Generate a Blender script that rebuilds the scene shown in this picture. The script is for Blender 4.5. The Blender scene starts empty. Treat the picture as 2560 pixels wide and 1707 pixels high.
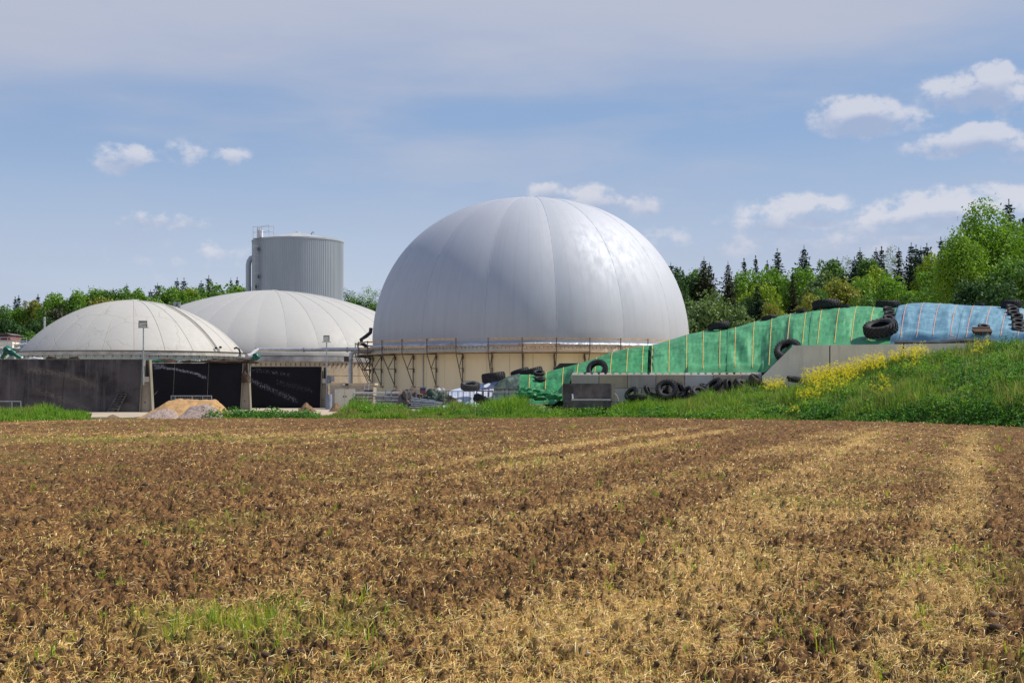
import bpy, bmesh, math, random
import numpy as np
from mathutils import Vector, Matrix

# ------------------------------------------------------------------ basics
SC = bpy.context.scene
COL = SC.collection
R = math.radians
F, CX, CY, EYE = 3555.0, 1280.0, 965.0, 1.7      # camera: focal length / horizon, in photograph pixels


def at(px, py, Y):
    """world point seen at photograph pixel (px,py) at distance Y"""
    return Vector(((px - CX) / F * Y, Y, EYE + (CY - py) / F * Y))


# ---- camera
cam = bpy.data.cameras.new('camera')
camo = bpy.data.objects.new('camera', cam)
COL.objects.link(camo)
camo.location = (0, 0, EYE)
camo.rotation_euler = (R(90), 0, 0)
cam.sensor_width = 36.0
cam.lens = 36.0 * F / 2560.0
cam.shift_y = (CY - 853.5) / 2560.0
cam.clip_start = 0.5
cam.clip_end = 6000
SC.camera = camo

# ---- sun and sky
SUN = Vector((0.62, 0.12, 0.75)).normalized()
sun_el = math.asin(SUN.z)
sun_az = math.atan2(SUN.x, SUN.y)
sl = bpy.data.lights.new('sun', 'SUN')
sl.energy = 5.0
sl.angle = R(0.6)
sl.color = (1.0, 0.94, 0.84)
so = bpy.data.objects.new('sun', sl)
COL.objects.link(so)
so.rotation_euler = (-SUN).to_track_quat('-Z', 'Y').to_euler()
SKY_STRENGTH = 0.13

SC.view_settings.view_transform = 'Standard'
SC.view_settings.look = 'None'
SC.view_settings.gamma = 1
SC.view_settings.use_curve_mapping = False
SC.view_settings.exposure = 0.0
SC.render.engine = 'CYCLES'
SC.cycles.max_bounces = 6
SC.cycles.diffuse_bounces = 3
SC.cycles.transparent_max_bounces = 6


# ------------------------------------------------------------------ shader helper
class NT:
    def __init__(s, tree):
        s.t = tree
        s.n = tree.nodes
        s.l = tree.links

    def _in(s, sock, v):
        if v is None:
            return
        if isinstance(v, bpy.types.NodeSocket):
            s.l.new(v, sock)
        else:
            if isinstance(v, (tuple, list)) and len(v) == 3 and sock.type == 'RGBA':
                v = (*v, 1)
            sock.default_value = v

    def m(s, op, a, b=None, c=None, clamp=False):
        n = s.n.new('ShaderNodeMath')
        n.operation = op
        n.use_clamp = clamp
        s._in(n.inputs[0], a)
        s._in(n.inputs[1], b)
        s._in(n.inputs[2], c)
        return n.outputs[0]

    def vm(s, op, a, b=None):
        n = s.n.new('ShaderNodeVectorMath')
        n.operation = op
        s._in(n.inputs[0], a)
        s._in(n.inputs[1], b)
        return n.outputs[0]

    def scale(s, v, xyz):
        return s.vm('MULTIPLY', v, xyz)

    def noise(s, vec, scale, detail=3, rough=0.55, dist=0.0, col=False, lac=2.0):
        n = s.n.new('ShaderNodeTexNoise')
        s._in(n.inputs['Vector'], vec)
        n.inputs['Scale'].default_value = scale
        n.inputs['Detail'].default_value = detail
        n.inputs['Roughness'].default_value = rough
        n.inputs['Distortion'].default_value = dist
        n.inputs['Lacunarity'].default_value = lac
        return n.outputs['Color' if col else 'Fac']

    def voro(s, vec, scale, feature='F1', out='Distance'):
        n = s.n.new('ShaderNodeTexVoronoi')
        n.feature = feature
        s._in(n.inputs['Vector'], vec)
        n.inputs['Scale'].default_value = scale
        return n.outputs[out]

    def mr(s, v, a, b, c=0.0, d=1.0, smooth=True):
        n = s.n.new('ShaderNodeMapRange')
        n.interpolation_type = 'SMOOTHSTEP' if smooth else 'LINEAR'
        s._in(n.inputs[0], v)
        n.inputs[1].default_value = a
        n.inputs[2].default_value = b
        n.inputs[3].default_value = c
        n.inputs[4].default_value = d
        return n.outputs[0]

    def mix(s, f, a, b):
        n = s.n.new('ShaderNodeMix')
        n.data_type = 'RGBA'
        s._in(n.inputs[0], f)
        s._in(n.inputs[6], a)
        s._in(n.inputs[7], b)
        return n.outputs[2]

    def mul(s, a, b):
        n = s.n.new('ShaderNodeMix')
        n.data_type = 'RGBA'
        n.blend_type = 'MULTIPLY'
        n.inputs[0].default_value = 1
        s._in(n.inputs[6], a)
        s._in(n.inputs[7], b)
        return n.outputs[2]

    def bump(s, h, strength=0.3, dist=0.02):
        n = s.n.new('ShaderNodeBump')
        n.inputs['Strength'].default_value = strength
        n.inputs['Distance'].default_value = dist
        s._in(n.inputs['Height'], h)
        return n.outputs[0]

    def sep(s, v):
        n = s.n.new('ShaderNodeSeparateXYZ')
        s._in(n.inputs[0], v)
        return n.outputs

    def comb(s, x, y, z):
        n = s.n.new('ShaderNodeCombineXYZ')
        s._in(n.inputs[0], x)
        s._in(n.inputs[1], y)
        s._in(n.inputs[2], z)
        return n.outputs[0]

    def pos(s):
        return s.n.new('ShaderNodeNewGeometry').outputs['Position']

    def attr(s, name, out='Fac'):
        n = s.n.new('ShaderNodeAttribute')
        n.attribute_name = name
        return n.outputs[out]

    def objinfo(s, out):
        return s.n.new('ShaderNodeObjectInfo').outputs[out]


def new_mat(name):
    m = bpy.data.materials.new(name)
    m.use_nodes = True
    t = NT(m.node_tree)
    b = m.node_tree.nodes['Principled BSDF']
    return m, t, b


def simple(name, c1, c2=None, scale=3.0, rough=0.8, metal=0.0, bump=0.0, bscale=None, stretch=(1, 1, 1), spec=0.5,
           bdist=0.02, detail=4, lo=0.3, hi=0.7):
    """two-colour noise material in world space, optional bump"""
    m, t, b = new_mat(name)
    b.inputs['Roughness'].default_value = rough
    b.inputs['Metallic'].default_value = metal
    b.inputs['Specular IOR Level'].default_value = spec
    p = t.scale(t.pos(), stretch)
    if c2 is None:
        c2 = tuple(x * 0.8 for x in c1)
    f = t.mr(t.noise(p, scale, detail, 0.6), lo, hi)
    t._in(b.inputs['Base Color'], t.mix(f, c1, c2))
    if bump:
        t._in(b.inputs['Normal'], t.bump(t.noise(p, bscale or scale * 4, 4), bump, bdist))
    return m


# ------------------------------------------------------------------ world sky
world = bpy.data.worlds.new('World')
SC.world = world
world.use_nodes = True
wt = NT(world.node_tree)
for n in list(wt.n):
    wt.n.remove(n)
outw = wt.n.new('ShaderNodeOutputWorld')
bgw = wt.n.new('ShaderNodeBackground')
wt.l.new(bgw.outputs[0], outw.inputs[0])
sky = wt.n.new('ShaderNodeTexSky')
sky.sky_type = 'NISHITA'
sky.sun_disc = False
sky.sun_elevation = sun_el
sky.sun_rotation = sun_az
sky.air_density = 1.0
sky.dust_density = 1.2
sky.ozone_density = 1.5
bgw.inputs['Strength'].default_value = SKY_STRENGTH
K = 1.0 / SKY_STRENGTH
dirv = wt.n.new('ShaderNodeTexCoord').outputs['Generated']
dx, dy, dz = wt.sep(dirv)
az = wt.m('ARCTAN2', dx, dy)                   # 0 straight ahead, + to the right (radians)
el = wt.m('ARCSINE', dz)
azd = wt.m('MULTIPLY', az, 57.2958)
eld = wt.m('MULTIPLY', el, 57.2958)
# soft noise, much wider than tall: streaky high cloud
strk = wt.comb(wt.m('MULTIPLY', azd, 0.035), wt.m('MULTIPLY', eld, 0.20), 0.0)
n1 = wt.noise(strk, 1.0, 4, 0.5)
n2 = wt.noise(wt.comb(wt.m('MULTIPLY', azd, 0.12), wt.m('MULTIPLY', eld, 0.5), 3.0), 1.0, 5, 0.55)
n1c = wt.m('SUBTRACT', n1, 0.5)
n2c = wt.m('SUBTRACT', n2, 0.5)


def kc(c):
    return tuple(x * K for x in c)


def lin(r, g, b):
    f = lambda v: ((v / 255 + 0.055) / 1.055) ** 2.4 if v > 10 else v / 255 / 12.92
    return (f(r), f(g), f(b))


clear = wt.mix(0.80, sky.outputs[0], wt.mix(wt.mr(eld, 16.0, 45.0), kc(lin(128, 162, 208)), kc(lin(72, 114, 180))))
# paler towards the horizon
eh = wt.m('ADD', eld, wt.m('MULTIPLY', n1c, 2.5))
pale = wt.mr(eh, 0.0, 12.5, 1.0, 0.0)
base = wt.mix(wt.m('MULTIPLY', pale, 0.95), clear, kc(lin(203, 212, 227)))
# thin streaks across the blue band
stre = wt.mr(wt.m('ADD', n1, wt.m('MULTIPLY', n2c, 0.5)), 0.40, 0.75, 0.0, 0.75)
base = wt.mix(stre, base, kc(lin(180, 191, 213)))
# the big veil that covers the upper sky; its lower edge climbs to the right
edge = wt.m('SUBTRACT', eld, wt.m('MULTIPLY', wt.m('MINIMUM', wt.m('MAXIMUM', azd, -40.0), 40.0), 0.045))
edge = wt.m('ADD', edge, wt.m('MULTIPLY', n1c, 9.0))
edge = wt.m('ADD', edge, wt.m('MULTIPLY', n2c, 3.0))
veil = wt.mr(edge, 8.6, 15.2)
gap = wt.mr(wt.noise(wt.comb(wt.m('MULTIPLY', azd, 0.10), wt.m('MULTIPLY', eld, 0.16), 8.3), 1.0, 5, 0.6), 0.56, 0.70, 0.0, 0.55)
gap = wt.m('MULTIPLY', gap, wt.mr(eld, 13.0, 16.0))
veil = wt.m('MULTIPLY', veil, wt.m('SUBTRACT', 0.92, gap))
veil = wt.m('MULTIPLY', veil, wt.m('SUBTRACT', 1.0, wt.m('MULTIPLY', wt.mr(eld, 18.0, 38.0), 0.78)))
base = wt.mix(veil, base, wt.mix(wt.mr(eld, 11, 22), kc(lin(184, 190, 209)), kc(lin(190, 197, 214))))
# small cumulus: (photo px, py, half width, half height, strength)
PXD = F * math.pi / 180
CUM = [(1960, 590, 260, 45, .38), (2330, 590, 300, 60, .42), (2520, 560, 160, 60, .45), (1500, 640, 300, 40, .25), (500, 660, 330, 40, .25),
       (2140, 290, 95, 42, 1.0), (2230, 300, 110, 26, .55), (2170, 275, 50, 36, .8),
       (2440, 225, 120, 38, .8), (2480, 200, 50, 40, .9), (2545, 262, 70, 30, .7), (2380, 245, 70, 22, .55),
       (2460, 345, 70, 30, .95), (2370, 365, 100, 24, .65), (2550, 370, 70, 36, .6),
       (315, 398, 78, 30, .75), (470, 385, 62, 30, .40), (420, 372, 50, 20, .35), (575, 390, 45, 20, .55),
       (355, 548, 62, 20, .62), (470, 552, 60, 22, .45), (420, 540, 30, 15, .3), (525, 625, 110, 24, .35),
       (1370, 478, 48, 20, .75), (1480, 505, 75, 34, .85), (1600, 512, 65, 26, .5), (1650, 600, 90, 30, .35),
       (1990, 535, 130, 42, .75), (1900, 555, 80, 28, .45), (2050, 520, 70, 30, .75), (2200, 545, 110, 30, .55),
       (2290, 528, 95, 38, .8), (2390, 510, 90, 40, .85), (2500, 505, 120, 36, .75), (2420, 560, 230, 40, .45),
       (880, 625, 60, 22, .3), (2450, 620, 160, 28, .3)]
cn = wt.noise(wt.comb(wt.m('MULTIPLY', azd, 0.9), wt.m('MULTIPLY', eld, 1.25), 1.7), 1.0, 7, 0.60)
cn2 = wt.noise(wt.comb(wt.m('MULTIPLY', azd, 0.38), wt.m('MULTIPLY', eld, 0.6), 5.2), 1.0, 3, 0.5)
tot = None
low = None
for (px, py, hw, hh, st) in CUM:
    hw *= 1.4
    hh *= 1.65
    c_az = math.degrees(math.atan((px - CX) / F))
    c_el = math.degrees(math.atan((CY - py) / math.hypot(F, px - CX)))
    u = wt.m('DIVIDE', wt.m('SUBTRACT', azd, c_az), hw / PXD)
    v = wt.m('DIVIDE', wt.m('SUBTRACT', eld, c_el), hh / PXD)
    d2 = wt.m('ADD', wt.m('MULTIPLY', u, u), wt.m('MULTIPLY', v, v))
    g = wt.m('MULTIPLY', wt.m('SUBTRACT', 1.0, d2), 1.0)
    g = wt.m('MULTIPLY', wt.m('MAXIMUM', g, 0.0), st)
    tot = g if tot is None else wt.m('MAXIMUM', tot, g)
    w = wt.m('MULTIPLY', g, v)
    low = w if low is None else wt.m('ADD', low, w)
# same kind of low cumulus all round the horizon, outside the part listed above
out_az = wt.mr(wt.m('ABSOLUTE', azd), 20.5, 25.0)
ring = wt.m('MULTIPLY', wt.mr(wt.m('ABSOLUTE', wt.m('SUBTRACT', eld, 8.0)), 0.0, 7.0, 1.0, 0.0), wt.mr(cn2, 0.48, 0.62))
tot = wt.m('MAXIMUM', tot, wt.m('MULTIPLY', wt.m('MULTIPLY', ring, out_az), 0.7))
cd = wt.m('ADD', tot, wt.m('MULTIPLY', wt.m('SUBTRACT', cn, 0.5), 2.3))
cm = wt.mr(cd, 0.16, 0.70, 0.0, 1.0)
cm = wt.m('MULTIPLY', cm, wt.mr(tot, 0.0, 0.45))
cm = wt.m('MULTIPLY', cm, 0.66)
shade = wt.mr(wt.m('ADD', wt.m('MULTIPLY', low, 1.0), wt.m('MULTIPLY', wt.m('SUBTRACT', cn, 0.45), 0.9)), -0.30, 0.32)
ccol = wt.mix(shade, kc(lin(170, 182, 210)), kc(lin(228, 226, 232)))
skyc = wt.mix(cm, base, ccol)
# below the horizon: dull ground colour
skyc = wt.mix(wt.mr(eld, -1.5, -0.2, 1.0, 0.0), skyc, kc((0.12, 0.10, 0.07)))
wt.l.new(skyc, bgw.inputs['Color'])


# ------------------------------------------------------------------ object helpers
def tag(o, label=None, cat=None, group=None, kind=None):
    if label:
        o['label'] = label
    if cat:
        o['category'] = cat
    if group:
        o['group'] = group
    if kind:
        o['kind'] = kind
    return o


def thing(name, label, cat, loc=(0, 0, 0), rz=0.0, group=None):
    o = bpy.data.objects.new(name, None)
    o.empty_display_size = 0.3
    COL.objects.link(o)
    o.location = loc
    o.rotation_euler = (0, 0, rz)
    return tag(o, label, cat, group)


def link_mesh(name, me, mat=None, parent=None):
    o = bpy.data.objects.new(name, me)
    COL.objects.link(o)
    if mat is not None:
        me.materials.append(mat)
    if parent is not None:
        o.parent = parent
    return o


def copy_tree(o, parent=None):
    c = o.copy()
    COL.objects.link(c)
    c.parent = parent
    for ch in list(o.children):
        copy_tree(ch, c)
    return c


class MB:
    """collects polygons"""

    def __init__(s):
        s.v = []
        s.f = []

    def add(s, vs, fs):
        k = len(s.v)
        s.v += [tuple(x) for x in vs]
        s.f += [tuple(i + k for i in f) for f in fs]

    def prism(s, a, b):
        """two equal rings of points -> closed solid"""
        n = len(a)
        fs = [tuple(range(n))[::-1], tuple(range(n, 2 * n))]
        fs += [(i, (i + 1) % n, n + (i + 1) % n, n + i) for i in range(n)]
        s.add(list(a) + list(b), fs)

    def box(s, x0, x1, y0, y1, z0, z1):
        s.prism([(x0, y0, z0), (x1, y0, z0), (x1, y1, z0), (x0, y1, z0)],
                [(x0, y0, z1), (x1, y0, z1), (x1, y1, z1), (x0, y1, z1)])

    def obox(s, c, half, M):
        """oriented box: centre, half sizes, 3x3 matrix"""
        c = Vector(c)
        p = []
        for sz in (-1, 1):
            for sx, sy in ((-1, -1), (1, -1), (1, 1), (-1, 1)):
                p.append(c + M @ Vector((sx * half[0], sy * half[1], sz * half[2])))
        s.prism(p[:4], p[4:])

    def tube(s, pts, r, n=8, caps=True):
        pts = [Vector(p) for p in pts]
        rr = r if isinstance(r, (list, tuple)) else [r] * len(pts)
        rings = []
        up = None
        for i, p in enumerate(pts):
            if i == 0:
                d = pts[1] - pts[0]
            elif i == len(pts) - 1:
                d = pts[-1] - pts[-2]
            else:
                d = (pts[i + 1] - p).normalized() + (p - pts[i - 1]).normalized()
            d.normalize()
            if up is None:
                up = Vector((0, 0, 1)) if abs(d.z) < 0.9 else Vector((0, 1, 0))
            a = d.cross(up).normalized()
            b = a.cross(d).normalized()
            up = b
            rings.append([p + (a * math.cos(2 * math.pi * k / n) + b * math.sin(2 * math.pi * k / n)) * rr[i] for k in range(n)])
        vs = [q for ring in rings for q in ring]
        fs = []
        for i in range(len(pts) - 1):
            for k in range(n):
                fs.append((i * n + k, i * n + (k + 1) % n, (i + 1) * n + (k + 1) % n, (i + 1) * n + k))
        if caps:
            fs.append(tuple(range(n))[::-1])
            fs.append(tuple((len(pts) - 1) * n + k for k in range(n)))
        s.add(vs, fs)

    def lathe(s, prof, n=32, c=(0, 0, 0), M=None, a0=0.0, a1=2 * math.pi, close_prof=False):
        """prof: list of (r,z) turned about local z"""
        full = abs(a1 - a0 - 2 * math.pi) < 1e-6
        cols = n if full else n + 1
        c = Vector(c)
        vs = []
        for k in range(cols):
            a = a0 + (a1 - a0) * k / n
            for (r, z) in prof:
                p = Vector((r * math.cos(a), r * math.sin(a), z))
                if M is not None:
                    p = M @ p
                vs.append(p + c)
        P = len(prof)
        fs = []
        pr = P if close_prof else P - 1
        for k in range(n):
            k2 = (k + 1) % cols
            for i in range(pr):
                j = (i + 1) % P
                fs.append((k * P + i, k2 * P + i, k2 * P + j, k * P + j))
        s.add(vs, fs)

    def build(s, name, mat, parent=None, smooth=False, angle=35):
        me = bpy.data.meshes.new(name)
        off = Vector((0, 0, 0))
        vs = s.v
        if parent is not None:
            Mi = s_world(parent).inverted()
            vs = [tuple(Mi @ Vector(v)) for v in vs]
        me.from_pydata(vs, [], s.f)
        me.update()
        if smooth:
            me.polygons.foreach_set('use_smooth', [True] * len(me.polygons))
            try:
                me.set_sharp_from_angle(angle=R(angle))
            except Exception:
                pass
        return link_mesh(name, me, mat, parent)


def s_world(o):
    M = Matrix.LocRotScale(o.location, o.rotation_euler, o.scale)
    return s_world(o.parent) @ M if o.parent else M


def np_mesh(name, V, Fc, mat=None, parent=None, smooth=False, attrs=None):
    """V (N,3) float, Fc (M,k) int -> object; attrs: dict of per-vertex float or (N,3) colour arrays"""
    V = np.ascontiguousarray(V, dtype=np.float32)
    Fc = np.ascontiguousarray(Fc, dtype=np.int32)
    me = bpy.data.meshes.new(name)
    n, k = Fc.shape
    me.vertices.add(len(V))
    me.vertices.foreach_set('co', V.ravel())
    me.loops.add(n * k)
    me.loops.foreach_set('vertex_index', Fc.ravel())
    me.polygons.add(n)
    me.polygons.foreach_set('loop_start', np.arange(0, n * k, k, dtype=np.int32))
    if smooth:
        me.polygons.foreach_set('use_smooth', np.ones(n, dtype=bool))
    me.update(calc_edges=True)
    for nm, arr in (attrs or {}).items():
        arr = np.asarray(arr, dtype=np.float32)
        if arr.ndim == 1:
            a = me.attributes.new(nm, 'FLOAT', 'POINT')
            a.data.foreach_set('value', arr)
        else:
            a = me.attributes.new(nm, 'FLOAT_COLOR', 'POINT')
            rgba = np.ones((len(V), 4), dtype=np.float32)
            rgba[:, :3] = arr
            a.data.foreach_set('color', rgba.ravel())
    return link_mesh(name, me, mat, parent)


# ------------------------------------------------------------------ numpy noise
_rs = np.random.RandomState(7)
_TAB = _rs.rand(512, 512).astype(np.float32)


def vnoise(x, y):
    xi = np.floor(x).astype(np.int64)
    yi = np.floor(y).astype(np.int64)
    fx = x - xi
    fy = y - yi
    fx = fx * fx * (3 - 2 * fx)
    fy = fy * fy * (3 - 2 * fy)
    g = lambda i, j: _TAB[i & 511, j & 511]
    return (g(xi, yi) * (1 - fx) + g(xi + 1, yi) * fx) * (1 - fy) + (g(xi, yi + 1) * (1 - fx) + g(xi + 1, yi + 1) * fx) * fy


def fbm(x, y, oct=4, gain=0.5):
    s = 0
    a = 1.0
    t = 0
    for o in range(oct):
        s = s + a * vnoise(x * 2 ** o + 17.3 * o, y * 2 ** o + 5.1 * o)
        t += a
        a *= gain
    return s / t


def clods(x, y, seed=0):
    """rounded lumps: cellular noise with random lump sizes"""
    xi = np.floor(x).astype(np.int64)
    yi = np.floor(y).astype(np.int64)
    best = np.zeros_like(x)
    for i in (-1, 0, 1):
        for j in (-1, 0, 1):
            a = xi + i
            b = yi + j
            px = a + _TAB[(a + 31 * seed) & 511, b & 511]
            py = b + _TAB[(a + 7) & 511, (b + 91 + seed) & 511]
            rr = 0.25 + 0.65 * _TAB[(a + 200) & 511, (b + 13 + seed) & 511] ** 2
            d2 = ((x - px) ** 2 + (y - py) ** 2) / rr ** 2
            best = np.maximum(best, np.sqrt(np.maximum(0, 1 - d2)) * rr)
    return best


def sstep(a, b, x):
    t = np.clip((x - a) / (b - a), 0, 1)
    return t * t * (3 - 2 * t)

# ================================================================== GROUND
EDGE_PX = [(-900, 1062), (0, 1057), (130, 1054), (340, 1049), (700, 1048), (1100, 1050), (1550, 1045), (1784, 1050),
           (2100, 1055), (2300, 1060), (2560, 1071), (3400, 1110)]
_ex = np.array([(p - CX) / F * (EYE * F / (q - CY)) for p, q in EDGE_PX])
_ey = np.array([EYE * F / (q - CY) for p, q in EDGE_PX])


def edge_px(px):
    """the same, by photograph column"""
    return float(EYE * F / (np.interp(px, [p for p, q in EDGE_PX], [q for p, q in EDGE_PX]) - CY))


def edgeY(x):
    """distance at which the ploughed field ends"""
    return np.interp(x, _ex, _ey)


_mx = np.array([2, 6, 9, 13, 16.5, 20.7, 27, 34, 60])
_mz = np.array([0.0, 0.10, 0.30, 0.75, 1.55, 2.65, 3.75, 4.6, 5.0])


def bankZ(x, Y):
    """height of the grassy embankment"""
    top = np.interp(x, _mx, _mz)
    e = edgeY(x)
    wall = np.interp(x, [-40, 8, 16, 20, 27, 60], [78, 79, 76.5, 75, 72.5, 70])
    t = np.clip((Y - e) / (wall - e), 0, 1.15)
    prof = np.where(t < 1, t ** 0.85, 1.0)
    z = top * prof + 0.25 * np.clip((Y - e) / 3, 0, 1) * (fbm(x * 0.35 + 9, Y * 0.35, 3) - 0.35) * (top > 0.2)
    bumps = 0.10 * sstep(0, 1.5, Y - e) * (fbm(x * 0.8, Y * 0.8 + 40, 3) - 0.3)
    return z + bumps


def straw_density(x, Y):
    """0..1, streaks of straw along the working direction, more on the right"""
    # working direction: heading 18 degrees to the right
    c, s_ = math.cos(R(18)), math.sin(R(18))
    across = x * c - Y * s_
    along = x * s_ + Y * c
    wob = across + 0.5 * (fbm(along * 0.12, across * 0.05 + 3, 2) - 0.5)
    band = fbm(wob * 1.25 + 50, along * 0.022, 2)
    band = 0.5 + 1.5 * (band - 0.5)
    patch = fbm(x * 0.33 + 7, Y * 0.33 + 3, 3)
    fine = fbm(x * 1.7, Y * 1.7 + 11, 3)
    px = x / Y * F + CX
    rw_ = 0.35 + 0.65 * sstep(500, 1700, px)
    d = 0.92 * (band - 0.5) * rw_ + 0.35 * patch + 0.65 * fine - 0.04
    right = sstep(900, 2100, px)
    mid = np.exp(-((Y - 33) / 14) ** 2)
    d = d + 0.14 * right * mid - 0.02 * sstep(16, 8, Y)
    head = np.exp(-((Y - 48 - x * 0.1) / 5.0) ** 2) * (px < 1300)
    d = d + 0.16 * head
    d = d - 0.28 * sstep(50, 60, Y) * (px > 700) - 0.22 * np.exp(-((Y - 25) / 9) ** 2) * sstep(1200, 500, px)
    d = d - 0.16 * sstep(2330, 2560, px)
    return np.clip((d - 0.25) / 0.75, 0, 1)


def field_height(x, Y):
    h = 0.06 * (fbm(x * 0.9, Y * 0.9, 2) - 0.5)
    h = h + 0.050 * clods(x * 4.2, Y * 4.2, 1) * (0.2 + 1.0 * vnoise(x * 0.9, Y * 0.9))
    h = h + 0.070 * clods(x * 8.5 + 3, Y * 8.5, 2)
    fade = np.clip(26 / Y, 0.3, 1)
    h = h + 0.088 * clods(x * 15, Y * 15 + 5, 3)
    r1 = np.abs(vnoise(x * 13 + 4, Y * 17) - 0.5) + 0.6 * np.abs(vnoise(x * 29, Y * 33 + 9) - 0.5)
    h = h + 0.070 * r1
    h = h + 0.045 * (vnoise(x * 46 + 3, Y * 46) - 0.5) * fade
    return h


# ---- soil material
def make_soil():
    m, t, b = new_mat('ploughed_soil')
    p = t.pos()
    n_big = t.noise(p, 0.35, 3, 0.5)
    n_mid = t.noise(p, 3.0, 4, 0.6)
    n_fine = t.noise(p, 28.0, 5, 0.7)
    n_f2 = t.noise(p, 95.0, 3, 0.7)
    dark = (0.036, 0.020, 0.011)
    mid = (0.290, 0.152, 0.056)
    lite = (0.58, 0.38, 0.145)
    c = t.mix(t.mr(t.m('ADD', n_fine, t.m('MULTIPLY', n_mid, 0.5)), 0.62, 0.90), dark, mid)
    c = t.mix(t.m('MULTIPLY', t.mr(n_big, 0.35, 0.7), 0.35), c, (0.13, 0.068, 0.032))
    d = t.attr('straw')
    bits = t.mr(t.m('ADD', t.m('ADD', t.m('MULTIPLY', n_f2, 0.6), t.m('MULTIPLY', n_fine, 0.5)), t.m('MULTIPLY', d, 0.30)), 0.64, 0.86)
    c = t.mix(t.m('MULTIPLY', bits, 0.55), c, lite)
    g = t.attr('green')
    c = t.mix(t.m('MULTIPLY', g, 0.60), c, (0.17, 0.19, 0.035))
    t._in(b.inputs['Base Color'], c)
    b.inputs['Roughness'].default_value = 0.95
    b.inputs['Specular IOR Level'].default_value = 0.15
    t._in(b.inputs['Normal'], t.bump(t.m('ADD', n_fine, t.m('MULTIPLY', n_f2, 0.5)), 0.9, 0.02))
    return m


M_soil = make_soil()


def green_density(x, Y):
    px = x / Y * F + CX
    strip = np.exp(-((Y - 43.5 - 0.12 * (x + 8)) / 2.4) ** 2) * sstep(1250, 1000, px)
    g = 0.75 * strip * sstep(0.35, 0.6, fbm(x * 0.4, Y * 0.4, 2))
    pat = sstep(0.60, 0.78, fbm(x * 0.5 + 70, Y * 0.5 + 20, 3))
    g = g + 0.35 * pat
    # a bright patch low in the left middle
    g = g + 0.9 * np.exp(-(((x + 1.9) / 0.55) ** 2 + ((Y - 9.6) / 0.5) ** 2)) * sstep(.3, .6, fbm(x * 3, Y * 3, 2))
    g = g + 0.5 * np.exp(-(((x - 3.9) / 0.9) ** 2 + ((Y - 12.5) / 1.2) ** 2)) * sstep(.4, .6, fbm(x * 3, Y * 3, 2))
    return np.clip(g, 0, 1)


def build_field():
    NC, NR = 880, 500
    # even spacing over the part in view, coarser towards the sides
    q = np.linspace(-1, 1, NC)
    t = 0.40 * q + 0.22 * q ** 7
    s = np.linspace(0, 1, NR)
    near = 6.3
    tt, ss = np.meshgrid(t, s)
    # iterate so that the last row lies on the edge
    Yend = EYE * F / (np.interp(tt * F + CX, [p for p, q in EDGE_PX], [q for p, q in EDGE_PX]) - CY) + 0.25
    Y = near * (Yend / near) ** ss
    X = tt * Y
    H = field_height(X, Y)
    H = H * (0.55 + 0.45 * sstep(0, 3, Yend - Y))
    V = np.stack([X, Y, H], -1).reshape(-1, 3)
    i = np.arange(NR - 1)[:, None] * NC + np.arange(NC - 1)[None, :]
    Fc = np.stack([i, i + 1, i + NC + 1, i + NC], -1).reshape(-1, 4)
    o = np_mesh('field', V, Fc, M_soil, smooth=False,
                attrs={'straw': straw_density(X, Y).ravel(), 'green': green_density(X, Y).ravel()})
    tag(o, kind='structure')
    # coarser continuation of the field outside the part seen from here
    for sgn in (-1, 1):
        NC2, NR2 = 130, 260
        tt, ss = np.meshgrid(np.linspace(0.615, 1.6, NC2) * sgn, np.linspace(0, 1, NR2))
        Y = near * (66 / near) ** ss
        X = tt * Y
        Y = np.minimum(Y, edgeY(X) + 0.2)
        V = np.stack([X, Y, field_height(X, Y) * 0.7], -1).reshape(-1, 3)
        i = np.arange(NR2 - 1)[:, None] * NC2 + np.arange(NC2 - 1)[None, :]
        Fc = np.stack([i, i + 1, i + NC2 + 1, i + NC2], -1).reshape(-1, 4)
        if sgn < 0:
            Fc = Fc[:, ::-1]
        o = np_mesh('field_margin', V, Fc, M_soil, attrs={'straw': straw_density(X, np.maximum(Y, 1)).ravel(), 'green': green_density(X, Y).ravel()})
        tag(o, kind='structure')
    g = MB()
    g.add([(-30, -30, 0), (30, -30, 0), (30, near, 0), (-30, near, 0)], [(0, 1, 2, 3)])
    tag(g.build('field_margin', M_soil), kind='structure')


build_field()

# ---- far ground sheet
m, t, b = new_mat('ground_cover')
p = t.pos()
t._in(b.inputs['Base Color'], t.mix(t.noise(p, 0.2, 5, 0.6), (0.05, 0.07, 0.02), (0.11, 0.09, 0.05)))
b.inputs['Roughness'].default_value = 1.0
g = MB()
g.add([(-3000, -60, -0.35), (3000, -60, -0.35), (3000, 5000, -0.35), (-3000, 5000, -0.35)], [(0, 1, 2, 3)])
tag(g.build('ground', m), kind='structure')

# ---- yard of the plant (sandy, hard)
M_yard = simple('yard_sand', (0.50, 0.40, 0.28), (0.36, 0.30, 0.23), 0.6, 0.95, bump=0.4, bscale=18, detail=6)
NX, NY = 160, 70
X, Y = np.meshgrid(np.linspace(-70, 60, NX), np.linspace(66, 215, NY))
Z = 0.03 * fbm(X * 0.5, Y * 0.5, 3) - 0.03
Z = np.where(Y < edgeY(X) + 1.5, -0.25, Z)
i = np.arange(NY - 1)[:, None] * NX + np.arange(NX - 1)[None, :]
o = np_mesh('yard', np.stack([X, Y, Z], -1).reshape(-1, 3), np.stack([i, i + 1, i + NX + 1, i + NX], -1).reshape(-1, 4), M_yard, smooth=True)
tag(o, kind='structure')

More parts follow.
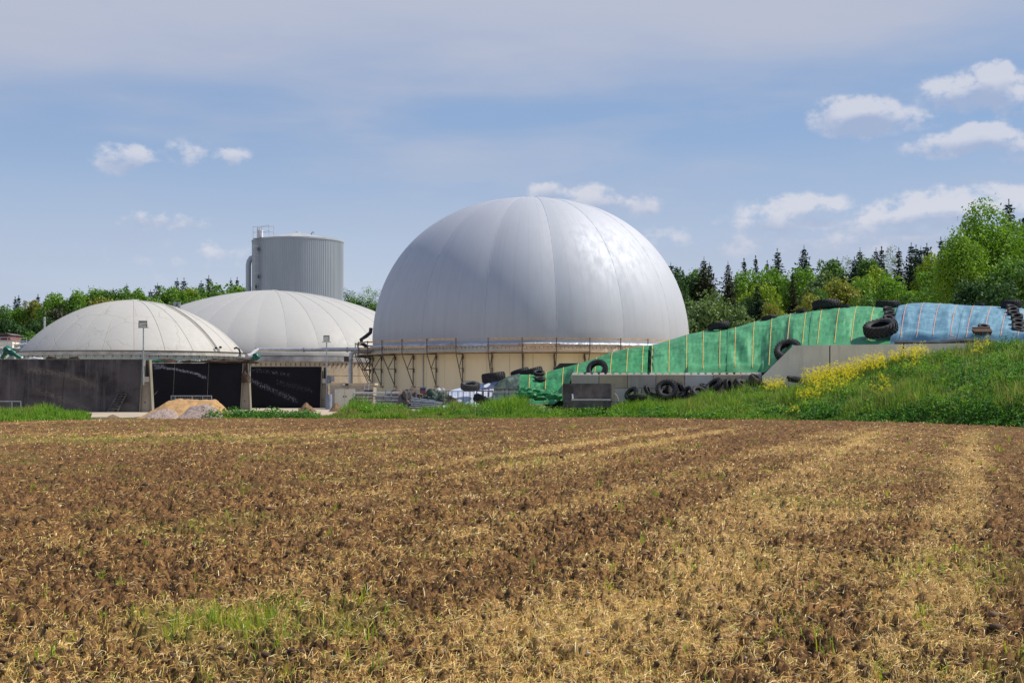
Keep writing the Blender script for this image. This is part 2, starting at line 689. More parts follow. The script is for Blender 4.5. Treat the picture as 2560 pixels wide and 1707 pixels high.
# ---- verge and embankment terrain
M_bank = simple('bank_earth', (0.050, 0.070, 0.018), (0.10, 0.085, 0.040), 1.2, 1.0, bump=0.6, bscale=9, detail=6)
NX, NY = 420, 70
xs = np.linspace(-34, 60, NX)
X = np.repeat(xs[None, :], NY, 0)
E_ = edgeY(X)
far = np.interp(X, [-34, -18, -12, 0, 8, 60], [78, 77.2, 78, 79, 81, 81])
Y = E_ + (far - E_) * np.linspace(0, 1, NY)[:, None]
Z = bankZ(X, Y) + 0.0
Z[0, :] -= 0.10
Z[-1, :] -= 0.30
# bare ground behind the gravel heap
i = np.arange(NY - 1)[:, None] * NX + np.arange(NX - 1)[None, :]
o = np_mesh('embankment', np.stack([X, Y, Z], -1).reshape(-1, 3), np.stack([i, i + 1, i + NX + 1, i + NX], -1).reshape(-1, 4), M_bank, smooth=True)
tag(o, kind='structure')


# ================================================================== STRAW, WEEDS, CLODS on the field
def leaf_mat(name, rough=0.7, transl=0.35, objcol=False, spec=0.3, vary=0.5):
    m, t, b = new_mat(name)
    b.inputs['Roughness'].default_value = rough
    b.inputs['Specular IOR Level'].default_value = spec
    if objcol:
        base = t.objinfo('Color')
        k = t.m('ADD', 1.0 - vary * 0.5, t.m('MULTIPLY', t.attr('v'), vary))
        hue = t.mix(t.m('MULTIPLY', t.attr('v'), 0.55), base, t.mul(base, (1.55, 1.25, 0.6)))
        col = t.mul(hue, t.comb(k, k, k))
    else:
        col = t.attr('tint', 'Color')
    t._in(b.inputs['Base Color'], col)
    tr = t.n.new('ShaderNodeBsdfTranslucent')
    t._in(tr.inputs['Color'], t.mul(col, (1.25, 1.35, 0.6)))
    mx = t.n.new('ShaderNodeMixShader')
    mx.inputs[0].default_value = transl
    t.l.new(b.outputs[0], mx.inputs[1])
    t.l.new(tr.outputs[0], mx.inputs[2])
    t.l.new(mx.outputs[0], m.node_tree.nodes['Material Output'].inputs[0])
    return m


M_blade = leaf_mat('grass_blades', transl=0.34)
M_straw = leaf_mat('straw', transl=0.10, rough=0.6)
rng = np.random.RandomState(11)


def pick(n, palette, weights, jitter=0.15):
    pal = np.array(palette)
    w = np.array(weights, float)
    idx = rng.choice(len(pal), n, p=w / w.sum())
    c = pal[idx] * (1 + jitter * rng.uniform(-1, 1, (n, 1)))
    return np.clip(c * (1 + 0.5 * jitter * rng.uniform(-1, 1, (n, 3))), 0, 1)


def build_straw():
    n = 360000
    # spread evenly over the picture height, then thin by density
    u = rng.rand(n)
    Y = 1.0 / ((1 / 6.4) * (1 - u) + (1 / 70.0) * u)
    Y = np.where(rng.rand(n) < 0.30, 6.4 * (70 / 6.4) ** rng.rand(n), Y)
    X = Y * np.where(rng.rand(n) < 0.86, rng.uniform(-0.40, 0.40, n), rng.uniform(-0.75, 0.75, n))
    ok = (Y < edgeY(X) - 0.1) & (rng.rand(n) < 0.12 + 0.88 * straw_density(X, Y) ** 1.2)
    X, Y = X[ok], Y[ok]
    n = len(X)
    print('straw', n)
    L = rng.uniform(0.018, 0.085, n) * (0.85 + 0.3 * rng.rand(n)) * np.clip(0.8 + Y / 60, 0.8, 1.6)
    W = np.maximum(0.0030, 0.00034 * Y) * rng.uniform(0.7, 1.3, n)
    a = rng.uniform(0, 2 * np.pi, n)
    tilt = np.where(rng.rand(n) < 0.07, rng.uniform(0.4, 1.1, n), rng.uniform(-0.2, 0.28, n))
    H = field_height(X, Y)
    d = np.stack([np.cos(a) * np.cos(tilt), np.sin(a) * np.cos(tilt), np.sin(tilt)], -1)
    side = np.stack([-np.sin(a), np.cos(a), np.zeros(n)], -1)
    lift = rng.uniform(0.3, 1.0, n)[:, None] * np.array([[0, 0, 1.0]])
    side = side + lift * 0.8
    side /= np.linalg.norm(side, axis=1)[:, None]
    p0 = np.stack([X, Y, H + 0.012], -1)
    bend = np.cross(d, side) * (rng.uniform(-0.3, 0.3, n) * L)[:, None]
    mid = p0 + d * (L * 0.5)[:, None] + bend + np.array([[0, 0, 0.006]])
    end = p0 + d * L[:, None]
    end[:, 2] = np.maximum(end[:, 2], field_height(end[:, 0], end[:, 1]) + 0.004)
    mid[:, 2] = np.maximum(mid[:, 2], field_height(mid[:, 0], mid[:, 1]) + 0.006)
    w = side * (W * 0.5)[:, None]
    V = np.stack([p0 - w, p0 + w, mid - w, mid + w, end - w * 0.7, end + w * 0.7], 1).reshape(-1, 3)
    k = np.arange(n)[:, None] * 6
    Fc = np.concatenate([k + np.array([[0, 1, 3, 2]]), k + np.array([[2, 3, 5, 4]])], 0)
    yg_ = rng.rand(n) < 0.10 + 0.25 * green_density(X, Y)
    c = pick(n, [(0.82, 0.54, 0.18), (0.66, 0.40, 0.12), (0.92, 0.74, 0.42), (0.40, 0.23, 0.075), (0.50, 0.42, 0.10)], [5, 4, 2.0, 1.6, 1.4])
    c = np.where(yg_[:, None], np.array([[0.50, 0.46, 0.09]]) * rng.uniform(.7, 1.2, (n, 1)), c)
    o = np_mesh('straw', V, Fc, M_straw, attrs={'tint': np.repeat(c, 6, 0)})
    tag(o, 'pale chopped straw scattered in streaks over the brown ploughed field', 'straw', kind='stuff')


build_straw()


def blades(name, X, Y, Z, Hh, Wd, colr, lean=0.35, mat=None, label=None, cat='grass', curve=0.3):
    n = len(X)
    a = rng.uniform(0, 2 * np.pi, n)
    l = rng.uniform(0.0, lean, n) * Hh
    dx_, dy_ = np.cos(a) * l, np.sin(a) * l
    b2 = rng.uniform(0, 2 * np.pi, n)
    sx, sy = np.cos(b2) * Wd * 0.5, np.sin(b2) * Wd * 0.5 * 0.6
    p0 = np.stack([X, Y, Z], -1)
    pm = p0 + np.stack([dx_ * 0.35, dy_ * 0.35, Hh * 0.6], -1)
    pt = p0 + np.stack([dx_, dy_, Hh * rng.uniform(0.8, 1.0, n)], -1)
    s = np.stack([sx, sy, np.zeros(n)], -1)
    V = np.stack([p0 - s, p0 + s, pm + s * 0.85, pt, pm - s * 0.85], 1).reshape(-1, 3)
    k = np.arange(n)[:, None] * 5
    Fc = np.concatenate([k + np.array([[0, 1, 2, 4]]), k + np.array([[4, 2, 3, 3]])], 0)
    # second face is a triangle: build as a separate degenerate-free triangle list
    quads = k + np.array([[0, 1, 2, 4]])
    tris = k + np.array([[4, 2, 3]])
    return V, quads, tris, np.repeat(colr, 5, 0)


def np_mesh_mixed(name, V, quads, tris, col, mat):
    """quads + tris in one mesh"""
    me = bpy.data.meshes.new(name)
    V = np.ascontiguousarray(V, dtype=np.float32)
    me.vertices.add(len(V))
    me.vertices.foreach_set('co', V.ravel())
    li = np.concatenate([quads.ravel(), tris.ravel()]).astype(np.int32)
    st = np.concatenate([np.arange(0, quads.size, 4), quads.size + np.arange(0, tris.size, 3)]).astype(np.int32)
    me.loops.add(len(li))
    me.loops.foreach_set('vertex_index', li)
    me.polygons.add(len(st))
    me.polygons.foreach_set('loop_start', st)
    me.update(calc_edges=True)
    a = me.attributes.new('tint', 'FLOAT_COLOR', 'POINT')
    rgba = np.ones((len(V), 4), dtype=np.float32)
    rgba[:, :3] = col
    a.data.foreach_set('color', rgba.ravel())
    return link_mesh(name, me, mat)


def build_weeds():
    n = 5200
    u = rng.rand(n)
    Y = np.where(rng.rand(n) < .6, 1.0 / ((1 / 6.6) * (1 - u) + (1 / 68.0) * u), rng.uniform(8, 66, n))
    X = Y * rng.uniform(-0.44, 0.44, n)
    g = green_density(X, Y)
    ok = (Y < edgeY(X) - 0.2) & (rng.rand(n) < 0.08 + g * 0.9)
    # extra tufts in the bright patch
    X = np.concatenate([X[ok], -1.9 + rng.normal(0, 0.30, 80), 3.9 + rng.normal(0, .5, 25)])
    Y = np.concatenate([Y[ok], 9.6 + rng.normal(0, 0.24, 80), 12.5 + rng.normal(0, .6, 25)])
    m_ = len(X)
    per = 9
    sz = rng.uniform(0.4, 1.15, m_) ** 1.3
    X = np.repeat(X, per) + rng.normal(0, 0.035, m_ * per)
    Y = np.repeat(Y, per) + rng.normal(0, 0.035, m_ * per)
    S = np.repeat(sz, per)
    N = len(X)
    Hh = rng.uniform(0.05, 0.15, N) * S
    W = np.maximum(0.006, 0.0005 * Y) * rng.uniform(0.8, 1.6, N)
    c = pick(N, [(0.30, 0.42, 0.03), (0.18, 0.32, 0.03), (0.45, 0.46, 0.06), (0.08, 0.20, 0.03), (0.52, 0.46, 0.12)], [3, 2, 3, 1, 2])
    V, q, t_, cc = blades('w', X, Y, field_height(X, Y), Hh, W, c, lean=0.9)
    tag(np_mesh_mixed('weeds', V, q, t_, cc, M_blade), 'sparse young green weeds sprouting between the straw of the field', 'weeds', kind='stuff')


build_weeds()


def build_stones():
    """small pale stones and loose clods lying on the soil"""
    n = 5200
    u = rng.rand(n)
    Y = np.where(rng.rand(n) < .5, 1.0 / ((1 / 6.6) * (1 - u) + (1 / 68.0) * u), rng.uniform(8, 68, n))
    X = Y * rng.uniform(-0.44, 0.44, n)
    ok = Y < edgeY(X) - 0.2
    X, Y = X[ok], Y[ok]
    n = len(X)
    ico = np.array([(0, 0, 1), (.89, 0, .45), (.28, .85, .45), (-.72, .53, .45), (-.72, -.53, .45), (.28, -.85, .45),
                    (.72, .53, -.45), (-.28, .85, -.45), (-.89, 0, -.45), (-.28, -.85, -.45), (.72, -.53, -.45), (0, 0, -1)])
    fi = np.array([(0, 1, 2), (0, 2, 3), (0, 3, 4), (0, 4, 5), (0, 5, 1), (1, 6, 2), (2, 7, 3), (3, 8, 4), (4, 9, 5), (5, 10, 1),
                   (6, 7, 2), (7, 8, 3), (8, 9, 4), (9, 10, 5), (10, 6, 1), (11, 7, 6), (11, 8, 7), (11, 9, 8), (11, 10, 9), (11, 6, 10)])
    r = rng.uniform(0.006, 0.024, n) * (1 + (rng.rand(n) < 0.05) * 0.8)
    c = pick(n, [(0.10, 0.058, 0.03), (0.065, 0.036, 0.02), (0.48, 0.44, 0.38), (0.16, 0.09, 0.05)], [5, 5, 0.5, 3])
    r = np.where(c[:, 2] > 0.3, np.minimum(r, 0.012), r)
    V = ico[None] * (1 + rng.uniform(-.35, .35, (n, 12, 1))) * r[:, None, None] * np.stack([rng.uniform(.8, 1.5, n), rng.uniform(.8, 1.4, n), rng.uniform(.5, .9, n)], -1)[:, None, :]
    V = V + np.stack([X, Y, field_height(X, Y) + r * 0.3], -1)[:, None, :]
    Fc = fi[None] + (np.arange(n) * 12)[:, None, None]
    m, t, b = new_mat('stones')
    t._in(b.inputs['Base Color'], t.attr('tint', 'Color'))
    b.inputs['Roughness'].default_value = 0.9
    tag(np_mesh('loose_clods', V.reshape(-1, 3), Fc.reshape(-1, 3), m, attrs={'tint': np.repeat(c, 12, 0)}),
        'loose earth clods and a few pale stones on the field', 'clods', kind='stuff')


build_stones()


# ================================================================== GRASS VERGE AND EMBANKMENT PLANTS
_vpx = np.array([-300, 0, 60, 150, 210, 250, 350, 510, 530, 600, 640, 700, 760, 850, 880, 1000, 1040, 1110, 1150, 1290, 1400, 1430, 1520, 1560, 1700, 1900, 2200, 2700, 3200])
_vh = np.array([.55, .62, .55, .50, .30, .10, .10, .10, .12, .22, .22, .30, .22, .30, .62, .66, .30, .38, .72, .70, .62, .25, .28, .55, .65, .60, .55, .60, .6])


def verge_h(x, Y):
    px = x / Y * F + CX
    return np.interp(px, _vpx, _vh)


GREEN_LUSH = [(0.13, 0.29, 0.028), (0.22, 0.40, 0.04), (0.33, 0.47, 0.065), (0.06, 0.16, 0.022)]
GREEN_DRY = [(0.33, 0.32, 0.10), (0.45, 0.38, 0.16), (0.22, 0.28, 0.06), (0.12, 0.20, 0.035)]
GREEN_GREY = [(0.20, 0.31, 0.06), (0.31, 0.38, 0.09), (0.11, 0.20, 0.035), (0.42, 0.42, 0.15)]


def build_grass():
    n = 265000
    X = rng.uniform(-29, 34, n)
    # more where the bank is seen steeply
    E_ = edgeY(X)
    far = np.interp(X, [-34, -18, -12, 0, 8, 16, 27, 60], [77.5, 77, 78, 79, 80, 77.5, 74, 70])
    Y = E_ - 0.15 + (far - E_) * rng.rand(n)
    px = X / Y * F + CX
    dens = np.interp(px, [-300, 225, 245, 500, 530, 760, 800, 1400, 1440, 1500, 1540, 2700], [1, 1, .35, .25, .5, .6, .9, 1, .8, .8, 1, 1])
    py = CY + EYE / Y * F
    # bare patches: path behind on the left, straw patch in the middle
    bare = (px > 225) & (px < 520) & (Y > E_ + 2.0)
    bare |= (px > 520) & (px < 830) & (Y > E_ + 3.6)
    bare |= (px > 1395) & (px < 1510) & (Y > E_ + 3.0) & (Y < E_ + 6.0)
    clump = sstep(0.28, 0.5, fbm(X * 0.9 + 5, Y * 0.9, 3))
    ok = (~bare) & (rng.rand(n) < dens * (0.45 + 0.55 * clump))
    X, Y, px, E_ = X[ok], Y[ok], px[ok], E_[ok]
    n = len(X)
    Z = bankZ(X, Y) - 0.03
    kind = fbm(X * 0.32 + 21, Y * 0.32 + 8, 3)
    Hh = verge_h(X, Y) * (0.22 + 2.1 * fbm(X * 0.55 + 80, Y * 0.55, 3) ** 2) * rng.uniform(0.5, 1.35, n) * np.interp(px, [1380, 1700], [1.2, 1.15])
    back = sstep(0.2, 3.0, Y - E_)
    Hh = Hh * (0.42 + 0.58 * back)
    dry = (px > 800) & (px < 1110) & (Y > E_ + 0.5) & (Y < E_ + 4.2)
    Hh = np.where(dry, Hh * 0.55, Hh)
    W = rng.uniform(0.020, 0.047, n)
    cl = pick(n, GREEN_LUSH, [3, 4, 2.5, 2])
    cd = pick(n, GREEN_DRY, [3, 2, 3, 2])
    cg = pick(n, GREEN_GREY, [3, 3, 3, 1.5])
    bankish = sstep(1600, 1900, px)
    pd = np.clip(sstep(0.52, 0.66, kind) * 0.55, 0, 1)
    pd = np.where(dry, 0.88, pd)
    pg = bankish * 0.45 + 0.15
    u = rng.rand(n)[:, None]
    c = np.where(u < pd[:, None], cd, np.where(u < (pd + (1 - pd) * pg)[:, None], cg, cl))
    V, q, t_, cc = blades('g', X, Y, Z, Hh, W, c, lean=0.55)
    tag(np_mesh_mixed('grass', V, q, t_, cc, M_blade), 'green and straw coloured grass on the verge and embankment beyond the field', 'grass', kind='stuff')
    print('grass blades', n)


build_grass()


def leaf_cloud(P, S, col, up=0.5):
    """diamond leaves at points P (N,3), sizes S"""
    n = len(P)
    nrm = rng.normal(0, 1, (n, 3))
    nrm[:, 2] = np.abs(nrm[:, 2]) + up
    nrm /= np.linalg.norm(nrm, axis=1)[:, None]
    t1 = np.cross(nrm, rng.normal(0, 1, (n, 3)))
    t1 /= np.linalg.norm(t1, axis=1)[:, None] + 1e-6
    t2 = np.cross(nrm, t1)
    a = t1 * S[:, None] * 0.5
    b2 = t2 * S[:, None] * 0.32
    V = np.stack([P - a, P + b2, P + a, P - b2], 1).reshape(-1, 3)
    Fc = (np.arange(n) * 4)[:, None] + np.array([[0, 1, 2, 3]])
    return V, Fc, np.repeat(col, 4, 0)


def build_stalks():
    """tall thin grass stems with pale seed heads, and dead brown stems"""
    n = 9000
    px = rng.uniform(1100, 2650, n)
    Y = np.array([edge_px(p) for p in px]) + rng.uniform(0.8, 15, n)
    X = (px - CX) / F * Y
    far = np.interp(X, [-10, 8, 16, 27, 60], [78, 79, 77, 73, 70])
    ok = (Y < far) & (fbm(X * 0.6 + 33, Y * 0.6, 3) > 0.42) & (rng.rand(n) < np.interp(px, [1100, 1600, 2000], [.35, .5, 1]))
    X, Y = X[ok], Y[ok]
    n = len(X)
    Hh = rng.uniform(0.45, 0.95, n)
    c = pick(n, [(0.48, 0.42, 0.18), (0.34, 0.36, 0.10), (0.26, 0.17, 0.09), (0.60, 0.56, 0.34)], [3, 3, 1.5, 1])
    V, q, t_, cc = blades('s', X, Y, bankZ(X, Y), Hh, np.full(n, 0.016), c, lean=0.25)
    tag(np_mesh_mixed('seed_stalks', V, q, t_, cc, M_blade), 'thin pale seed stalks standing above the grass of the embankment', 'stalks', kind='stuff')


def build_herbs():
    """mounds of broad leaved plants: nettles, docks and beet-like clumps"""
    C = []
    # (px, dist past the field edge, radius, height, n, darkness)
    r2 = np.random.RandomState(5)
    for k in range(26):
        C.append((r2.uniform(520, 770), r2.uniform(0.3, 2.2), r2.uniform(.35, .7), r2.uniform(.35, .60), 1))
    for k in range(30):
        C.append((r2.uniform(860, 1010), r2.uniform(4.2, 6.0), r2.uniform(.3, .6), r2.uniform(.5, .8), 0))
    for k in range(40):
        C.append((r2.uniform(1110, 1420), r2.uniform(1.5, 5.5), r2.uniform(.3, .7), r2.uniform(.4, .75), r2.randint(2)))
    for k in range(130):
        C.append((r2.uniform(1420, 1950), r2.uniform(.2, 7.0), r2.uniform(.3, .7), r2.uniform(.25, .6), r2.randint(2)))
    for k in range(90):
        C.append((r2.uniform(1900, 2620), r2.uniform(.1, 2.2), r2.uniform(.4, .8), r2.uniform(.3, .55), 1))
    for k in range(70):
        C.append((r2.uniform(2380, 2700), r2.uniform(3.5, 9.0), r2.uniform(.4, .9), r2.uniform(.35, .7), 1))
    for k in range(360):
        C.append((r2.uniform(1850, 2680), r2.uniform(1, 16), r2.uniform(.3, 1.0), r2.uniform(.25, .8), r2.randint(2)))
    for k in range(10):
        C.append((r2.uniform(-200, 240), r2.uniform(.3, 2), r2.uniform(.3, .5), r2.uniform(.2, .4), 0))
    Ps, Ss, Cs = [], [], []
    for (px, dd, rad, hh, dk) in C:
        Yc = edge_px(px) + dd
        xc = (px - CX) / F * Yc
        if xc > 14 and Yc > np.interp(xc, [14, 20, 27, 60], [76, 74.5, 72, 69]):
            continue
        n = int(190 * rad / 0.5)
        a = rng.uniform(0, 2 * np.pi, n)
        rr = np.sqrt(rng.rand(n))
        x = xc + np.cos(a) * rr * rad * 1.2
        y = Yc + np.sin(a) * rr * rad
        z0 = bankZ(x, y)
        top = hh * np.sqrt(np.clip(1 - rr ** 2, 0.04, 1)) * (0.75 + 0.5 * rng.rand(n))
        z = z0 + top * rng.uniform(0.45, 1.0, n)
        Ps.append(np.stack([x, y, z], -1))
        Ss.append(rng.uniform(0.06, 0.145, n))
        pal = [(0.045, 0.14, 0.025), (0.075, 0.21, 0.030), (0.13, 0.29, 0.04)] if dk else [(0.15, 0.31, 0.035), (0.23, 0.39, 0.055), (0.10, 0.22, 0.03)]
        Cs.append(pick(n, pal, [3, 3, 2]))
    V, Fc, cc = leaf_cloud(np.concatenate(Ps), np.concatenate(Ss), np.concatenate(Cs))
    tag(np_mesh('leafy_weeds', V, Fc, M_blade, attrs={'tint': cc}), 'dark green broad leaved nettles and weeds clumped along the verge and embankment', 'weeds', kind='stuff')
    print('herb leaves', len(Fc))


build_herbs()
build_stalks()


def build_rape():
    """yellow flowering rape along the top of the bank"""
    # (px0,px1, dY0,dY1 measured back from the wall foot, number of plants)
    P = []
    r2 = np.random.RandomState(9)

    def put(px, Y):
        x = (px - CX) / F * Y
        P.append((x, Y))
    for k in range(270):
        px = r2.uniform(2010, 2215)
        Yw = np.interp(px, [1900, 2640], [79.0, 72.0])
        put(px, Yw - 0.5 - abs(r2.normal(0, 1.3)))
    for k in range(110):
        put(r2.uniform(1995, 2120), r2.uniform(70, 76))
    for k in range(55):
        put(r2.uniform(1905, 1965), r2.uniform(76, 78.3))
    for k in range(70):
        px = r2.uniform(2225, 2320)
        put(px, np.interp(px, [1900, 2640], [79.0, 72.0]) - r2.uniform(.3, 1.6))
    for k in range(14):
        put(r2.uniform(2180, 2230), r2.uniform(68, 71))
    for k in range(12):
        put(r2.uniform(2250, 2300), r2.uniform(70, 73))
    for k in range(10):
        put(r2.uniform(2440, 2470), r2.uniform(70.5, 72))
    for k in range(3):
        put(r2.uniform(1965, 1995), r2.uniform(66, 69))
    P = np.array(P)
    Ps, Ss, Cs = [], [], []
    BX, BY, BZ, BH = [], [], [], []
    for (x, y) in P:
        z = float(bankZ(np.array([x]), np.array([y]))[0])
        h = r2.uniform(0.7, 1.25)
        n = r2.randint(4, 9)
        for j in range(n):
            sx, sy = r2.normal(0, .13, 2)
            hz = h * r2.uniform(0.55, 1.0)
            BX.append(x + sx * .5)
            BY.append(y + sy * .5)
            BZ.append(z)
            BH.append(hz)
            k = 7
            Ps.append(np.array([x + sx, y + sy, z + hz]) + r2.normal(0, .028, (k, 3)))
            Ss.append(r2.uniform(.035, .065, k))
    Ps = np.concatenate(Ps)
    Ss = np.concatenate(Ss)
    cc = pick(len(Ps), [(0.80, 0.66, 0.02), (0.85, 0.72, 0.05), (0.62, 0.52, 0.03)], [4, 3, 1], .08)
    V, Fc, c2 = leaf_cloud(Ps, Ss, cc, up=0.8)
    Vb, q, t_, cb = blades('r', np.array(BX), np.array(BY), np.array(BZ), np.array(BH), np.full(len(BX), .018), pick(len(BX), [(0.10, .19, .05), (.15, .24, .06)], [1, 1]), lean=.15)
    k = len(Vb)
    quads = np.concatenate([q, Fc + k])
    o = np_mesh_mixed('flowering_rape', np.concatenate([Vb, V]), quads, t_, np.concatenate([cb, c2]), M_blade)
    tag(o, 'bright yellow flowering rape on green stems in front of the pale concrete wall', 'flowers', kind='stuff')


build_rape()


# ================================================================== MATERIALS for the plant
def membrane_mat(name, base, rough, metal, streak=0.1, wrinkle=False, spec=0.5, gores=None):
    m, t, b = new_mat(name)
    p = t.pos()
    n1_ = t.noise(t.scale(p, (1.2, 1.2, 0.12)), 1.6, 4, 0.6)
    n2_ = t.noise(p, 0.35, 3, 0.5)
    c = t.mix(t.mr(n1_, 0.35, 0.75, 0, streak), base, tuple(x * 0.72 for x in base))
    c = t.mix(t.mr(n2_, 0.4, 0.7, 0, 0.25), c, tuple(x * 0.9 for x in base))
    nb = t.noise(p, 0.8, 3, 0.5)
    if gores:
        # weld lines of the narrow fabric strips, 5 to a panel, and faint rain streaks below them
        x, y, z = t.sep(p)
        ang = t.m('ARCTAN2', t.m('SUBTRACT', x, gores[0]), t.m('SUBTRACT', gores[1], y))
        fr = t.m('FRACT', t.m('ADD', t.m('MULTIPLY', ang, 75 / 6.28318), 50 - 8.0 / 4.8))
        ln = t.mr(t.m('ABSOLUTE', t.m('SUBTRACT', fr, 0.5)), 0.466, 0.496, 0.0, 1.0)
        c = t.mix(t.m('MULTIPLY', ln, 0.20), c, (0.25, 0.26, 0.28))
        ar = t.noise(t.comb(t.m('MULTIPLY', ang, 30.0), t.m('MULTIPLY', z, 0.10), 0.0), 1.0, 5, 0.65)
        c = t.mix(t.mr(ar, 0.50, 0.75, 0.0, 0.14), c, (0.30, 0.30, 0.30))
        c = t.mix(t.mr(z, 5.2, 9.0, 0.20, 0.0), c, (0.42, 0.38, 0.32))
        nb = t.m('ADD', nb, t.m('MULTIPLY', ln, 0.25))
    if wrinkle:
        wp = t.vm('ADD', t.scale(p, (1, 1, 1.0)), t.scale(t.noise(p, 0.5, 3, 0.6, col=True), (1.6, 1.6, 1.6)))
        e1 = t.voro(wp, 0.42, 'DISTANCE_TO_EDGE')
        line = t.mr(e1, 0.0, 0.028, 1.0, 0.0)
        line = t.m('MULTIPLY', line, t.mr(t.noise(p, 0.30, 2, 0.5), 0.36, 0.52))
        c = t.mix(t.m('MULTIPLY', line, 0.45), c, (0.34, 0.29, 0.21))
        z = t.sep(p)[2]
        c = t.mix(t.m('MULTIPLY', t.mr(z, 4.2, 5.0, 1.0, 0.0), 0.35), c, (0.36, 0.31, 0.24))
        nb = t.m('SUBTRACT', nb, t.m('MULTIPLY', line, 0.8))
    t._in(b.inputs['Base Color'], c)
    b.inputs['Metallic'].default_value = metal
    b.inputs['Specular IOR Level'].default_value = spec
    t._in(b.inputs['Roughness'], t.mr(n1_, 0.2, 0.8, rough * 0.9, rough * 1.15))
    t._in(b.inputs['Normal'], t.bump(nb, 0.07 if gores else 0.25, 0.05))
    return m


BC_ = (1.6, 122.0)
M_big = membrane_mat('silver_membrane', (0.47, 0.49, 0.535), 0.66, 0.30, 0.08, spec=0.15, gores=BC_)
M_mid = membrane_mat('grey_white_membrane', (0.44, 0.43, 0.405), 0.6, 0.0, 0.10)
M_left = membrane_mat('aged_white_membrane', (0.46, 0.445, 0.41), 0.65, 0.0, 0.12, wrinkle=True)
M_seam = simple('membrane_seam', (0.42, 0.42, 0.42), (0.33, 0.33, 0.33), 2, 0.6)
M_seam_tan = simple('dirty_seam', (0.42, 0.39, 0.33), (0.37, 0.34, 0.29), 2, 0.8)
M_foil = simple('silver_foil', (0.62, 0.63, 0.68), (0.40, 0.42, 0.47), 1.5, 0.35, metal=0.35, bump=0.9, bscale=3.5, bdist=0.12)
M_beige = simple('beige_cladding', (0.82, 0.69, 0.45), (0.76, 0.64, 0.42), 0.8, 0.55, stretch=(1, 1, .25))
M_fascia = simple('pale_fascia', (0.78, 0.71, 0.56), (0.70, 0.63, 0.50), 1.2, 0.6)
M_steel = simple('galvanised_steel', (0.42, 0.45, 0.48), (0.28, 0.31, 0.34), 5, 0.45, metal=0.6)
M_steel_pale = simple('pale_galvanised_pipe', (0.62, 0.62, 0.62), (0.48, 0.47, 0.45), 3, 0.4, metal=0.5)
M_dsteel = simple('dark_scaffold_steel', (0.085, 0.085, 0.095), (0.14, 0.11, 0.09), 6, 0.6, metal=0.4)
M_wood = simple('scaffold_board', (0.66, 0.46, 0.27), (0.46, 0.30, 0.17), 3, 0.85, bump=0.4, bscale=20, stretch=(1, 1, 1))
M_wood2 = simple('weathered_board', (0.44, 0.32, 0.22), (0.30, 0.21, 0.15), 4, 0.9, bump=0.4, bscale=20)
M_rubber = simple('tyre_rubber', (0.020, 0.019, 0.021), (0.045, 0.043, 0.044), 6, 0.75, bump=0.5, bscale=30, spec=0.35)
M_rubber_brown = simple('muddy_tyre_rubber', (0.075, 0.055, 0.042), (0.14, 0.10, 0.075), 4, 0.85, bump=0.5, bscale=30, spec=0.3)
M_rubber_dusty = simple('dusty_tyre_rubber', (0.045, 0.045, 0.048), (0.11, 0.105, 0.10), 5, 0.85, bump=0.5, bscale=30, spec=0.3)
M_black = simple('black_plastic', (0.012, 0.012, 0.014), (0.03, 0.03, 0.03), 4, 0.5)
M_green_paint = simple('green_machine_paint', (0.006, 0.14, 0.10), (0.004, 0.09, 0.075), 5, 0.35)
M_rust = simple('rusty_steel', (0.14, 0.085, 0.06), (0.09, 0.06, 0.05), 6, 0.85)
M_white_paint = simple('cream_door_paint', (0.66, 0.62, 0.50), (0.60, 0.56, 0.46), 2, 0.5)
M_white = simple('white_plastic', (0.78, 0.78, 0.78), (0.68, 0.68, 0.7), 2, 0.4)
M_glass = simple('lamp_glass', (0.55, 0.62, 0.60), (0.45, 0.5, 0.5), 2, 0.15)


def concrete(name, c1, c2, stain=(0.12, 0.10, 0.08), sfac=0.5, rough=0.9, sc=0.7, rust=0.0):
    m, t, b = new_mat(name)
    p = t.pos()
    f = t.mr(t.noise(p, sc, 5, 0.6), 0.3, 0.7)
    c = t.mix(f, c1, c2)
    run = t.noise(t.scale(p, (1, 1, 0.10)), 2.6, 4, 0.65)
    c = t.mix(t.m('MULTIPLY', t.mr(run, 0.5, 0.72), sfac), c, stain)
    if rust:
        c = t.mix(t.m('MULTIPLY', t.mr(t.noise(p, 0.8, 3, 0.5), 0.5, 0.7), rust), c, (0.36, 0.24, 0.10))
    c = t.mix(t.m('MULTIPLY', t.mr(t.noise(p, 22, 3, 0.7), 0.5, 0.75), 0.25), c, tuple(x * 0.6 for x in c1))
    t._in(b.inputs['Base Color'], c)
    b.inputs['Roughness'].default_value = rough
    t._in(b.inputs['Normal'], t.bump(t.noise(p, 12, 5, 0.6), 0.3, 0.02))
    return m


M_conc_pale = concrete('pale_precast_concrete', (0.86, 0.78, 0.64), (0.75, 0.68, 0.56), (0.50, 0.45, 0.36), 0.35)
M_conc_tan = concrete('tan_tank_concrete', (0.52, 0.43, 0.31), (0.42, 0.35, 0.26), (0.27, 0.17, 0.09), 0.55)
M_conc_block = concrete('block_concrete', (0.50, 0.45, 0.37), (0.40, 0.35, 0.28), (0.26, 0.21, 0.15), 0.4, rust=0.35)
M_conc_block2 = concrete('pale_block_concrete', (0.60, 0.57, 0.51), (0.50, 0.46, 0.41), (0.34, 0.30, 0.24), 0.3, rust=0.1)
M_conc_block3 = concrete('ochre_block_concrete', (0.54, 0.44, 0.29), (0.42, 0.34, 0.23), (0.30, 0.22, 0.13), 0.4, rust=0.6)
M_conc_dark = concrete('dark_weathered_concrete', (0.13, 0.115, 0.105), (0.055, 0.050, 0.048), (0.20, 0.18, 0.16), 0.5, sc=1.6)
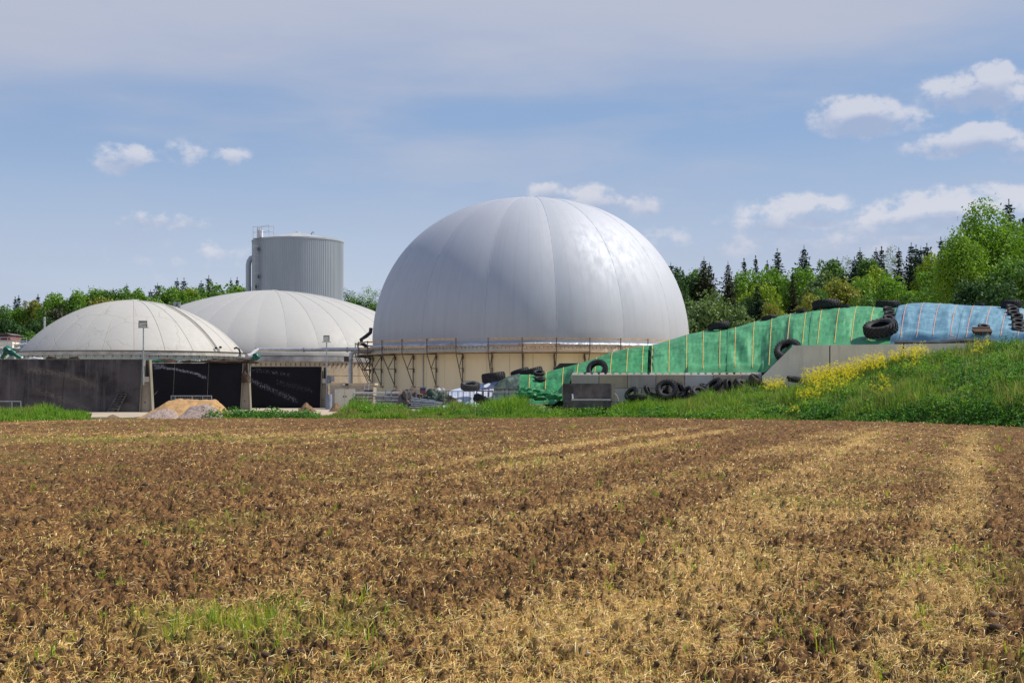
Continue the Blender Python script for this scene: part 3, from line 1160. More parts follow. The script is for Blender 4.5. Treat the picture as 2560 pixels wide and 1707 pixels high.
M_pier = concrete('pier_concrete', (0.36, 0.31, 0.24), (0.26, 0.22, 0.17), (0.09, 0.08, 0.07), 0.5)
M_edge = concrete('lichen_edge_concrete', (0.25, 0.23, 0.18), (0.17, 0.165, 0.11), (0.15, 0.13, 0.10), 0.4)


def stained_wall(name, c1, c2, arcs, arccol, speck=0.0, streak_c=None, extra=None):
    """dark wall; arcs = list of (x0, z0, slope, curve, width, strength): old silage lines"""
    m, t, b = new_mat(name)
    p = t.pos()
    x, y, z = t.sep(p)
    c = t.mix(t.mr(t.noise(p, 0.55, 5, 0.62), 0.35, 0.65), c1, c2)
    if streak_c is not None:
        run = t.noise(t.scale(p, (1, 1, 0.07)), 3.2, 4, 0.7)
        c = t.mix(t.m('MULTIPLY', t.mr(run, 0.48, 0.75), 0.6), c, streak_c)
    wob = t.m('MULTIPLY', t.m('SUBTRACT', t.noise(p, 1.6, 4, 0.6), 0.5), 0.35)
    gr = t.noise(p, 9.0, 4, 0.75)
    for (x0, x1, z0, sl_, cv, w, st) in arcs:
        u = t.m('SUBTRACT', x, x0)
        zc = t.m('ADD', t.m('ADD', z0, t.m('MULTIPLY', u, sl_)), t.m('MULTIPLY', t.m('MULTIPLY', u, u), cv))
        d = t.m('ABSOLUTE', t.m('SUBTRACT', t.m('SUBTRACT', z, zc), wob))
        k = t.mr(d, 0.0, w, 1.0, 0.0)
        k = t.m('MULTIPLY', k, t.m('MULTIPLY', t.mr(x, x0 - 0.25, x0 + 0.3), t.mr(x, x1 - 0.5, x1, 1.0, 0.0)))
        k = t.m('MULTIPLY', k, t.mr(gr, 0.40 + speck * 0.08, 0.60 + speck * 0.06))
        c = t.mix(t.m('MULTIPLY', k, st), c, arccol)
    if extra:
        for (x0, z0, rx, rz_, st, col) in extra:
            u = t.m('DIVIDE', t.m('SUBTRACT', x, x0), rx)
            v = t.m('DIVIDE', t.m('SUBTRACT', z, z0), rz_)
            d = t.m('ADD', t.m('ADD', t.m('MULTIPLY', u, u), t.m('MULTIPLY', v, v)), t.m('MULTIPLY', wob, 2.0))
            k = t.m('MULTIPLY', t.mr(d, 0.1, 1.2, 1.0, 0.0), st)
            c = t.mix(k, c, col)
    sp = t.mr(t.noise(p, 14, 4, 0.7), 0.68, 0.78)
    c = t.mix(t.m('MULTIPLY', sp, 0.35), c, arccol)
    t._in(b.inputs['Base Color'], c)
    b.inputs['Roughness'].default_value = 0.75
    b.inputs['Specular IOR Level'].default_value = 0.25
    t._in(b.inputs['Normal'], t.bump(t.noise(p, 7, 5, 0.65), 0.35, 0.03))
    return m


# ================================================================== DIGESTERS
def ell_prof(r, z0, b_, n, N=40, cap=False):
    out = []
    if cap:
        Rs = (r * r + b_ * b_) / (2 * b_)
        for k in range(N + 1):
            q = r * math.cos(math.pi / 2 * k / N)
            out.append((q, z0 + b_ - Rs + math.sqrt(max(0, Rs * Rs - q * q))))
        return out
    for k in range(N + 1):
        a = math.pi / 2 * k / N
        out.append((r * abs(math.cos(a)) ** (2 / n), z0 + b_ * abs(math.sin(a)) ** (2 / n)))
    return out


def gore(c, prof, a0, a1, puff, nseg=8, seams=0):
    """one membrane panel between two meridians (angles measured from straight towards the camera, + to the right)"""
    vs, fs = [], []
    P = len(prof)
    rmax = prof[0][0]
    for k in range(nseg + 1):
        f = k / nseg
        a = a0 + (a1 - a0) * f
        bul = puff * (math.sin(math.pi * f)) ** 0.8
        for i, (r, z) in enumerate(prof):
            s = bul * (r / rmax)
            rr = r + s * (1 if i else 0.2)
            zz = z + s * 0.35 * (1 if 0 < i < P - 1 else 0)
            vs.append((c[0] + rr * math.sin(a), c[1] - rr * math.cos(a), zz))
    for k in range(nseg):
        for i in range(P - 1):
            fs.append((k * P + i, (k + 1) * P + i, (k + 1) * P + i + 1, k * P + i + 1))
    return vs, fs


def ring_pt(c, r, a, z):
    return Vector((c[0] + r * math.sin(a), c[1] - r * math.cos(a), z))


def ring_wall(mb, c, r0, r1, z0, z1, a0, a1, n=6):
    """curved slab piece between radii"""
    for k in range(n):
        A = a0 + (a1 - a0) * k / n
        B = a0 + (a1 - a0) * (k + 1) / n
        q = [ring_pt(c, r0, A, z0), ring_pt(c, r0, B, z0), ring_pt(c, r1, B, z0), ring_pt(c, r1, A, z0)]
        q2 = [ring_pt(c, r0, A, z1), ring_pt(c, r0, B, z1), ring_pt(c, r1, B, z1), ring_pt(c, r1, A, z1)]
        mb.prism(q[::-1], q2[::-1])


def digester(name, label, c, r, z0, b_, n, ngore, a_first, puff, mat, seam_mat, cap=False, seamr=0.02):
    root = thing(name, label, 'digester', (c[0], c[1], 0))
    prof = ell_prof(r, z0, b_, n, 44, cap)
    step = 360.0 / ngore
    for k in range(ngore):
        a0 = R(a_first + k * step)
        vs, fs = gore(c, prof, a0, a0 + R(step), puff)
        mb = MB()
        mb.add(vs, fs)
        mb.build('membrane_panel', mat, root, smooth=True, angle=80)
        if seamr:
            # welded seam strip between two panels
            sb = MB()
            pts = [ring_pt(c, q, a0, z + 0.01) for q, z in prof[:-1:2]]
            sb.tube(pts, seamr, 4, caps=False)
            sb.build('welded_seam', seam_mat, root)
    cp = MB()
    top = prof[-1][1]
    cp.lathe([(0.001, top + 0.10), (0.45, top + 0.06), (0.5, top - 0.02)], 20, (c[0], c[1], 0))
    cp.build('crown_plate', mat, root, smooth=True)
    return root


# ---- the big one
BC = (1.6, 122.0)
BR = 13.45
big = digester('gas_dome_digester', 'huge silvery half sphere gas dome on a beige clad round tank, centre of the picture', BC, BR, 5.02, 12.72, 2.16,
               15, 8.0, 0.11, M_big, M_big, seamr=0.014)
WR = 13.62
npan = 48
for k in range(npan):
    a0 = R(-180 + 360 / npan * k)
    a1 = R(-180 + 360 / npan * (k + 1))
    mb = MB()
    ring_wall(mb, BC, WR - 0.12, WR, 0.0, 4.20, a0 + 0.0008, a1 - 0.0008, 3)
    mb.build('cladding_panel', M_beige, big)
mb = MB()
ring_wall(mb, BC, WR - 0.3, WR - 0.06, 0.0, 4.25, R(-180), R(180), 96)
mb.build('seam_backing', M_dsteel, big)
for k in range(24):
    a0 = R(-180 + 15 * k)
    mb = MB()
    ring_wall(mb, BC, WR - 0.2, WR + 0.10, 4.26, 4.74, a0 + 0.0006, a0 + R(15) - 0.0006, 5)
    mb.build('fascia_panel', M_fascia, big)
# crumpled foil skirt
vs, fs = [], []
NA = 360
r3 = np.random.RandomState(3)
for k in range(NA):
    a = 2 * math.pi * k / NA
    w = 0.05 * math.sin(k * 1.7) + 0.05 * r3.rand()
    for j, (rr, z) in enumerate([(WR + 0.14 + w, 4.74 + 0.03 * r3.rand()), (WR + 0.17 + w * 0.5, 4.9), (WR + 0.05, 5.02 + 0.02 * r3.rand()), (BR - 0.1, 5.06)]):
        vs.append(ring_pt(BC, rr, a, z))
for k in range(NA):
    k2 = (k + 1) % NA
    for j in range(3):
        fs.append((k * 4 + j, k2 * 4 + j, k2 * 4 + j + 1, k * 4 + j + 1))
mb = MB()
mb.add(vs, fs)
mb.build('foil_skirt', M_foil, big, smooth=True, angle=50)
# clamp bolts hanging under the foil
for k in range(150):
    a = R(-100 + k * 200 / 149)
    mb = MB()
    p = ring_pt(BC, WR + 0.17, a, 4.66)
    mb.box(p.x - .014, p.x + .014, p.y - .02, p.y + .02, 4.56, 4.76)
    mb.build('clamp_bolt', M_dsteel, big)
# down pipe on the wall
mb = MB()
a = math.asin((1054 - CX) / F * 108.9 / WR - BC[0] / WR)
mb.tube([ring_pt(BC, WR + .06, a, 4.2), ring_pt(BC, WR + .06, a, 1.3)], 0.04, 8)
mb.build('down_pipe', M_steel, big)
# black hose at the left edge of the dome
mb = MB()
h0 = at(1093, 872, 121)
mb.tube([h0, h0 + Vector((-.1, 0, .35)), h0 + Vector((-.45, 0, .55)), h0 + Vector((-.55, 0, .9)), h0 + Vector((-.1, 0, 1.2)), h0 + Vector((.25, 0, 1.5)), h0 + Vector((.3, 0, 1.9))], 0.16, 10)
HOSE = mb
for v in range(len(HOSE.v)):
    x, y, z = HOSE.v[v]
    HOSE.v[v] = (x - at(1093, 872, 121).x + ring_pt(BC, 13.9, R(-90), 0).x, y, z - h0.z + 4.75)
HOSE.build('black_hose', M_black, big, smooth=True)

# ---- scaffold round the big tank
scaf = thing('ring_scaffold', 'timber and steel bracket scaffold ringing the rim of the big beige tank', 'scaffold', (BC[0], BC[1], 0))
DZ = 4.24
RI, RO = WR + 0.14, WR + 1.32
angs = [-3.2 + 9.95 * k for k in range(-12, 13)]


def bracket_mb(a):
    mb = MB()
    P = lambda r, z: ring_pt(BC, r, a, z)
    top, low = DZ - 0.06, DZ - 2.55
    mb.tube([P(RI, top), P(RI, low)], 0.042, 6)
    mb.tube([P(RI - .05, top), P(RO, top)], 0.042, 6)
    mb.tube([P(RO, top), P(RI, low + .05)], 0.036, 6)
    mb.tube([P(RI, top - .05), P(RI + (RO - RI) * .55, top - 1.12)], 0.032, 6)
    mb.tube([P(RI, top - 1.12), P(RI + (RO - RI) * .55, top - 1.12)], 0.032, 6)
    for zz in (top - 0.25, top - 1.25):
        q = P(RI - .04, zz)
        M = Matrix.Rotation(a, 3, 'Z')
        mb.obox(q, (.05, .05, .17), M)
    return mb


for a_ in angs:
    a = R(a_)
    bracket_mb(a).build('bracket', M_dsteel, scaf)
    mb = MB()
    q = ring_pt(BC, WR + .10, a, DZ - 2.6)
    mb.obox(q, (.14, .10, .07), Matrix.Rotation(a, 3, 'Z'))
    mb.build('foot_block', M_wood2, scaf)
    mb = MB()
    mb.tube([ring_pt(BC, RO, a, DZ - 0.1), ring_pt(BC, RO + .02, a, DZ + 1.12)], 0.036, 6)
    mb.build('guard_post', M_dsteel, scaf)


def plank(a0, a1, r, z, h, w, mat, name, sag=0.0, over=0.12):
    p, q = ring_pt(BC, r, a0, z), ring_pt(BC, r, a1, z + sag)
    d = (q - p)
    L = d.length
    d.normalize()
    up = Vector((0, 0, 1))
    n = d.cross(up).normalized()
    u2 = n.cross(d)
    M = Matrix((d, n, u2)).transposed()
    mb = MB()
    mb.obox((p + q) / 2, (L / 2 + over, w / 2, h / 2), M)
    mb.build(name, mat, scaf)


r4 = random.Random(4)
for i in range(len(angs) - 1):
    a0, a1 = R(angs[i]), R(angs[i + 1])
    # deck: three boards side by side
    for j in range(4):
        rr = RI + 0.10 + j * 0.30
        plank(a0, a1, rr, DZ + 0.02 + (0.052 if (i % 2) else 0.0) , 0.045, 0.27, M_wood if r4.random() > .4 else M_wood2, 'deck_board', sag=r4.uniform(-.01, .01))
    px_mid = (angs[i] + angs[i + 1]) / 2
    skip = (-23.5 < px_mid < -13.0)
    if not skip:
        plank(a0, a1, RO - 0.06, DZ + 1.03 + r4.uniform(-.02, .02), 0.12, 0.035, M_wood, 'guard_rail_board')
    else:
        mb = MB()
        mb.tube([ring_pt(BC, RO - .04, a0, DZ + 1.06), ring_pt(BC, RO - .04, a1, DZ + 1.06)], 0.02, 6)
        mb.build('guard_rope', M_steel, scaf)
    if not skip:
        plank(a0, a1, RO - 0.06, DZ + 0.52 + r4.uniform(-.04, .03), 0.17, 0.035, M_wood2 if r4.random() > .5 else M_wood, 'mid_rail_board', sag=r4.uniform(-.03, .03))
plank(R(-3.2), R(6.8), RO - 0.06, DZ + 0.26, 0.11, 0.035, M_wood, 'toe_board', over=.45)
plank(R(-3.2), R(6.8), RO - 0.11, DZ + 0.60, 0.15, 0.035, M_wood2, 'toe_board', over=.3)

# ---- middle digester
MC = (-25.2, 150.0)
MR = 16.5
mid = digester('wide_dome_digester', 'broad low grey white dome of smooth panels on a tan concrete tank', MC, MR, 4.55, 7.2, 1.75,
               34, 3.8, 0.045, M_mid, M_seam, seamr=0.016)
mb = MB()
ring_wall(mb, MC, MR - 0.35, MR + 0.0, 0.0, 4.02, R(-180), R(180), 90)
mb.build('tank_wall', M_conc_tan, mid)
mb = MB()
ring_wall(mb, MC, MR - 0.35, MR + 0.10, 4.02, 4.50, R(-180), R(180), 90)
mb.build('rim_skirt', simple('grey_rim_skirt', (0.20, 0.20, 0.21), (0.40, 0.40, 0.41), 1.0, 0.7, bump=.5, bscale=3), mid)
for zz in (1.35, 2.7):
    mb = MB()
    ring_wall(mb, MC, MR - 0.02, MR + 0.012, zz, zz + 0.03, R(-60), R(90), 60)
    mb.build('formwork_line', M_pier, mid)
for k in range(50):
    a = R(-20 + k * 1.6)
    p = ring_pt(MC, MR + .04, a, 3.7)
    mb = MB()
    mb.box(p.x - .03, p.x + .03, p.y - .03, p.y + .03, 3.62, 3.86)
    mb.build('clamp_bolt', M_dsteel, mid)

# ---- left digester
LC = (-30.35, 114.0)
LR = 8.72
left = digester('stained_dome_digester', 'small stained off white dome with wrinkled creases on a pale green ribbed tank, far left', LC, LR, 4.30, 4.25, 2.0,
                24, 0.0 + 0.3, 0.02, M_left, M_seam_tan, cap=True, seamr=0.017)
mb = MB()
ring_wall(mb, LC, LR - 0.2, LR + 0.16, 4.02, 4.30, R(-180), R(180), 90)
mb.build('rim_band', simple('dirty_rim', (0.56, 0.54, 0.50), (0.36, 0.34, 0.31), 1.5, 0.8, bump=.6, bscale=6), left)
mb = MB()
ring_wall(mb, LC, LR + 0.1, LR + 0.20, 4.30, 4.36, R(-180), R(180), 90)
mb.build('rim_cable', M_black, left)
M_ribs = simple('pale_green_cladding', (0.50, 0.56, 0.52), (0.40, 0.46, 0.43), 1.5, 0.5, stretch=(1, 1, .2))


def ribbed(c, r, z0, z1, nr, depth, a_from=0, a_to=2 * math.pi):
    """trapezoid sheet: real folds"""
    mb = MB()
    vs, fs = [], []
    st = (a_to - a_from) / nr
    pat = [(0.0, 0), (0.45, 0), (0.6, 1), (0.85, 1)]
    ring = []
    for k in range(nr):
        for f, o in pat:
            ring.append((a_from + (k + f) * st, r + o * depth))
    n = len(ring)
    for (a, rr) in ring:
        vs.append(ring_pt(c, rr, a, z0))
        vs.append(ring_pt(c, rr, a, z1))
    for k in range(n if abs(a_to - a_from - 2 * math.pi) < 1e-6 else n - 1):
        j = (k + 1) % n
        fs.append((2 * k, 2 * j, 2 * j + 1, 2 * k + 1))
    mb.add(vs, fs)
    return mb


ribbed(LC, LR - 0.05, 0.0, 4.02, 160, 0.045).build('ribbed_cladding', M_ribs, left)
for k in range(40):
    a = R(-85 + k * 4.3)
    p = ring_pt(LC, LR + .1, a, 3.9)
    mb = MB()
    mb.box(p.x - .018, p.x + .018, p.y - .02, p.y + .02, 3.82, 4.03)
    mb.build('clamp_bolt', M_dsteel, left)
# cable over the right flank with its fittings
prof = ell_prof(LR, 4.30, 4.25, 2, 44, True)
mb = MB()
mb.tube([ring_pt(LC, q + .05, R(62), z + .09) for q, z in prof[:34]], 0.045, 6)
mb.build('flank_cable', M_seam_tan, left)
for s_ in (5, 6):
    q, z = prof[s_]
    mb = MB()
    p = ring_pt(LC, q + .1, R(60 if s_ == 5 else 64), z + .15)
    mb.box(p.x - .09, p.x + .09, p.y - .06, p.y + .06, p.z - .07, p.z + .09)
    mb.build('cable_fitting', M_black, left)
# vent hose at the right end
mb = MB()
hx = at(600, 885, 110)
mb.tube([hx + Vector((0, 0, -.6)), hx + Vector((0, 0, .15)), hx + Vector((-.08, 0, .38)), hx + Vector((-.28, 0, .50)), hx + Vector((-.46, 0, .42))], 0.075, 8)
mb.build('vent_hose', M_black, left, smooth=True)
mb = MB()
mb.box(hx.x - .12, hx.x + .12, hx.y - .1, hx.y + .1, 3.2, 4.1)
mb.build('control_cabinet', M_steel, left)
# two short stubs behind its crown
for px in (437, 448):
    q = at(px, 760, 135)
    t_ = thing('vent_stub', 'short grey ' + ('left' if px == 437 else 'right') + ' one of two vent stubs peeking over the small stained dome', 'vent', (q.x, q.y, 0), group='vent stubs')
    mb = MB()
    mb.tube([(q.x, q.y, 0), (q.x, q.y, q.z + .1)], .14, 10)
    mb.build('pipe', M_steel, t_, smooth=True)
    mb = MB()
    mb.lathe([(.001, .06), (.18, .05), (.18, -.05), (.001, -.06)], 12, (q.x, q.y, q.z + .12))
    mb.build('cap', M_steel, t_)
# steel flue on the far left
q = at(111.5, 792, 128)
t_ = thing('steel_flue', 'thin pale steel flue standing behind the left flank of the stained dome', 'chimney', (q.x, q.y, 0))
mb = MB()
mb.tube([(q.x, q.y, 0), (q.x, q.y, q.z)], .085, 12)
mb.build('pipe', M_steel_pale, t_, smooth=True)
mb = MB()
mb.tube([(q.x, q.y, q.z - .3), (q.x, q.y, q.z - .22)], .11, 12)
mb.build('collar', M_steel, t_, smooth=True)

# ---- ribbed silo tower
TC = (-27.1, 180.0)
TR = 5.66
silo = thing('ribbed_silo', 'tall grey ribbed round silo with a ladder, rising behind the wide low dome', 'silo', (TC[0], TC[1], 0))
M_silo = simple('grey_ribbed_sheet', (0.42, 0.46, 0.49), (0.36, 0.40, 0.43), 0.5, 0.45, stretch=(1, 1, .2), metal=0.1)
M_roof = simple('silo_roof_sheet', (0.46, 0.46, 0.46), (0.40, 0.40, 0.40), 1, 0.5)
SZ = 19.85
ribbed(TC, TR, 0, SZ, 132, 0.07).build('ribbed_wall', M_silo, silo)
mb = MB()
ring_wall(mb, TC, TR - .1, TR + .12, SZ, SZ + .16, R(-180), R(180), 72)
mb.build('eaves_ring', M_silo, silo)
NS = 16
for k in range(NS):
    a0, a1 = 2 * math.pi * k / NS, 2 * math.pi * (k + 1) / NS
    mb = MB()
    apex = Vector((TC[0], TC[1], SZ + 1.22))
    p, q_ = ring_pt(TC, TR + .05, a0, SZ + .17), ring_pt(TC, TR + .05, a1, SZ + .17)
    a_in, b_in = apex.lerp(p, .04), apex.lerp(q_, .04)
    mb.prism([p, q_, b_in, a_in], [x + Vector((0, 0, .05 + .02 * (k % 2))) for x in (p, q_, b_in, a_in)])
    mb.build('roof_sheet', M_roof, silo)
mb = MB()
mb.lathe([(.001, .16), (.3, .1), (.34, -.02)], 16, (TC[0], TC[1], SZ + 1.22))
mb.build('roof_cap', M_roof, silo)
# gooseneck vent
q = at(779, 597, 178)
mb = MB()
mb.tube([(q.x, q.y, SZ + .3), (q.x, q.y, SZ + .95), (q.x + .1, q.y, SZ + 1.1), (q.x + .28, q.y, SZ + 1.08), (q.x + .32, q.y, SZ + .95)], .07, 8)
mb.build('gooseneck_vent', M_steel, silo)
# side pipe
x0 = at(621, 700, 180).x
mb = MB()
mb.tube([(x0, 180, 0), (x0, 180, 17.0), (x0 + .10, 180, 17.5), (x0 + .32, 180, 17.85), (x0 + .65, 180, 17.95), (x0 + 1.2, 180, 17.95)], .34, 14)
mb.build('side_pipe', M_silo, silo, smooth=True)


def ladder_mb(p0, p1, w, side, rung=0.3, r=0.03, rr=0.018):
    a, b = MB(), MB()
    s = side * (w / 2)
    a.tube([p0 - s, p1 - s], r, 6)
    a.tube([p0 + s, p1 + s], r, 6)
    L = (p1 - p0).length
    n = int(L / rung)
    for k in range(1, n):
        q = p0.lerp(p1, k / n)
        b.tube([q - s, q + s], rr, 5)
    return a, b


la = math.asin((659 - 745) / F * 175 / (TR + .3))
side = Vector((math.cos(la), math.sin(la), 0))
outd = Vector((math.sin(la), -math.cos(la), 0))
lp0, lp1 = ring_pt(TC, TR + .35, la, 9.5), ring_pt(TC, TR + .35, la, SZ + 1.4)
a, b = ladder_mb(lp0, lp1, 0.45, side)
a.build('ladder_rails', M_steel, silo)
b.build('ladder_rungs', M_steel, silo)
for k in range(9):
    z = 10.0 + k * 1.12
    c = ring_pt(TC, TR + .35, la, z)
    mb = MB()
    pts = [c + side * (.36 * math.cos(t)) + outd * (.70 * math.sin(t)) for t in [math.pi * i / 10 for i in range(11)]]
    mb.tube(pts, .026, 5)
    mb.build('cage_hoop', M_steel_pale, silo)
mb = MB()
for t in (0.5, 1.1, 1.57, 2.0, 2.6):
    c0 = ring_pt(TC, TR + .35, la, 9.9) + side * (.36 * math.cos(t)) + outd * (.70 * math.sin(t))
    mb.tube([c0, c0 + Vector((0, 0, 9.2))], .016, 4)
mb.build('cage_strips', M_steel_pale, silo)
for z in (11.5, 15.2, 18.6, 14.0):
    c = ring_pt(TC, TR + .3, la, z)
    mb = MB()
    mb.obox(c - side * (.5 if z == 14.0 else 0), (.16, .12, .2), Matrix.Rotation(la, 3, 'Z'))
    mb.build('ladder_bracket', M_dsteel, silo)
# second short ladder lower left
c0, c1 = ring_pt(TC, TR + .3, la - .14, 9.5), ring_pt(TC, TR + .3, la - .14, 14.6)
a, b = ladder_mb(c0, c1, .4, side)
a.build('ladder_rails', M_steel_pale, silo)
b.build('ladder_rungs', M_steel_pale, silo)
# platform with railing
pc = ring_pt(TC, TR + .2, la, SZ + .12)
M3 = Matrix.Rotation(la * .5, 3, 'Z')
mb = MB()
mb.obox(pc + Vector((0.45, 0.4, 0)), (1.15, .55, .05), M3)
mb.build('platform', M_steel, silo)
mb = MB()
cor = [pc + M3 @ Vector(v) + Vector((.45, .4, 0)) for v in ((-1.15, -.55, 0), (-.5, -.55, 0), (0.1, -.55, 0), (1.15, -.55, .1), (1.15, .55, .1), (-1.15, .55, 0))]
for q in cor:
    mb.tube([q, q + Vector((0, 0, 1.45))], .028, 6)
for hgt in (.75, 1.45):
    mb.tube([q + Vector((0, 0, hgt)) for q in cor + [cor[0]]], .024, 6)
mb.build('railing', M_steel_pale, silo)
mb = MB()
mb.obox(pc + Vector((.1, .1, .55)), (.28, .22, .42), M3)
mb.build('platform_box', M_white, silo)

# ================================================================== PIPES between the tanks
pip = thing('gas_pipe', 'long pale steel gas pipe running level from the small dome to the scaffolded tank', 'pipe', at(780, 874, 118))
zc = EYE + (CY - 874) / F * 118
xa, xb = at(645, 874, 118).x, at(932, 874, 118).x
mb = MB()
mb.tube([at(617, 890, 112), at(628, 887, 114), at(636, 879, 117), (xa, 118, zc), (xa + .6, 118, zc), (xb, 118, zc + .02)], .155, 14)
mb.build('pipe_run', M_steel_pale, pip, smooth=True)
for px in (640, 760, 868):
    q = at(px, 874, 118)
    mb = MB()
    mb.tube([(q.x - .05, 118, zc), (q.x + .05, 118, zc)], .215, 14)
    mb.build('flange', M_steel, pip)
dp = thing('down_pipe', 'thick grey vertical pipe bending down in front of the tan tank wall', 'pipe', at(876, 1015, 119))
q = at(876, 900, 119)
mb = MB()
mb.tube([(q.x, 119, 0), (q.x, 119, 4.0), (q.x + .08, 119, 4.35), (q.x + .3, 119, 4.58), (q.x + 1.8, 119, 4.6)], .19, 14)
mb.build('pipe_run', M_steel_pale, dp, smooth=True)
mb = MB()
mb.tube([(q.x, 119, 3.82), (q.x, 119, 3.92)], .25, 14)
mb.build('flange', M_steel, dp)
mb = MB()
mb.box(q.x - .52, q.x - .2, 118.8, 119.15, 3.75, 4.15)
mb.build('valve_box', M_dsteel, dp)


# ================================================================== BUNKER WALLS (left)
def wall_section(name, label, Y, px_l, px_r, seams, py_top, mat, thick=0.28, lean=9, cap_mat=None, px_lb=None):
    """retaining wall of precast panels; joints lean like the battered wall ends"""
    root = thing(name, label, 'wall', at((px_l + px_r) / 2, 1030, Y) - Vector((0, 0, at(0, 1030, Y).z)))
    zt = EYE + (CY - py_top) / F * Y
    xs = [px_l] + seams + [px_r]
    for k in range(len(xs) - 1):
        xa, xb = (xs[k] - CX) / F * Y, (xs[k + 1] - CX) / F * Y
        la_ = lean / F * Y
        gp = 0.012
        yo = Y + 0.012 * (k % 2)
        a = [(xa + gp - la_, yo - .10, -0.1), (xb - gp - la_, yo - .10, -0.1), (xb - gp, yo, zt), (xa + gp, yo, zt)]
        b_ = [(x, Y + thick, z) for x, y, z in a]
        mb = MB()
        mb.prism(a, b_)
        mb.build('wall_panel', mat, root)
        if k:
            mb = MB()
            mb.prism([(xa - gp - la_, Y - .06, -0.1), (xa + gp - la_, Y - .06, -0.1), (xa + gp, Y + .035, zt - .02), (xa - gp, Y + .035, zt - .02)],
                     [(xa - gp - la_, Y + .2, -0.1), (xa + gp - la_, Y + .2, -0.1), (xa + gp, Y + .2, zt - .02), (xa - gp, Y + .2, zt - .02)])
            mb.build('joint', cap_mat or M_black, root)
    return root, zt


def wall_end(name, label, Y, zt, tl, tr, bl, br, z_step, dark=None, parent=None):
    """battered end of a side wall seen head on: two pale edges, a recess and a concrete block"""
    root = thing(name, label, 'wall end', at((bl + br) / 2, 1030, Y) - Vector((0, 0, at(0, 1030, Y).z)), group='battered ends of the bunker side walls')
    X = lambda p: (p - CX) / F * Y

    def strip(p0, p1, w0, w1, n, mt, y0=-.16, y1=.45, z0=-0.1, z1=zt):
        mb = MB()
        mb.prism([(X(p1), Y + y0, z0), (X(p1 + w1), Y + y0, z0), (X(p0 + w0), Y + y0, z1), (X(p0), Y + y0, z1)],
                 [(X(p1), Y + y1, z0), (X(p1 + w1), Y + y1, z0), (X(p0 + w0), Y + y1, z1), (X(p0), Y + y1, z1)])
        mb.build(n, mt, root)
    strip(tl, bl, 2.6, 2.6, 'edge', M_edge)
    strip(tr - 2.6, br - 2.6, 2.6, 2.6, 'edge', M_edge)
    f = (zt - z_step) / (zt + 0.1)
    ml, mr_ = tl + (bl - tl) * f + 2.8, tr + (br - tr) * f - 2.8
    # lower concrete infill
    mb = MB()
    mb.prism([(X(bl + 2.8), Y, -0.1), (X(br - 2.8), Y, -0.1), (X(mr_), Y, z_step), (X(ml), Y, z_step)],
             [(X(bl + 2.8), Y + .42, -0.1), (X(br - 2.8), Y + .42, -0.1), (X(mr_), Y + .42, z_step), (X(ml), Y + .42, z_step)])
    mb.build('infill', M_pier, root)
    mb = MB()
    mb.box(X(ml + .3), X(mr_ - .3), Y - .10, Y + .4, z_step + .01, z_step + .36)
    mb.build('cap_block', M_conc_block2, root)
    mb = MB()
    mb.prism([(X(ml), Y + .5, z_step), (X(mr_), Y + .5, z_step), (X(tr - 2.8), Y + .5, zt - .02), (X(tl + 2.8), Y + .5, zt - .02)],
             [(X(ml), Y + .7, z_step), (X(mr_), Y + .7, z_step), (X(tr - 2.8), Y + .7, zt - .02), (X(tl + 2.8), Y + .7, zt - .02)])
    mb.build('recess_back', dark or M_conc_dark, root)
    hb = MB()
    hx_ = (ml + mr_) / 2 - 3
    hb.tube([(X(hx_), Y - .012, .62), (X(hx_), Y + .1, .62)], .05, 8)
    hb.build('drain_hole', M_black, root)
    return root


Y1, Y2, Y3 = 94.0, 103.0, 111.5
X1 = lambda p: (p - CX) / F * Y1
X2 = lambda p: (p - CX) / F * Y2
X3 = lambda p: (p - CX) / F * Y3
zpx = lambda py, Y: EYE + (CY - py) / F * Y
M_wall1 = stained_wall('weathered_bunker_wall', (0.085, 0.076, 0.078), (0.030, 0.026, 0.031),
                       [(X1(65), X1(250), zpx(925, Y1), -0.02, -0.045, .32, .75), (X1(90), X1(340), zpx(975, Y1), -0.30, -0.02, .30, .65)], (0.20, 0.17, 0.14),
                       streak_c=(0.16, 0.145, 0.14),
                       extra=[(X1(95), zpx(1018, Y1), 1.5, .75, .55, (.11, .10, .10)), (X1(10), zpx(1020, Y1), 1.2, .7, .45, (.11, .10, .10)),
                              (X1(175), zpx(1015, Y1), 1.0, .7, .45, (.11, .10, .10)), (X1(320), zpx(1022, Y1), .7, .5, .6, (.15, .13, .12)),
                              (X1(180), zpx(955, Y1), 1.7, .5, .35, (.13, .11, .09))])
M_wall2 = stained_wall('black_bitumen_wall', (0.008, 0.008, 0.013), (0.004, 0.004, 0.008),
                       [(X2(388), X2(523), zpx(919, Y2), -0.0, -0.055, .14, .85), (X2(380), X2(420), zpx(912, Y2), -0.1, 0, .20, .5),
                        (X2(381), X2(400), zpx(993, Y2), 0.9, 0.8, .07, .8)], (0.42, 0.42, 0.47))
M_wall3 = stained_wall('black_bitumen_wall_speckled', (0.007, 0.007, 0.012), (0.004, 0.004, 0.008),
                       [(X3(622), X3(750), zpx(948, Y3), -0.46, 0.005, .32, .75), (X3(630), X3(730), zpx(926, Y3), -.05, -.02, .22, .35), (X3(690), X3(790), zpx(955, Y3), -.2, -.02, .3, .22)], (0.42, 0.42, 0.48), speck=1.0)
w1, zt1 = wall_section('bunker_wall', 'long dark grey weathered concrete bunker wall at the far left with faint old silage marks', Y1, -330, 358, [-230, -130, -32, 67, 163, 260], 899, M_wall1)
w2, zt2 = wall_section('bunker_wall', 'black coated bunker wall with a white arched streak, behind the sand heap', Y2, 376, 607, [436.5, 522], 908, M_wall2, lean=5, cap_mat=M_conc_pale)
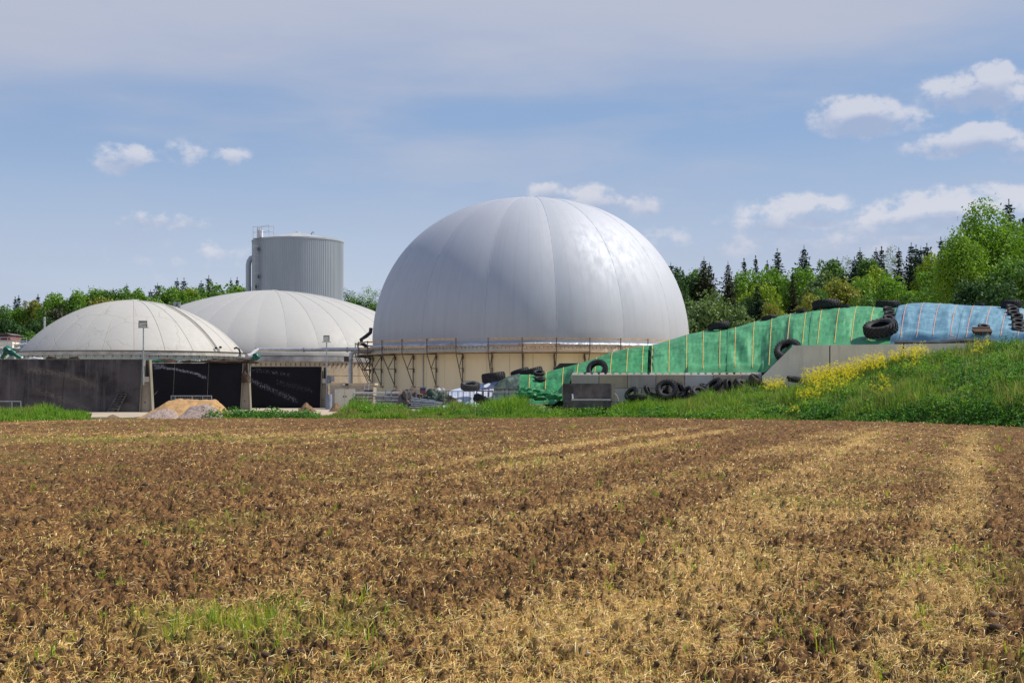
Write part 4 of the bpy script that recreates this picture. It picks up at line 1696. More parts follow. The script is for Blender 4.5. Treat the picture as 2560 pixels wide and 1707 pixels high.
w3, zt3 = wall_section('bunker_wall', 'black coated bunker wall with diagonal white speckles, next to the small cream building', Y3, 619, 803, [], 917, M_wall3, lean=2)
for (w, zt, Y, a, b_, m_) in ((w1, zt1, Y1, -330, 358, M_edge), (w2, zt2, Y2, 376, 607, M_conc_pale), (w3, zt3, Y3, 619, 803, M_edge)):
    mb = MB()
    mb.box((a - CX) / F * Y, (b_ - CX) / F * Y, Y - .015, Y + .30, zt + .004, zt + .045)
    mb.build('coping', m_, w)
wall_end('bunker_wall_end', 'battered concrete wall end carrying the left floodlight mast', Y1, zt1, 357, 375, 349, 382, zpx(955, Y1))
wall_end('bunker_wall_end', 'battered concrete wall end with dark silage spilling over its top, right of the sand heap', Y2, zt2, 607.5, 622, 601, 627, zpx(955, Y2), dark=M_pier)
wall_end('bunker_wall_end', 'narrow battered wall end beside the right floodlight mast', Y3, zt3, 804, 817, 800.5, 819, zpx(958, Y3))
# left-hand bunker side walls running back (close the compartments)
# pallet leaning on the wall
t_ = thing('leaning_pallet', 'dark wooden slatted pallet leaning on the dark grey bunker wall', 'pallet', (X1(298), Y1 - .4, 0))
A, Bp = Vector((X1(276), Y1 - .65, .02)), Vector((X1(300), Y1 - .65, .02))
A2, B2 = Vector((X1(296), Y1 - .14, 1.18)), Vector((X1(318), Y1 - .14, 1.18))
for f in (0.0, .5, 1.0):
    mb = MB()
    p, q = A.lerp(Bp, f), A2.lerp(B2, f)
    mb.tube([p, q], .045, 4)
    mb.build('stringer', M_conc_dark, t_)
for f in [i / 7 for i in range(8)]:
    mb = MB()
    p, q = A.lerp(A2, f), Bp.lerp(B2, f)
    mb.tube([p + Vector((0, -.04, 0)), q + Vector((0, -.04, 0))], .035, 4)
    mb.build('slat', M_conc_dark, t_)


# ================================================================== helpers for lumps
def lump(name, c, r, mat, seed, nlat=14, nlon=22, rough=.25, parent=None, flat=0.0, freq=1.6):
    """uneven mound: half ellipsoid with noise"""
    vs, fs = [], []
    for i in range(nlat + 1):
        th = (math.pi / 2) * i / nlat
        for j in range(nlon):
            a = 2 * math.pi * j / nlon
            d = Vector((math.cos(a) * math.cos(th), math.sin(a) * math.cos(th), math.sin(th)))
            n = float(fbm(np.array([d.x * freq + seed * 3.1]), np.array([d.y * freq + d.z * freq + seed]), 4)[0]) - .5
            k = 1 + rough * 2 * n
            vs.append((c[0] + d.x * r[0] * k, c[1] + d.y * r[1] * k, c[2] + d.z * r[2] * k * (1 - flat * .0)))
    for i in range(nlat):
        for j in range(nlon):
            j2 = (j + 1) % nlon
            fs.append((i * nlon + j, i * nlon + j2, (i + 1) * nlon + j2, (i + 1) * nlon + j))
    mb = MB()
    mb.add(vs, fs)
    return mb.build(name, mat, parent, smooth=True, angle=60)


# ---- sand and gravel heaps
def heap_mesh(name, label, x0, x1, yc, depth, prof, mat, seed, N=90, cat='heap'):
    """prof: list of (x, z) skyline; falls away to the front and back"""
    px_, pz_ = zip(*prof)
    NY = 40
    vs, fs = [], []
    for j in range(NY + 1):
        v = -1 + 2 * j / NY
        for i in range(N + 1):
            x = x0 + (x1 - x0) * i / N
            z = float(np.interp(x, px_, pz_))
            zz = z * (1 - abs(v) ** 1.35) - 0.03
            vs.append([x, yc + v * depth, zz])
    V = np.array(vs)
    nz = (fbm(V[:, 0] * 2.2 + seed, V[:, 1] * 2.2, 4) - .5) * .22 + (fbm(V[:, 0] * 14, V[:, 1] * 14 + seed, 2) - .5) * .05
    V[:, 2] += nz * np.clip(V[:, 2] * 2, 0, 1)
    i = np.arange(NY)[:, None] * (N + 1) + np.arange(N)[None, :]
    o = np_mesh(name, V, np.stack([i, i + 1, i + N + 2, i + N + 1], -1).reshape(-1, 4), mat, smooth=True)
    return tag(o, label, cat)


M_sand = simple('orange_sand', (0.50, 0.30, 0.13), (0.36, 0.205, 0.085), 2.2, 0.95, bump=.8, bscale=16, detail=6)
M_gravel = simple('pinkish_gravel', (0.44, 0.34, 0.29), (0.25, 0.18, 0.155), 9, 0.95, bump=1.0, bscale=14, detail=6, bdist=.05)
YS = 75.5
XS = lambda p: (p - CX) / F * YS
ZS = lambda q: max(0, EYE + (CY - q) / F * YS)
heap_mesh('sand_heap', 'heap of orange brown sand in front of the black wall', XS(352), XS(578), YS, 2.2,
          [(XS(352), 0), (XS(385), ZS(1021)), (XS(405), ZS(1009)), (XS(422), ZS(1003)), (XS(440), ZS(996.5)), (XS(488), ZS(996.5)), (XS(498), ZS(1000)), (XS(540), ZS(999)), (XS(560), ZS(1016)), (XS(578), 0)], M_sand, 3)
YG = 73.9
XG = lambda p: (p - CX) / F * YG
ZG = lambda q: max(0, EYE + (CY - q) / F * YG)
heap_mesh('gravel_heap', 'rounded heap of pinkish grey gravel lying against the front of the sand heap, right', XG(440), XG(565), YG, 1.2,
          [(XG(440), 0), (XG(455), ZG(1035)), (XG(475), ZG(1016)), (XG(492), ZG(1010)), (XG(515), ZG(1009)), (XG(535), ZG(1014)), (XG(552), ZG(1030)), (XG(565), 0)], M_gravel, 8)
heap_mesh('gravel_heap', 'lower spread of pinkish grey gravel at the left foot of the sand heap', XG(352), XG(460), YG + .1, 1.1,
          [(XG(352), 0), (XG(378), ZG(1030)), (XG(395), ZG(1023)), (XG(420), ZG(1019)), (XG(440), ZG(1026)), (XG(460), 0)], M_gravel, 15)
heap_mesh('gravel_heap', 'thin flat spread of gravel right of the sand heap towards the tan soil', XG(560), XG(650), YG + 3.6, 1.5,
          [(XG(560), 0), (XG(575), .18), (XG(620), .14), (XG(650), 0)], M_gravel, 25)
M_soilheap = simple('brown_soil_heap', (0.20, 0.12, 0.06), (0.12, 0.07, 0.035), 4, .95, bump=.9, bscale=14)
for (a_, b_, top, Y, lab, sd) in ((745, 792, 1004, 96, 'small brown soil heap at the foot of the speckled black wall', 1), (822, 862, 1006, 96, 'low yellowish soil heap in front of the cream building', 5), (850, 880, 1009, 92, 'low stony soil heap left of the steel feed rack', 9), (262, 305, 1035, 76, 'low strip of turned brown soil between grass and yard at the left', 12)):
    XX = lambda p: (p - CX) / F * Y
    zz = EYE + (CY - top) / F * Y
    heap_mesh('soil_heap', lab, XX(a_), XX(b_), Y, .8, [(XX(a_), 0), (XX(a_ * .7 + b_ * .3), max(zz, .15) * .8), (XX((a_ + b_) / 2 - 2), max(zz, .15)), (XX(a_ * .3 + b_ * .7), max(zz, .12) * .6), (XX(b_), 0)], M_soilheap, sd, N=40)

# ---- stuff lying along the wall tops
M_compost = simple('dark_silage', (0.045, 0.030, 0.022), (0.10, 0.065, 0.045), 6, 1.0, bump=1.0, bscale=12, bdist=.08)
M_brownfilm = simple('brown_net', (0.11, 0.07, 0.05), (0.07, 0.05, 0.04), 6, .9, bump=.8, bscale=10)
o = tag(lump('silage_remains', (X2(566), Y2 + .35, zt2 + .0), (2.1, .6, .32), M_compost, 4, rough=.5, freq=4), 'dark brown silage remains heaped along the right end of the black wall top', 'silage remains')
o = tag(lump('silage_remains', (X2(614), Y2 + .15, zt2 - 1.4), (.33, .45, 1.5), M_compost, 6, rough=.4, freq=5), 'dark silage spilling down inside the wall end right of the sand heap', 'silage remains')
o = tag(lump('net_bundle', (X2(408), Y2 + .3, zt2 + .03), (.95, .35, .30), M_brownfilm, 11, rough=.4, freq=4), 'brown net bundle lying on the left end of the black wall top', 'net')
t_ = MB()
t_.tube([(X2(378), Y2 + .02, zt2 + .10), (X2(392), Y2, zt2 + .17), (X2(410), Y2 + .02, zt2 + .12)], .09, 8)
tag(t_.build('green_roll', simple('green_film', (.02, .13, .08), (.01, .08, .05), 4, .6), smooth=True), 'dark green rolled film on the left end of the black wall top', 'roll')
for k, (px, w, col, lab) in enumerate(((470, .7, M_compost, 'ragged dark tuft of remains, left of two on the black wall top'), (523, .5, M_compost, 'ragged dark tuft of remains near the middle joint of the black wall top'))):
    tag(lump('silage_remains', (X2(px), Y2 + .25, zt2 + .03), (w, .3, .16), col, 20 + k, rough=.7, freq=6), lab, 'silage remains')
for k, (px, w, h, mt, lab) in enumerate(((83, .45, .13, M_white, 'crumpled white film on the dark wall top, nearest the green motors'), (97, .3, .10, M_white, 'smaller crumpled white film lying on the dark wall top'),
                                     (127, .38, .17, M_compost, 'dark lump on the dark wall top below the stained dome, left one'), (183, .35, .18, M_compost, 'dark lump on the dark wall top below the stained dome, right one'), (160, .5, .08, M_brownfilm, 'flat brown scrap between two dark lumps on the dark wall top'))):
    tag(lump('debris', (X1(px), Y1 + .16, zt1 + .03), (w, .14, h), mt, 40 + k, rough=.5, freq=4), lab, 'debris')


# ---- green agitator motors
def motor(label, base, direc, L, r, parent_name='agitator_motor'):
    root = thing(parent_name, label, 'motor', base, group='green agitator motors')
    d = Vector(direc).normalized()
    base = Vector(base)
    q = d.to_track_quat('Z', 'Y').to_matrix()

    def lt(prof, nm, mt, n=16):
        mb = MB()
        mb.lathe([(a * r, b_ * L) for a, b_ in prof], n, base, q)
        mb.build(nm, mt, root, smooth=True, angle=30)
    lt([(.001, 0), (.62, 0), (.62, .12), (.72, .14), (.72, .42), (.55, .45), (.55, .5)], 'gearbox', M_green_paint)
    lt([(.55, .5), (.98, .52), (1.0, .56), (1.0, .86), (.96, .9)], 'motor_housing', M_green_paint, 20)
    lt([(.96, .9), (1.08, .905), (1.08, .98), (.9, 1.0), (.001, 1.0)], 'fan_cover', M_green_paint, 20)
    mb = MB()
    for k in range(12):
        a = 2 * math.pi * k / 12
        c = base + q @ Vector((math.cos(a) * r * 1.02, math.sin(a) * r * 1.02, L * .71))
        mb.obox(c, (.014, r * .10, L * .14), q @ Matrix.Rotation(a + math.pi / 2, 3, 'Z'))
    mb.build('cooling_fins', M_green_paint, root)
    mb = MB()
    mb.obox(base + q @ Vector((0, r * 1.1, L * .66)) + Vector((0, 0, .0)), (r * .42, r * .28, L * .11), q)
    mb.build('terminal_box', M_green_paint, root)
    mb = MB()
    mb.lathe([(.001, -.10), (r * .8, -.10), (r * .8, 0), (.001, 0)], 16, base, q)
    mb.build('flange', M_steel, root)
    mb = MB()
    mb.obox(base + q @ Vector((0, -r * .72, L * .28)), (.06, .006, .05), q)
    mb.build('yellow_sticker', simple('yellow_label', (.8, .6, .02), (.75, .55, .02)), root)
    return root


motor('green agitator motor at the far left, tilted up to the right', at(6, 894, 99), (.52, -.25, .62), .95, .23)
motor('green agitator motor with its head tilted up to the left, above the dark wall', at(52, 895, 99), (-.66, -.2, .45), .98, .21)
motor('green agitator motor sticking up right of the black wall, below the gas pipe', at(624, 904, 110), (.62, -.2, .42), .95, .22)
for (px, py, Y, nm) in ((2, 902, 99, 0), (52, 902, 99, 1), (624, 912, 110, 2)):
    mb = MB()
    q = at(px, py, Y)
    mb.tube([(q.x, q.y, 0), (q.x, q.y, q.z + .25)], .09, 8)
    tag(mb.build('support_post', M_steel, smooth=True), ['grey post carrying the far left green motor', 'grey post carrying the second green motor from the left', 'grey post carrying the green motor below the gas pipe'][nm], 'post')


# ---- floodlight masts
def mast(label, px, Y, py_top, py_base, heads):
    x = (px - CX) / F * Y
    zb = max(0, EYE + (CY - py_base) / F * Y)
    zt_ = EYE + (CY - py_top) / F * Y
    root = thing('floodlight_mast', label, 'floodlight', (x, Y, zb), group='floodlight masts')
    mb = MB()
    mb.tube([(x, Y, zb), (x, Y, (zb + zt_) / 2), (x, Y, zt_)], [.055, .05, .04], 8)
    mb.build('pole', M_steel, root, smooth=True)
    mb = MB()
    mb.box(x - .34, x + .34, Y - .03, Y + .03, zt_, zt_ + .05)
    mb.build('cross_bar', M_steel, root)
    for (ox, w, h, tilt, rz) in heads:
        M = Matrix.Rotation(rz, 3, 'Z') @ Matrix.Rotation(tilt, 3, 'X')
        c = Vector((x + ox, Y - .05, zt_ + .05 + h * .62))
        mb = MB()
        mb.obox(c, (w, .11, h * .5), M)
        l = mb.build('lamp_housing', M_dsteel, root)
        mb = MB()
        mb.obox(c + M @ Vector((0, -.118, 0)), (w * .86, .008, h * .40), M)
        mb.build('lamp_glass', M_glass, l)
        mb = MB()
        for s_ in range(4):
            mb.obox(c + M @ Vector((0, .12, h * (-.3 + .2 * s_))), (w * .9, .03, .012), M)
        mb.build('fins', M_steel, l)
        mb = MB()
        mb.tube([c + Vector((-w, 0, 0)), c + Vector((-w, 0, -h * .7)), c + Vector((w, 0, -h * .7)), c + Vector((w, 0, 0))], .018, 5)
        mb.build('bracket', M_steel_pale, l)


mast('thin mast with two wide floodlights, standing on the wall end left of the sand heap', 358.5, 93.6, 820, 962, [(-.02, .28, .36, .5, .25), (.02, .24, .14, .2, 0)])
mast('thin mast with a boxy floodlight, between the speckled black wall and the cream building', 816.5, 108.0, 856, 1018, [(0, .22, .42, .25, 0)])


# ---- wire racks / low railings
def rack(name, label, px0, px1, py0, py1, Y, posts, mat, cat='fence', mesh=True, top_r=.03):
    x0, x1 = (px0 - CX) / F * Y, (px1 - CX) / F * Y
    z0 = max(-.02, EYE + (CY - py1) / F * Y)
    z1 = EYE + (CY - py0) / F * Y
    root = thing(name, label, cat, ((x0 + x1) / 2, Y, max(z0, 0)))
    mb = MB()
    mb.tube([(x0, Y, z0), (x0, Y, z1), (x1, Y, z1), (x1, Y, z0)], top_r, 6)
    mb.build('frame', mat, root)
    for p in posts:
        x = (p - CX) / F * Y
        mb = MB()
        mb.tube([(x, Y - .01, z0), (x, Y - .01, z1)], top_r * .9, 5)
        mb.build('post', mat, root)
    if mesh:
        mb = MB()
        n = int((x1 - x0) / .10)
        for k in range(1, n):
            x = x0 + (x1 - x0) * k / n
            mb.tube([(x, Y, z0), (x, Y, z1)], .006, 3, caps=False)
        k = z0 + .08
        while k < z1:
            mb.tube([(x0, Y, k), (x1, Y, k)], .006, 3, caps=False)
            k += .10
        mb.build('wire_mesh', mat, root)
    return root


rack('wire_rack', 'low pale wire rack standing behind the sand heap', 428, 529, 989.5, 1012, 80, [438, 481, 507], M_steel)
rack('low_railing', 'low weathered pipe railing at the far left in front of the dark wall', -60, 52, 1003, 1031, 82, [-20, 30], M_steel, cat='railing', mesh=False)

# ================================================================== far left background plant
t_ = thing('ribbed_round_tank', 'pale ribbed tank behind the green motors at the far left edge', 'tank', (at(-60, 900, 120).x, 124, 0))
tc = (at(-75, 900, 122).x, 124)
ribbed(tc, 4.9, 0, zpx(872, 119), 90, .045).build('ribbed_wall', M_ribs, t_)
mb = MB()
ring_wall(mb, tc, 4.6, 5.08, zpx(872, 119), zpx(868, 119), R(-180), R(180), 48)
mb.build('rim', M_steel, t_)
mb = MB()
mb.lathe([(4.7, zpx(868, 119) - .05), (.001, zpx(868, 119) + .3)], 40, (tc[0], tc[1], 0))
mb.build('tank_cover', M_mid, t_, smooth=True)
t_ = thing('concrete_shed', 'small pale concrete shed at the left edge behind the railing', 'shed', (at(0, 860, 135).x, 135, 0))
x0, x1 = at(-120, 860, 135).x, at(30, 860, 135).x
mb = MB()
mb.box(x0, x1, 135, 139, 0, zpx(853, 135))
mb.build('wall', M_conc_pale, t_)
mb = MB()
mb.box(x0 - .05, x1 + .05, 134.93, 139.05, zpx(853, 135) + .003, zpx(853, 135) + .12)
mb.build('roof_edge', M_steel, t_)
t_ = thing('maroon_container', 'dark maroon container with a small gable roof standing above the concrete shed', 'container', (at(0, 860, 141).x, 141, 0))
x0, x1 = at(-90, 860, 141).x, at(26, 860, 141).x
M_maroon = simple('maroon_paint', (.13, .028, .035), (.08, .02, .025), 2, .6)
mb = MB()
mb.box(x0, x1 - .25, 141, 144, 0, zpx(838, 141))
mb.build('body', M_maroon, t_)
mb = MB()
mb.box(x1 - .245, x1, 140.98, 144, 0, zpx(838, 141))
mb.build('corner_panel', simple('brick_red_panel', (.32, .10, .08), (.26, .08, .07)), t_)
mb = MB()
zr = zpx(838, 141)
mb.prism([(x0, 140.8, zr + .004), (x1 + .15, 140.8, zr + .004), (x1 - .35, 140.8, zr + .22), (x0, 140.8, zr + .22)],
         [(x0, 144.2, zr + .004), (x1 + .15, 144.2, zr + .004), (x1 - .35, 144.2, zr + .22), (x0, 144.2, zr + .22)])
mb.build('roof', M_conc_dark, t_)
t_ = thing('service_platform', 'galvanised service platform with railings and an inclined pipe left of the stained dome', 'platform', at(50, 870, 118) - Vector((0, 0, at(50, 870, 118).z)))
Yp = 119
PX = lambda p: (p - CX) / F * Yp
mb = MB()
mb.box(PX(28), PX(66), Yp, Yp + 1.2, zpx(870, Yp) - .08, zpx(870, Yp))
for p in (32, 62):
    mb.box(PX(p) - .05, PX(p) + .05, Yp + .1, Yp + .2, 0, zpx(870, Yp) - .08)
mb.build('deck', M_steel, t_)
for (pa, pb, top) in ((0, 38, 843.5), (30, 66.5, 845)):
    mb = MB()
    z1_, z0_ = zpx(top, Yp), zpx(870, Yp)
    mb.tube([(PX(pa), Yp, z0_), (PX(pa), Yp, z1_), (PX(pb), Yp, z1_), (PX(pb), Yp, z0_)], .028, 6)
    for f in (.35, .68):
        zz = z0_ + (z1_ - z0_) * f
        mb.tube([(PX(pa), Yp, zz), (PX(pb), Yp, zz)], .02, 6)
    mb.tube([(PX((pa + pb) / 2), Yp, z0_), (PX((pa + pb) / 2), Yp, z1_)], .022, 6)
    mb.build('railing', M_steel_pale, t_)
mb = MB()
mb.tube([(PX(31), Yp + .5, zpx(865, Yp)), (PX(58), Yp + .5, zpx(860, Yp)), (PX(62), Yp + .5, zpx(861, Yp)), (PX(65), Yp + .5, zpx(868, Yp))], .14, 12)
mb.build('inclined_pipe', M_steel_pale, t_, smooth=True)
mb = MB()
mb.box(PX(36), PX(63), Yp + 1.4, Yp + 2.4, zpx(870, Yp) - 1.0, zpx(849.5, Yp))
mb.build('machine_housing', simple('blue_grey_paint', (.30, .38, .44), (.24, .30, .36)), t_)
mb = MB()
mb.box(PX(70), PX(74.5), Yp + 3, Yp + 4, 0, zpx(841, Yp))
mb.build('pillar', M_conc_pale, t_)

# ================================================================== small cream building
Yb = 105.0
PB = lambda p: (p - CX) / F * Yb
ZB = lambda q: EYE + (CY - q) / F * Yb
bld = thing('block_building', 'low concrete block building with two cream doors at the foot of the big tank', 'building', (PB(877), Yb, 0))
r6 = random.Random(6)
mats = [concrete('block_a', (.42, .37, .31), (.36, .32, .27), sfac=.2), concrete('block_b', (.38, .34, .30), (.33, .29, .25), sfac=.2)]
course = .25
nC = 7
for c_ in range(nC):
    x = PB(824) - (.23 if c_ % 2 else 0)
    while x < PB(934):
        xa, xb = max(x, PB(824)), min(x + .48, PB(934))
        z0_, z1_ = c_ * course, c_ * course + course - .012
        # leave the doors free
        d0, d1 = PB(836), PB(889)
        segs = [(xa, xb)]
        if z1_ < ZB(968):
            segs = []
            if xa < d0:
                segs.append((xa, min(xb, d0)))
            if xb > d1:
                segs.append((max(xa, d1), xb))
        for (u, v) in segs:
            if v - u > .06:
                mb = MB()
                yo = r6.uniform(0, .012)
                mb.box(u + .006, v - .006, Yb + yo, Yb + .2, z0_, z1_)
                mb.build('block', mats[r6.random() > .5], bld)
        x += .48
mb = MB()
mb.box(PB(824) + .02, PB(934) - .02, Yb + .05, Yb + 2.6, 0, nC * course - .03)
mb.build('mortar_core', M_pier, bld)
mb = MB()
mb.box(PB(822), PB(937), Yb - .08, Yb + 2.7, nC * course + .004, nC * course + .17)
mb.build('roof_slab', M_conc_tan, bld)
for k, (a_, b_) in enumerate(((836.3, 861.5), (862.1, 888.7))):
    mb = MB()
    mb.box(PB(a_), PB(b_), Yb + .01, Yb + .045, .02, ZB(968.5))
    d_ = mb.build('door', M_white_paint, bld)
    mb = MB()
    hx_ = PB(859 if k == 0 else 865)
    mb.box(hx_ - .02, hx_ + .02, Yb - .04, Yb + .008, .85, 1.0)
    mb.build('handle', M_black, d_)
    mb = MB()
    mb.box(PB(a_ + 4) - .05, PB(a_ + 9), Yb - .03, Yb + .008, ZB(971) - .05, ZB(971) + .02)
    mb.build('door_closer', M_steel, d_)
lamp = thing('wall_lamp', 'boxy floodlight with pale glass under the roof edge of the cream door building', 'lamp', (PB(861), Yb - .2, ZB(960)))
mb = MB()
mb.box(PB(856), PB(865), Yb - .32, Yb - .1, ZB(964.5), ZB(957))
mb.build('lamp_housing', M_dsteel, lamp)
mb = MB()
mb.box(PB(857), PB(864), Yb - .33, Yb - .325, ZB(963.5), ZB(958))
mb.build('lamp_glass', M_glass, lamp)
mb = MB()
mb.box(PB(865.2), PB(871), Yb - .26, Yb - .12, ZB(964), ZB(959))
mb.build('ballast_box', M_black, lamp)
# ladder
lad = thing('ladder', 'short aluminium ladder leaning beside the cream door building', 'ladder', (PB(918), Yb - .5, 0))
a, b = ladder_mb(Vector((PB(914), Yb - .6, .0)), Vector((PB(918.5), Yb - .1, ZB(951))), .30, Vector((1, 0, 0)), .28, .025, .016)
a.build('rails', M_steel_pale, lad)
b.build('rungs', M_steel_pale, lad)
# electric boxes
ec = thing('control_cabinet', 'two grey electric control boxes on a post right of the boxy floodlight mast', 'control box', (at(822, 960, 107).x, 107, 0))
q = at(821, 950, 107)
mb = MB()
mb.box(q.x - .12, q.x + .15, 107, 107.2, zpx(958, 107), zpx(939, 107))
mb.build('left_box', simple('slate_grey_paint', (.20, .22, .26), (.16, .18, .22)), ec)
q = at(831, 950, 107)
mb = MB()
mb.box(q.x - .13, q.x + .16, 107.05, 107.22, zpx(954, 107), zpx(940, 107))
mb.build('right_box', simple('warm_grey_paint', (.34, .32, .32), (.28, .26, .27)), ec)
mb = MB()
mb.box(q.x - .2, q.x - .12, 107.25, 107.33, 0, zpx(941, 107))
mb.build('post', M_steel, ec)
mb = MB()
mb.lathe([(.001, 0), (.03, 0), (.03, .02), (.001, .02)], 10, (at(821, 0, 107).x, 106.99, zpx(952, 107)), Matrix.Rotation(R(90), 3, 'X'))
mb.build('white_button', M_white, ec)


# ================================================================== SILAGE CLAMP under green and blue sheets
# columns: photograph position of foot, ridge, and distances
def interp(xs, pts):
    a, b_ = zip(*pts)
    return np.interp(xs, a, b_)


RIDGE = [(1228, 975), (1245, 958), (1270, 943), (1300, 936), (1330, 936), (1359, 933), (1387, 924), (1429.5, 913.5), (1461, 905), (1493, 893), (1525, 882), (1568, 871), (1611, 865), (1643, 860),
         (1674, 850), (1718, 836), (1770, 825), (1821, 822), (1840, 818), (1887, 804), (1933, 793), (1978, 784), (2032, 777), (2100, 769), (2145, 765.5), (2186, 766), (2230, 770), (2244, 769), (2249, 764),
         (2278, 758.5), (2310, 757), (2351, 758), (2416, 764), (2480, 765), (2530, 768), (2560, 772), (2640, 785), (2800, 800)]
FOOT = [(1228, 990), (1260, 1000), (1300, 1008), (1385, 1010), (1412, 990), (1425, 955), (1432, 938.5), (1500, 937), (1640, 935), (1700, 936), (1850, 933), (1900, 934), (1912, 930), (1950, 899), (1980, 868), (2100, 863.5), (2258, 859), (2446, 855), (2800, 846)]
FOOTY = [(1228, 83.5), (1385, 81.0), (1432, 81.7), (1900, 80.6), (1912, 80.2), (1990, 79.3), (2258, 76.7), (2446, 74.9), (2800, 71.4)]
RIDGEY = [(1228, 86), (1300, 87), (1432, 88), (1700, 88.5), (1840, 88.5), (1990, 88.5), (2258, 86.5), (2446, 84.5), (2800, 81)]
LEAN = [(1228, 3), (1550, 6), (1700, 1), (1840, 3), (1930, 9), (2100, 14), (2200, 18), (2300, 21), (2440, 24), (2800, 26)]


def clamp_surface(ulist, NV=46, NB=10):
    """points on the covered clamp for column positions u (photograph px of the ridge)"""
    u = np.asarray(ulist, float)
    ry, rY = interp(u, RIDGE), interp(u, RIDGEY)
    fpx = u - interp(u, LEAN)
    fy, fY = interp(fpx, FOOT), interp(fpx, FOOTY)
    v = np.linspace(0, 1, NV)
    U, Vv = np.meshgrid(u, v, indexing='ij')
    rx = (u - CX) / F * rY
    rz = EYE + (CY - ry) / F * rY
    fx = (fpx - CX) / F * fY
    fz = EYE + (CY - fy) / F * fY
    # rounded shoulder
    fz_ = np.sin(Vv * np.pi / 2) ** 1.0
    steep = 0.80
    g = (1 - steep) * Vv + steep * fz_
    g = g / g.max(axis=1, keepdims=True)
    X = fx[:, None] + (rx - fx)[:, None] * Vv
    Y = fY[:, None] + (rY - fY)[:, None] * Vv
    Z = fz[:, None] + (rz - fz)[:, None] * g
    # tuck the very foot in and down behind the wall edge
    back = np.linspace(0, 1, NB + 1)[1:]
    Xb = rx[:, None] + (back * 9 * 0.42)[None, :]
    Yb_ = rY[:, None] + (back * 9)[None, :]
    Zb = rz[:, None] * (1 - back[None, :] ** 1.6)
    return np.concatenate([X, Xb], 1), np.concatenate([Y, Yb_], 1), np.concatenate([Z, Zb], 1), v


def wrinkle(X, Y, Z, u, v, amp=1.0):
    """folds: long ones running down the slope and small cross ripples"""
    U = u[:, None] / 43.0
    V = v[None, :]
    f1 = fbm(U * 1.1 + 3, V * 1.2 + U * .15, 3) - .5
    f2 = fbm(U * 1.5 + 9, V * 5.0 - U * .5, 3) - .5
    f3 = np.abs(fbm(U * 0.9 + V * 1.8 + 31, V * 7.0 - U * 0.6, 4) - .5)
    f4 = fbm(U * 9 + 5, V * 11, 2) - .5
    d = 0.30 * f1 + 0.10 * f2 - 0.30 * f3 + 0.03 * f4
    m = np.sin(np.clip(V, 0, 1) * np.pi) ** .6 * (V <= 1)
    return d * m * amp


def sheet(name, label, u0, u1, mat, amp=1.0, step=1.6, extra=None):
    u = np.arange(u0, u1 + .01, step)
    X, Y, Z, v = clamp_surface(u)
    vv = np.concatenate([v, 1 + np.linspace(0, 1, 11)[1:]])
    W = wrinkle(X, Y, Z, u, vv, amp)
    if extra is not None:
        W = W + extra(u[:, None], vv[None, :])
    Z2 = Z + W * .75
    Y2_ = Y - W * .6
    NU, NVV = X.shape
    V = np.stack([X, Y2_, Z2], -1).reshape(-1, 3)
    i = np.arange(NU - 1)[:, None] * NVV + np.arange(NVV - 1)[None, :]
    Fc = np.stack([i, i + NVV, i + NVV + 1, i + 1], -1).reshape(-1, 4)
    root = thing(name, label, 'tarpaulin', (float(X.mean()), float(Y.mean()), 0))
    o = np_mesh('sheet', V - np.array([root.location[:]]), Fc, mat, root, smooth=True)
    return root, (u, vv, np.stack([X, Y2_, Z2], -1))


def tarp_mat(name, c1, c2, c3, transl=0.0, white=(0.5, .6, .6), wfac=.35):
    m, t, b = new_mat(name)
    p = t.pos()
    st = t.scale(p, (.7, .7, 2.4))
    n1_ = t.noise(st, 1.1, 5, .65, dist=.6)
    c = t.mix(t.mr(n1_, .35, .68), c1, c2)
    c = t.mix(t.mr(t.noise(p, 3.2, 5, .7, dist=1.0), .56, .74, 0, .6), c, c3)
    sc_ = t.noise(t.scale(p, (.6, .6, 3.5)), 4.0, 4, .7, dist=.5)
    c = t.mix(t.m('MULTIPLY', t.mr(sc_, .55, .75), wfac), c, white)
    t._in(b.inputs['Base Color'], c)
    b.inputs['Roughness'].default_value = .62
    b.inputs['Specular IOR Level'].default_value = .4
    h = t.m('ADD', t.m('MULTIPLY', t.noise(t.scale(p, (.5, .5, 2.2)), 1.3, 4, .5, dist=.5), 1.0), t.m('MULTIPLY', t.noise(p, 6, 3, .5), .12))
    t._in(b.inputs['Normal'], t.bump(h, .42, .08))
    return m


M_green = tarp_mat('green_woven_sheet', (.062, .29, .120), (.042, .215, .085), (.028, .15, .062), white=(.28, .48, .32), wfac=.45)
M_green_dark = tarp_mat('dark_green_sheet', (.030, .24, .080), (.020, .16, .052), (.014, .09, .040), white=(.16, .38, .20), wfac=.3)
M_blue = tarp_mat('blue_woven_sheet', (.135, .29, .375), (.09, .21, .29), (.065, .16, .23), white=(.42, .52, .55), wfac=.75)
M_net = tarp_mat('grey_green_net', (.055, .085, .065), (.028, .055, .04), (.11, .12, .11), white=(.18, .20, .18), wfac=.5)
M_wfilm = tarp_mat('white_film', (.60, .66, .78), (.50, .57, .70), (.68, .70, .76), white=(.75, .76, .80), wfac=.4)
M_ystripe = simple('yellow_woven_stripe', (.62, .42, .09), (.42, .33, .09), 9, .7, lo=.45, hi=.55)
M_ostripe = simple('orange_woven_stripe', (.72, .30, .18), (.48, .32, .26), 9, .7, lo=.45, hi=.55)

SURF = []


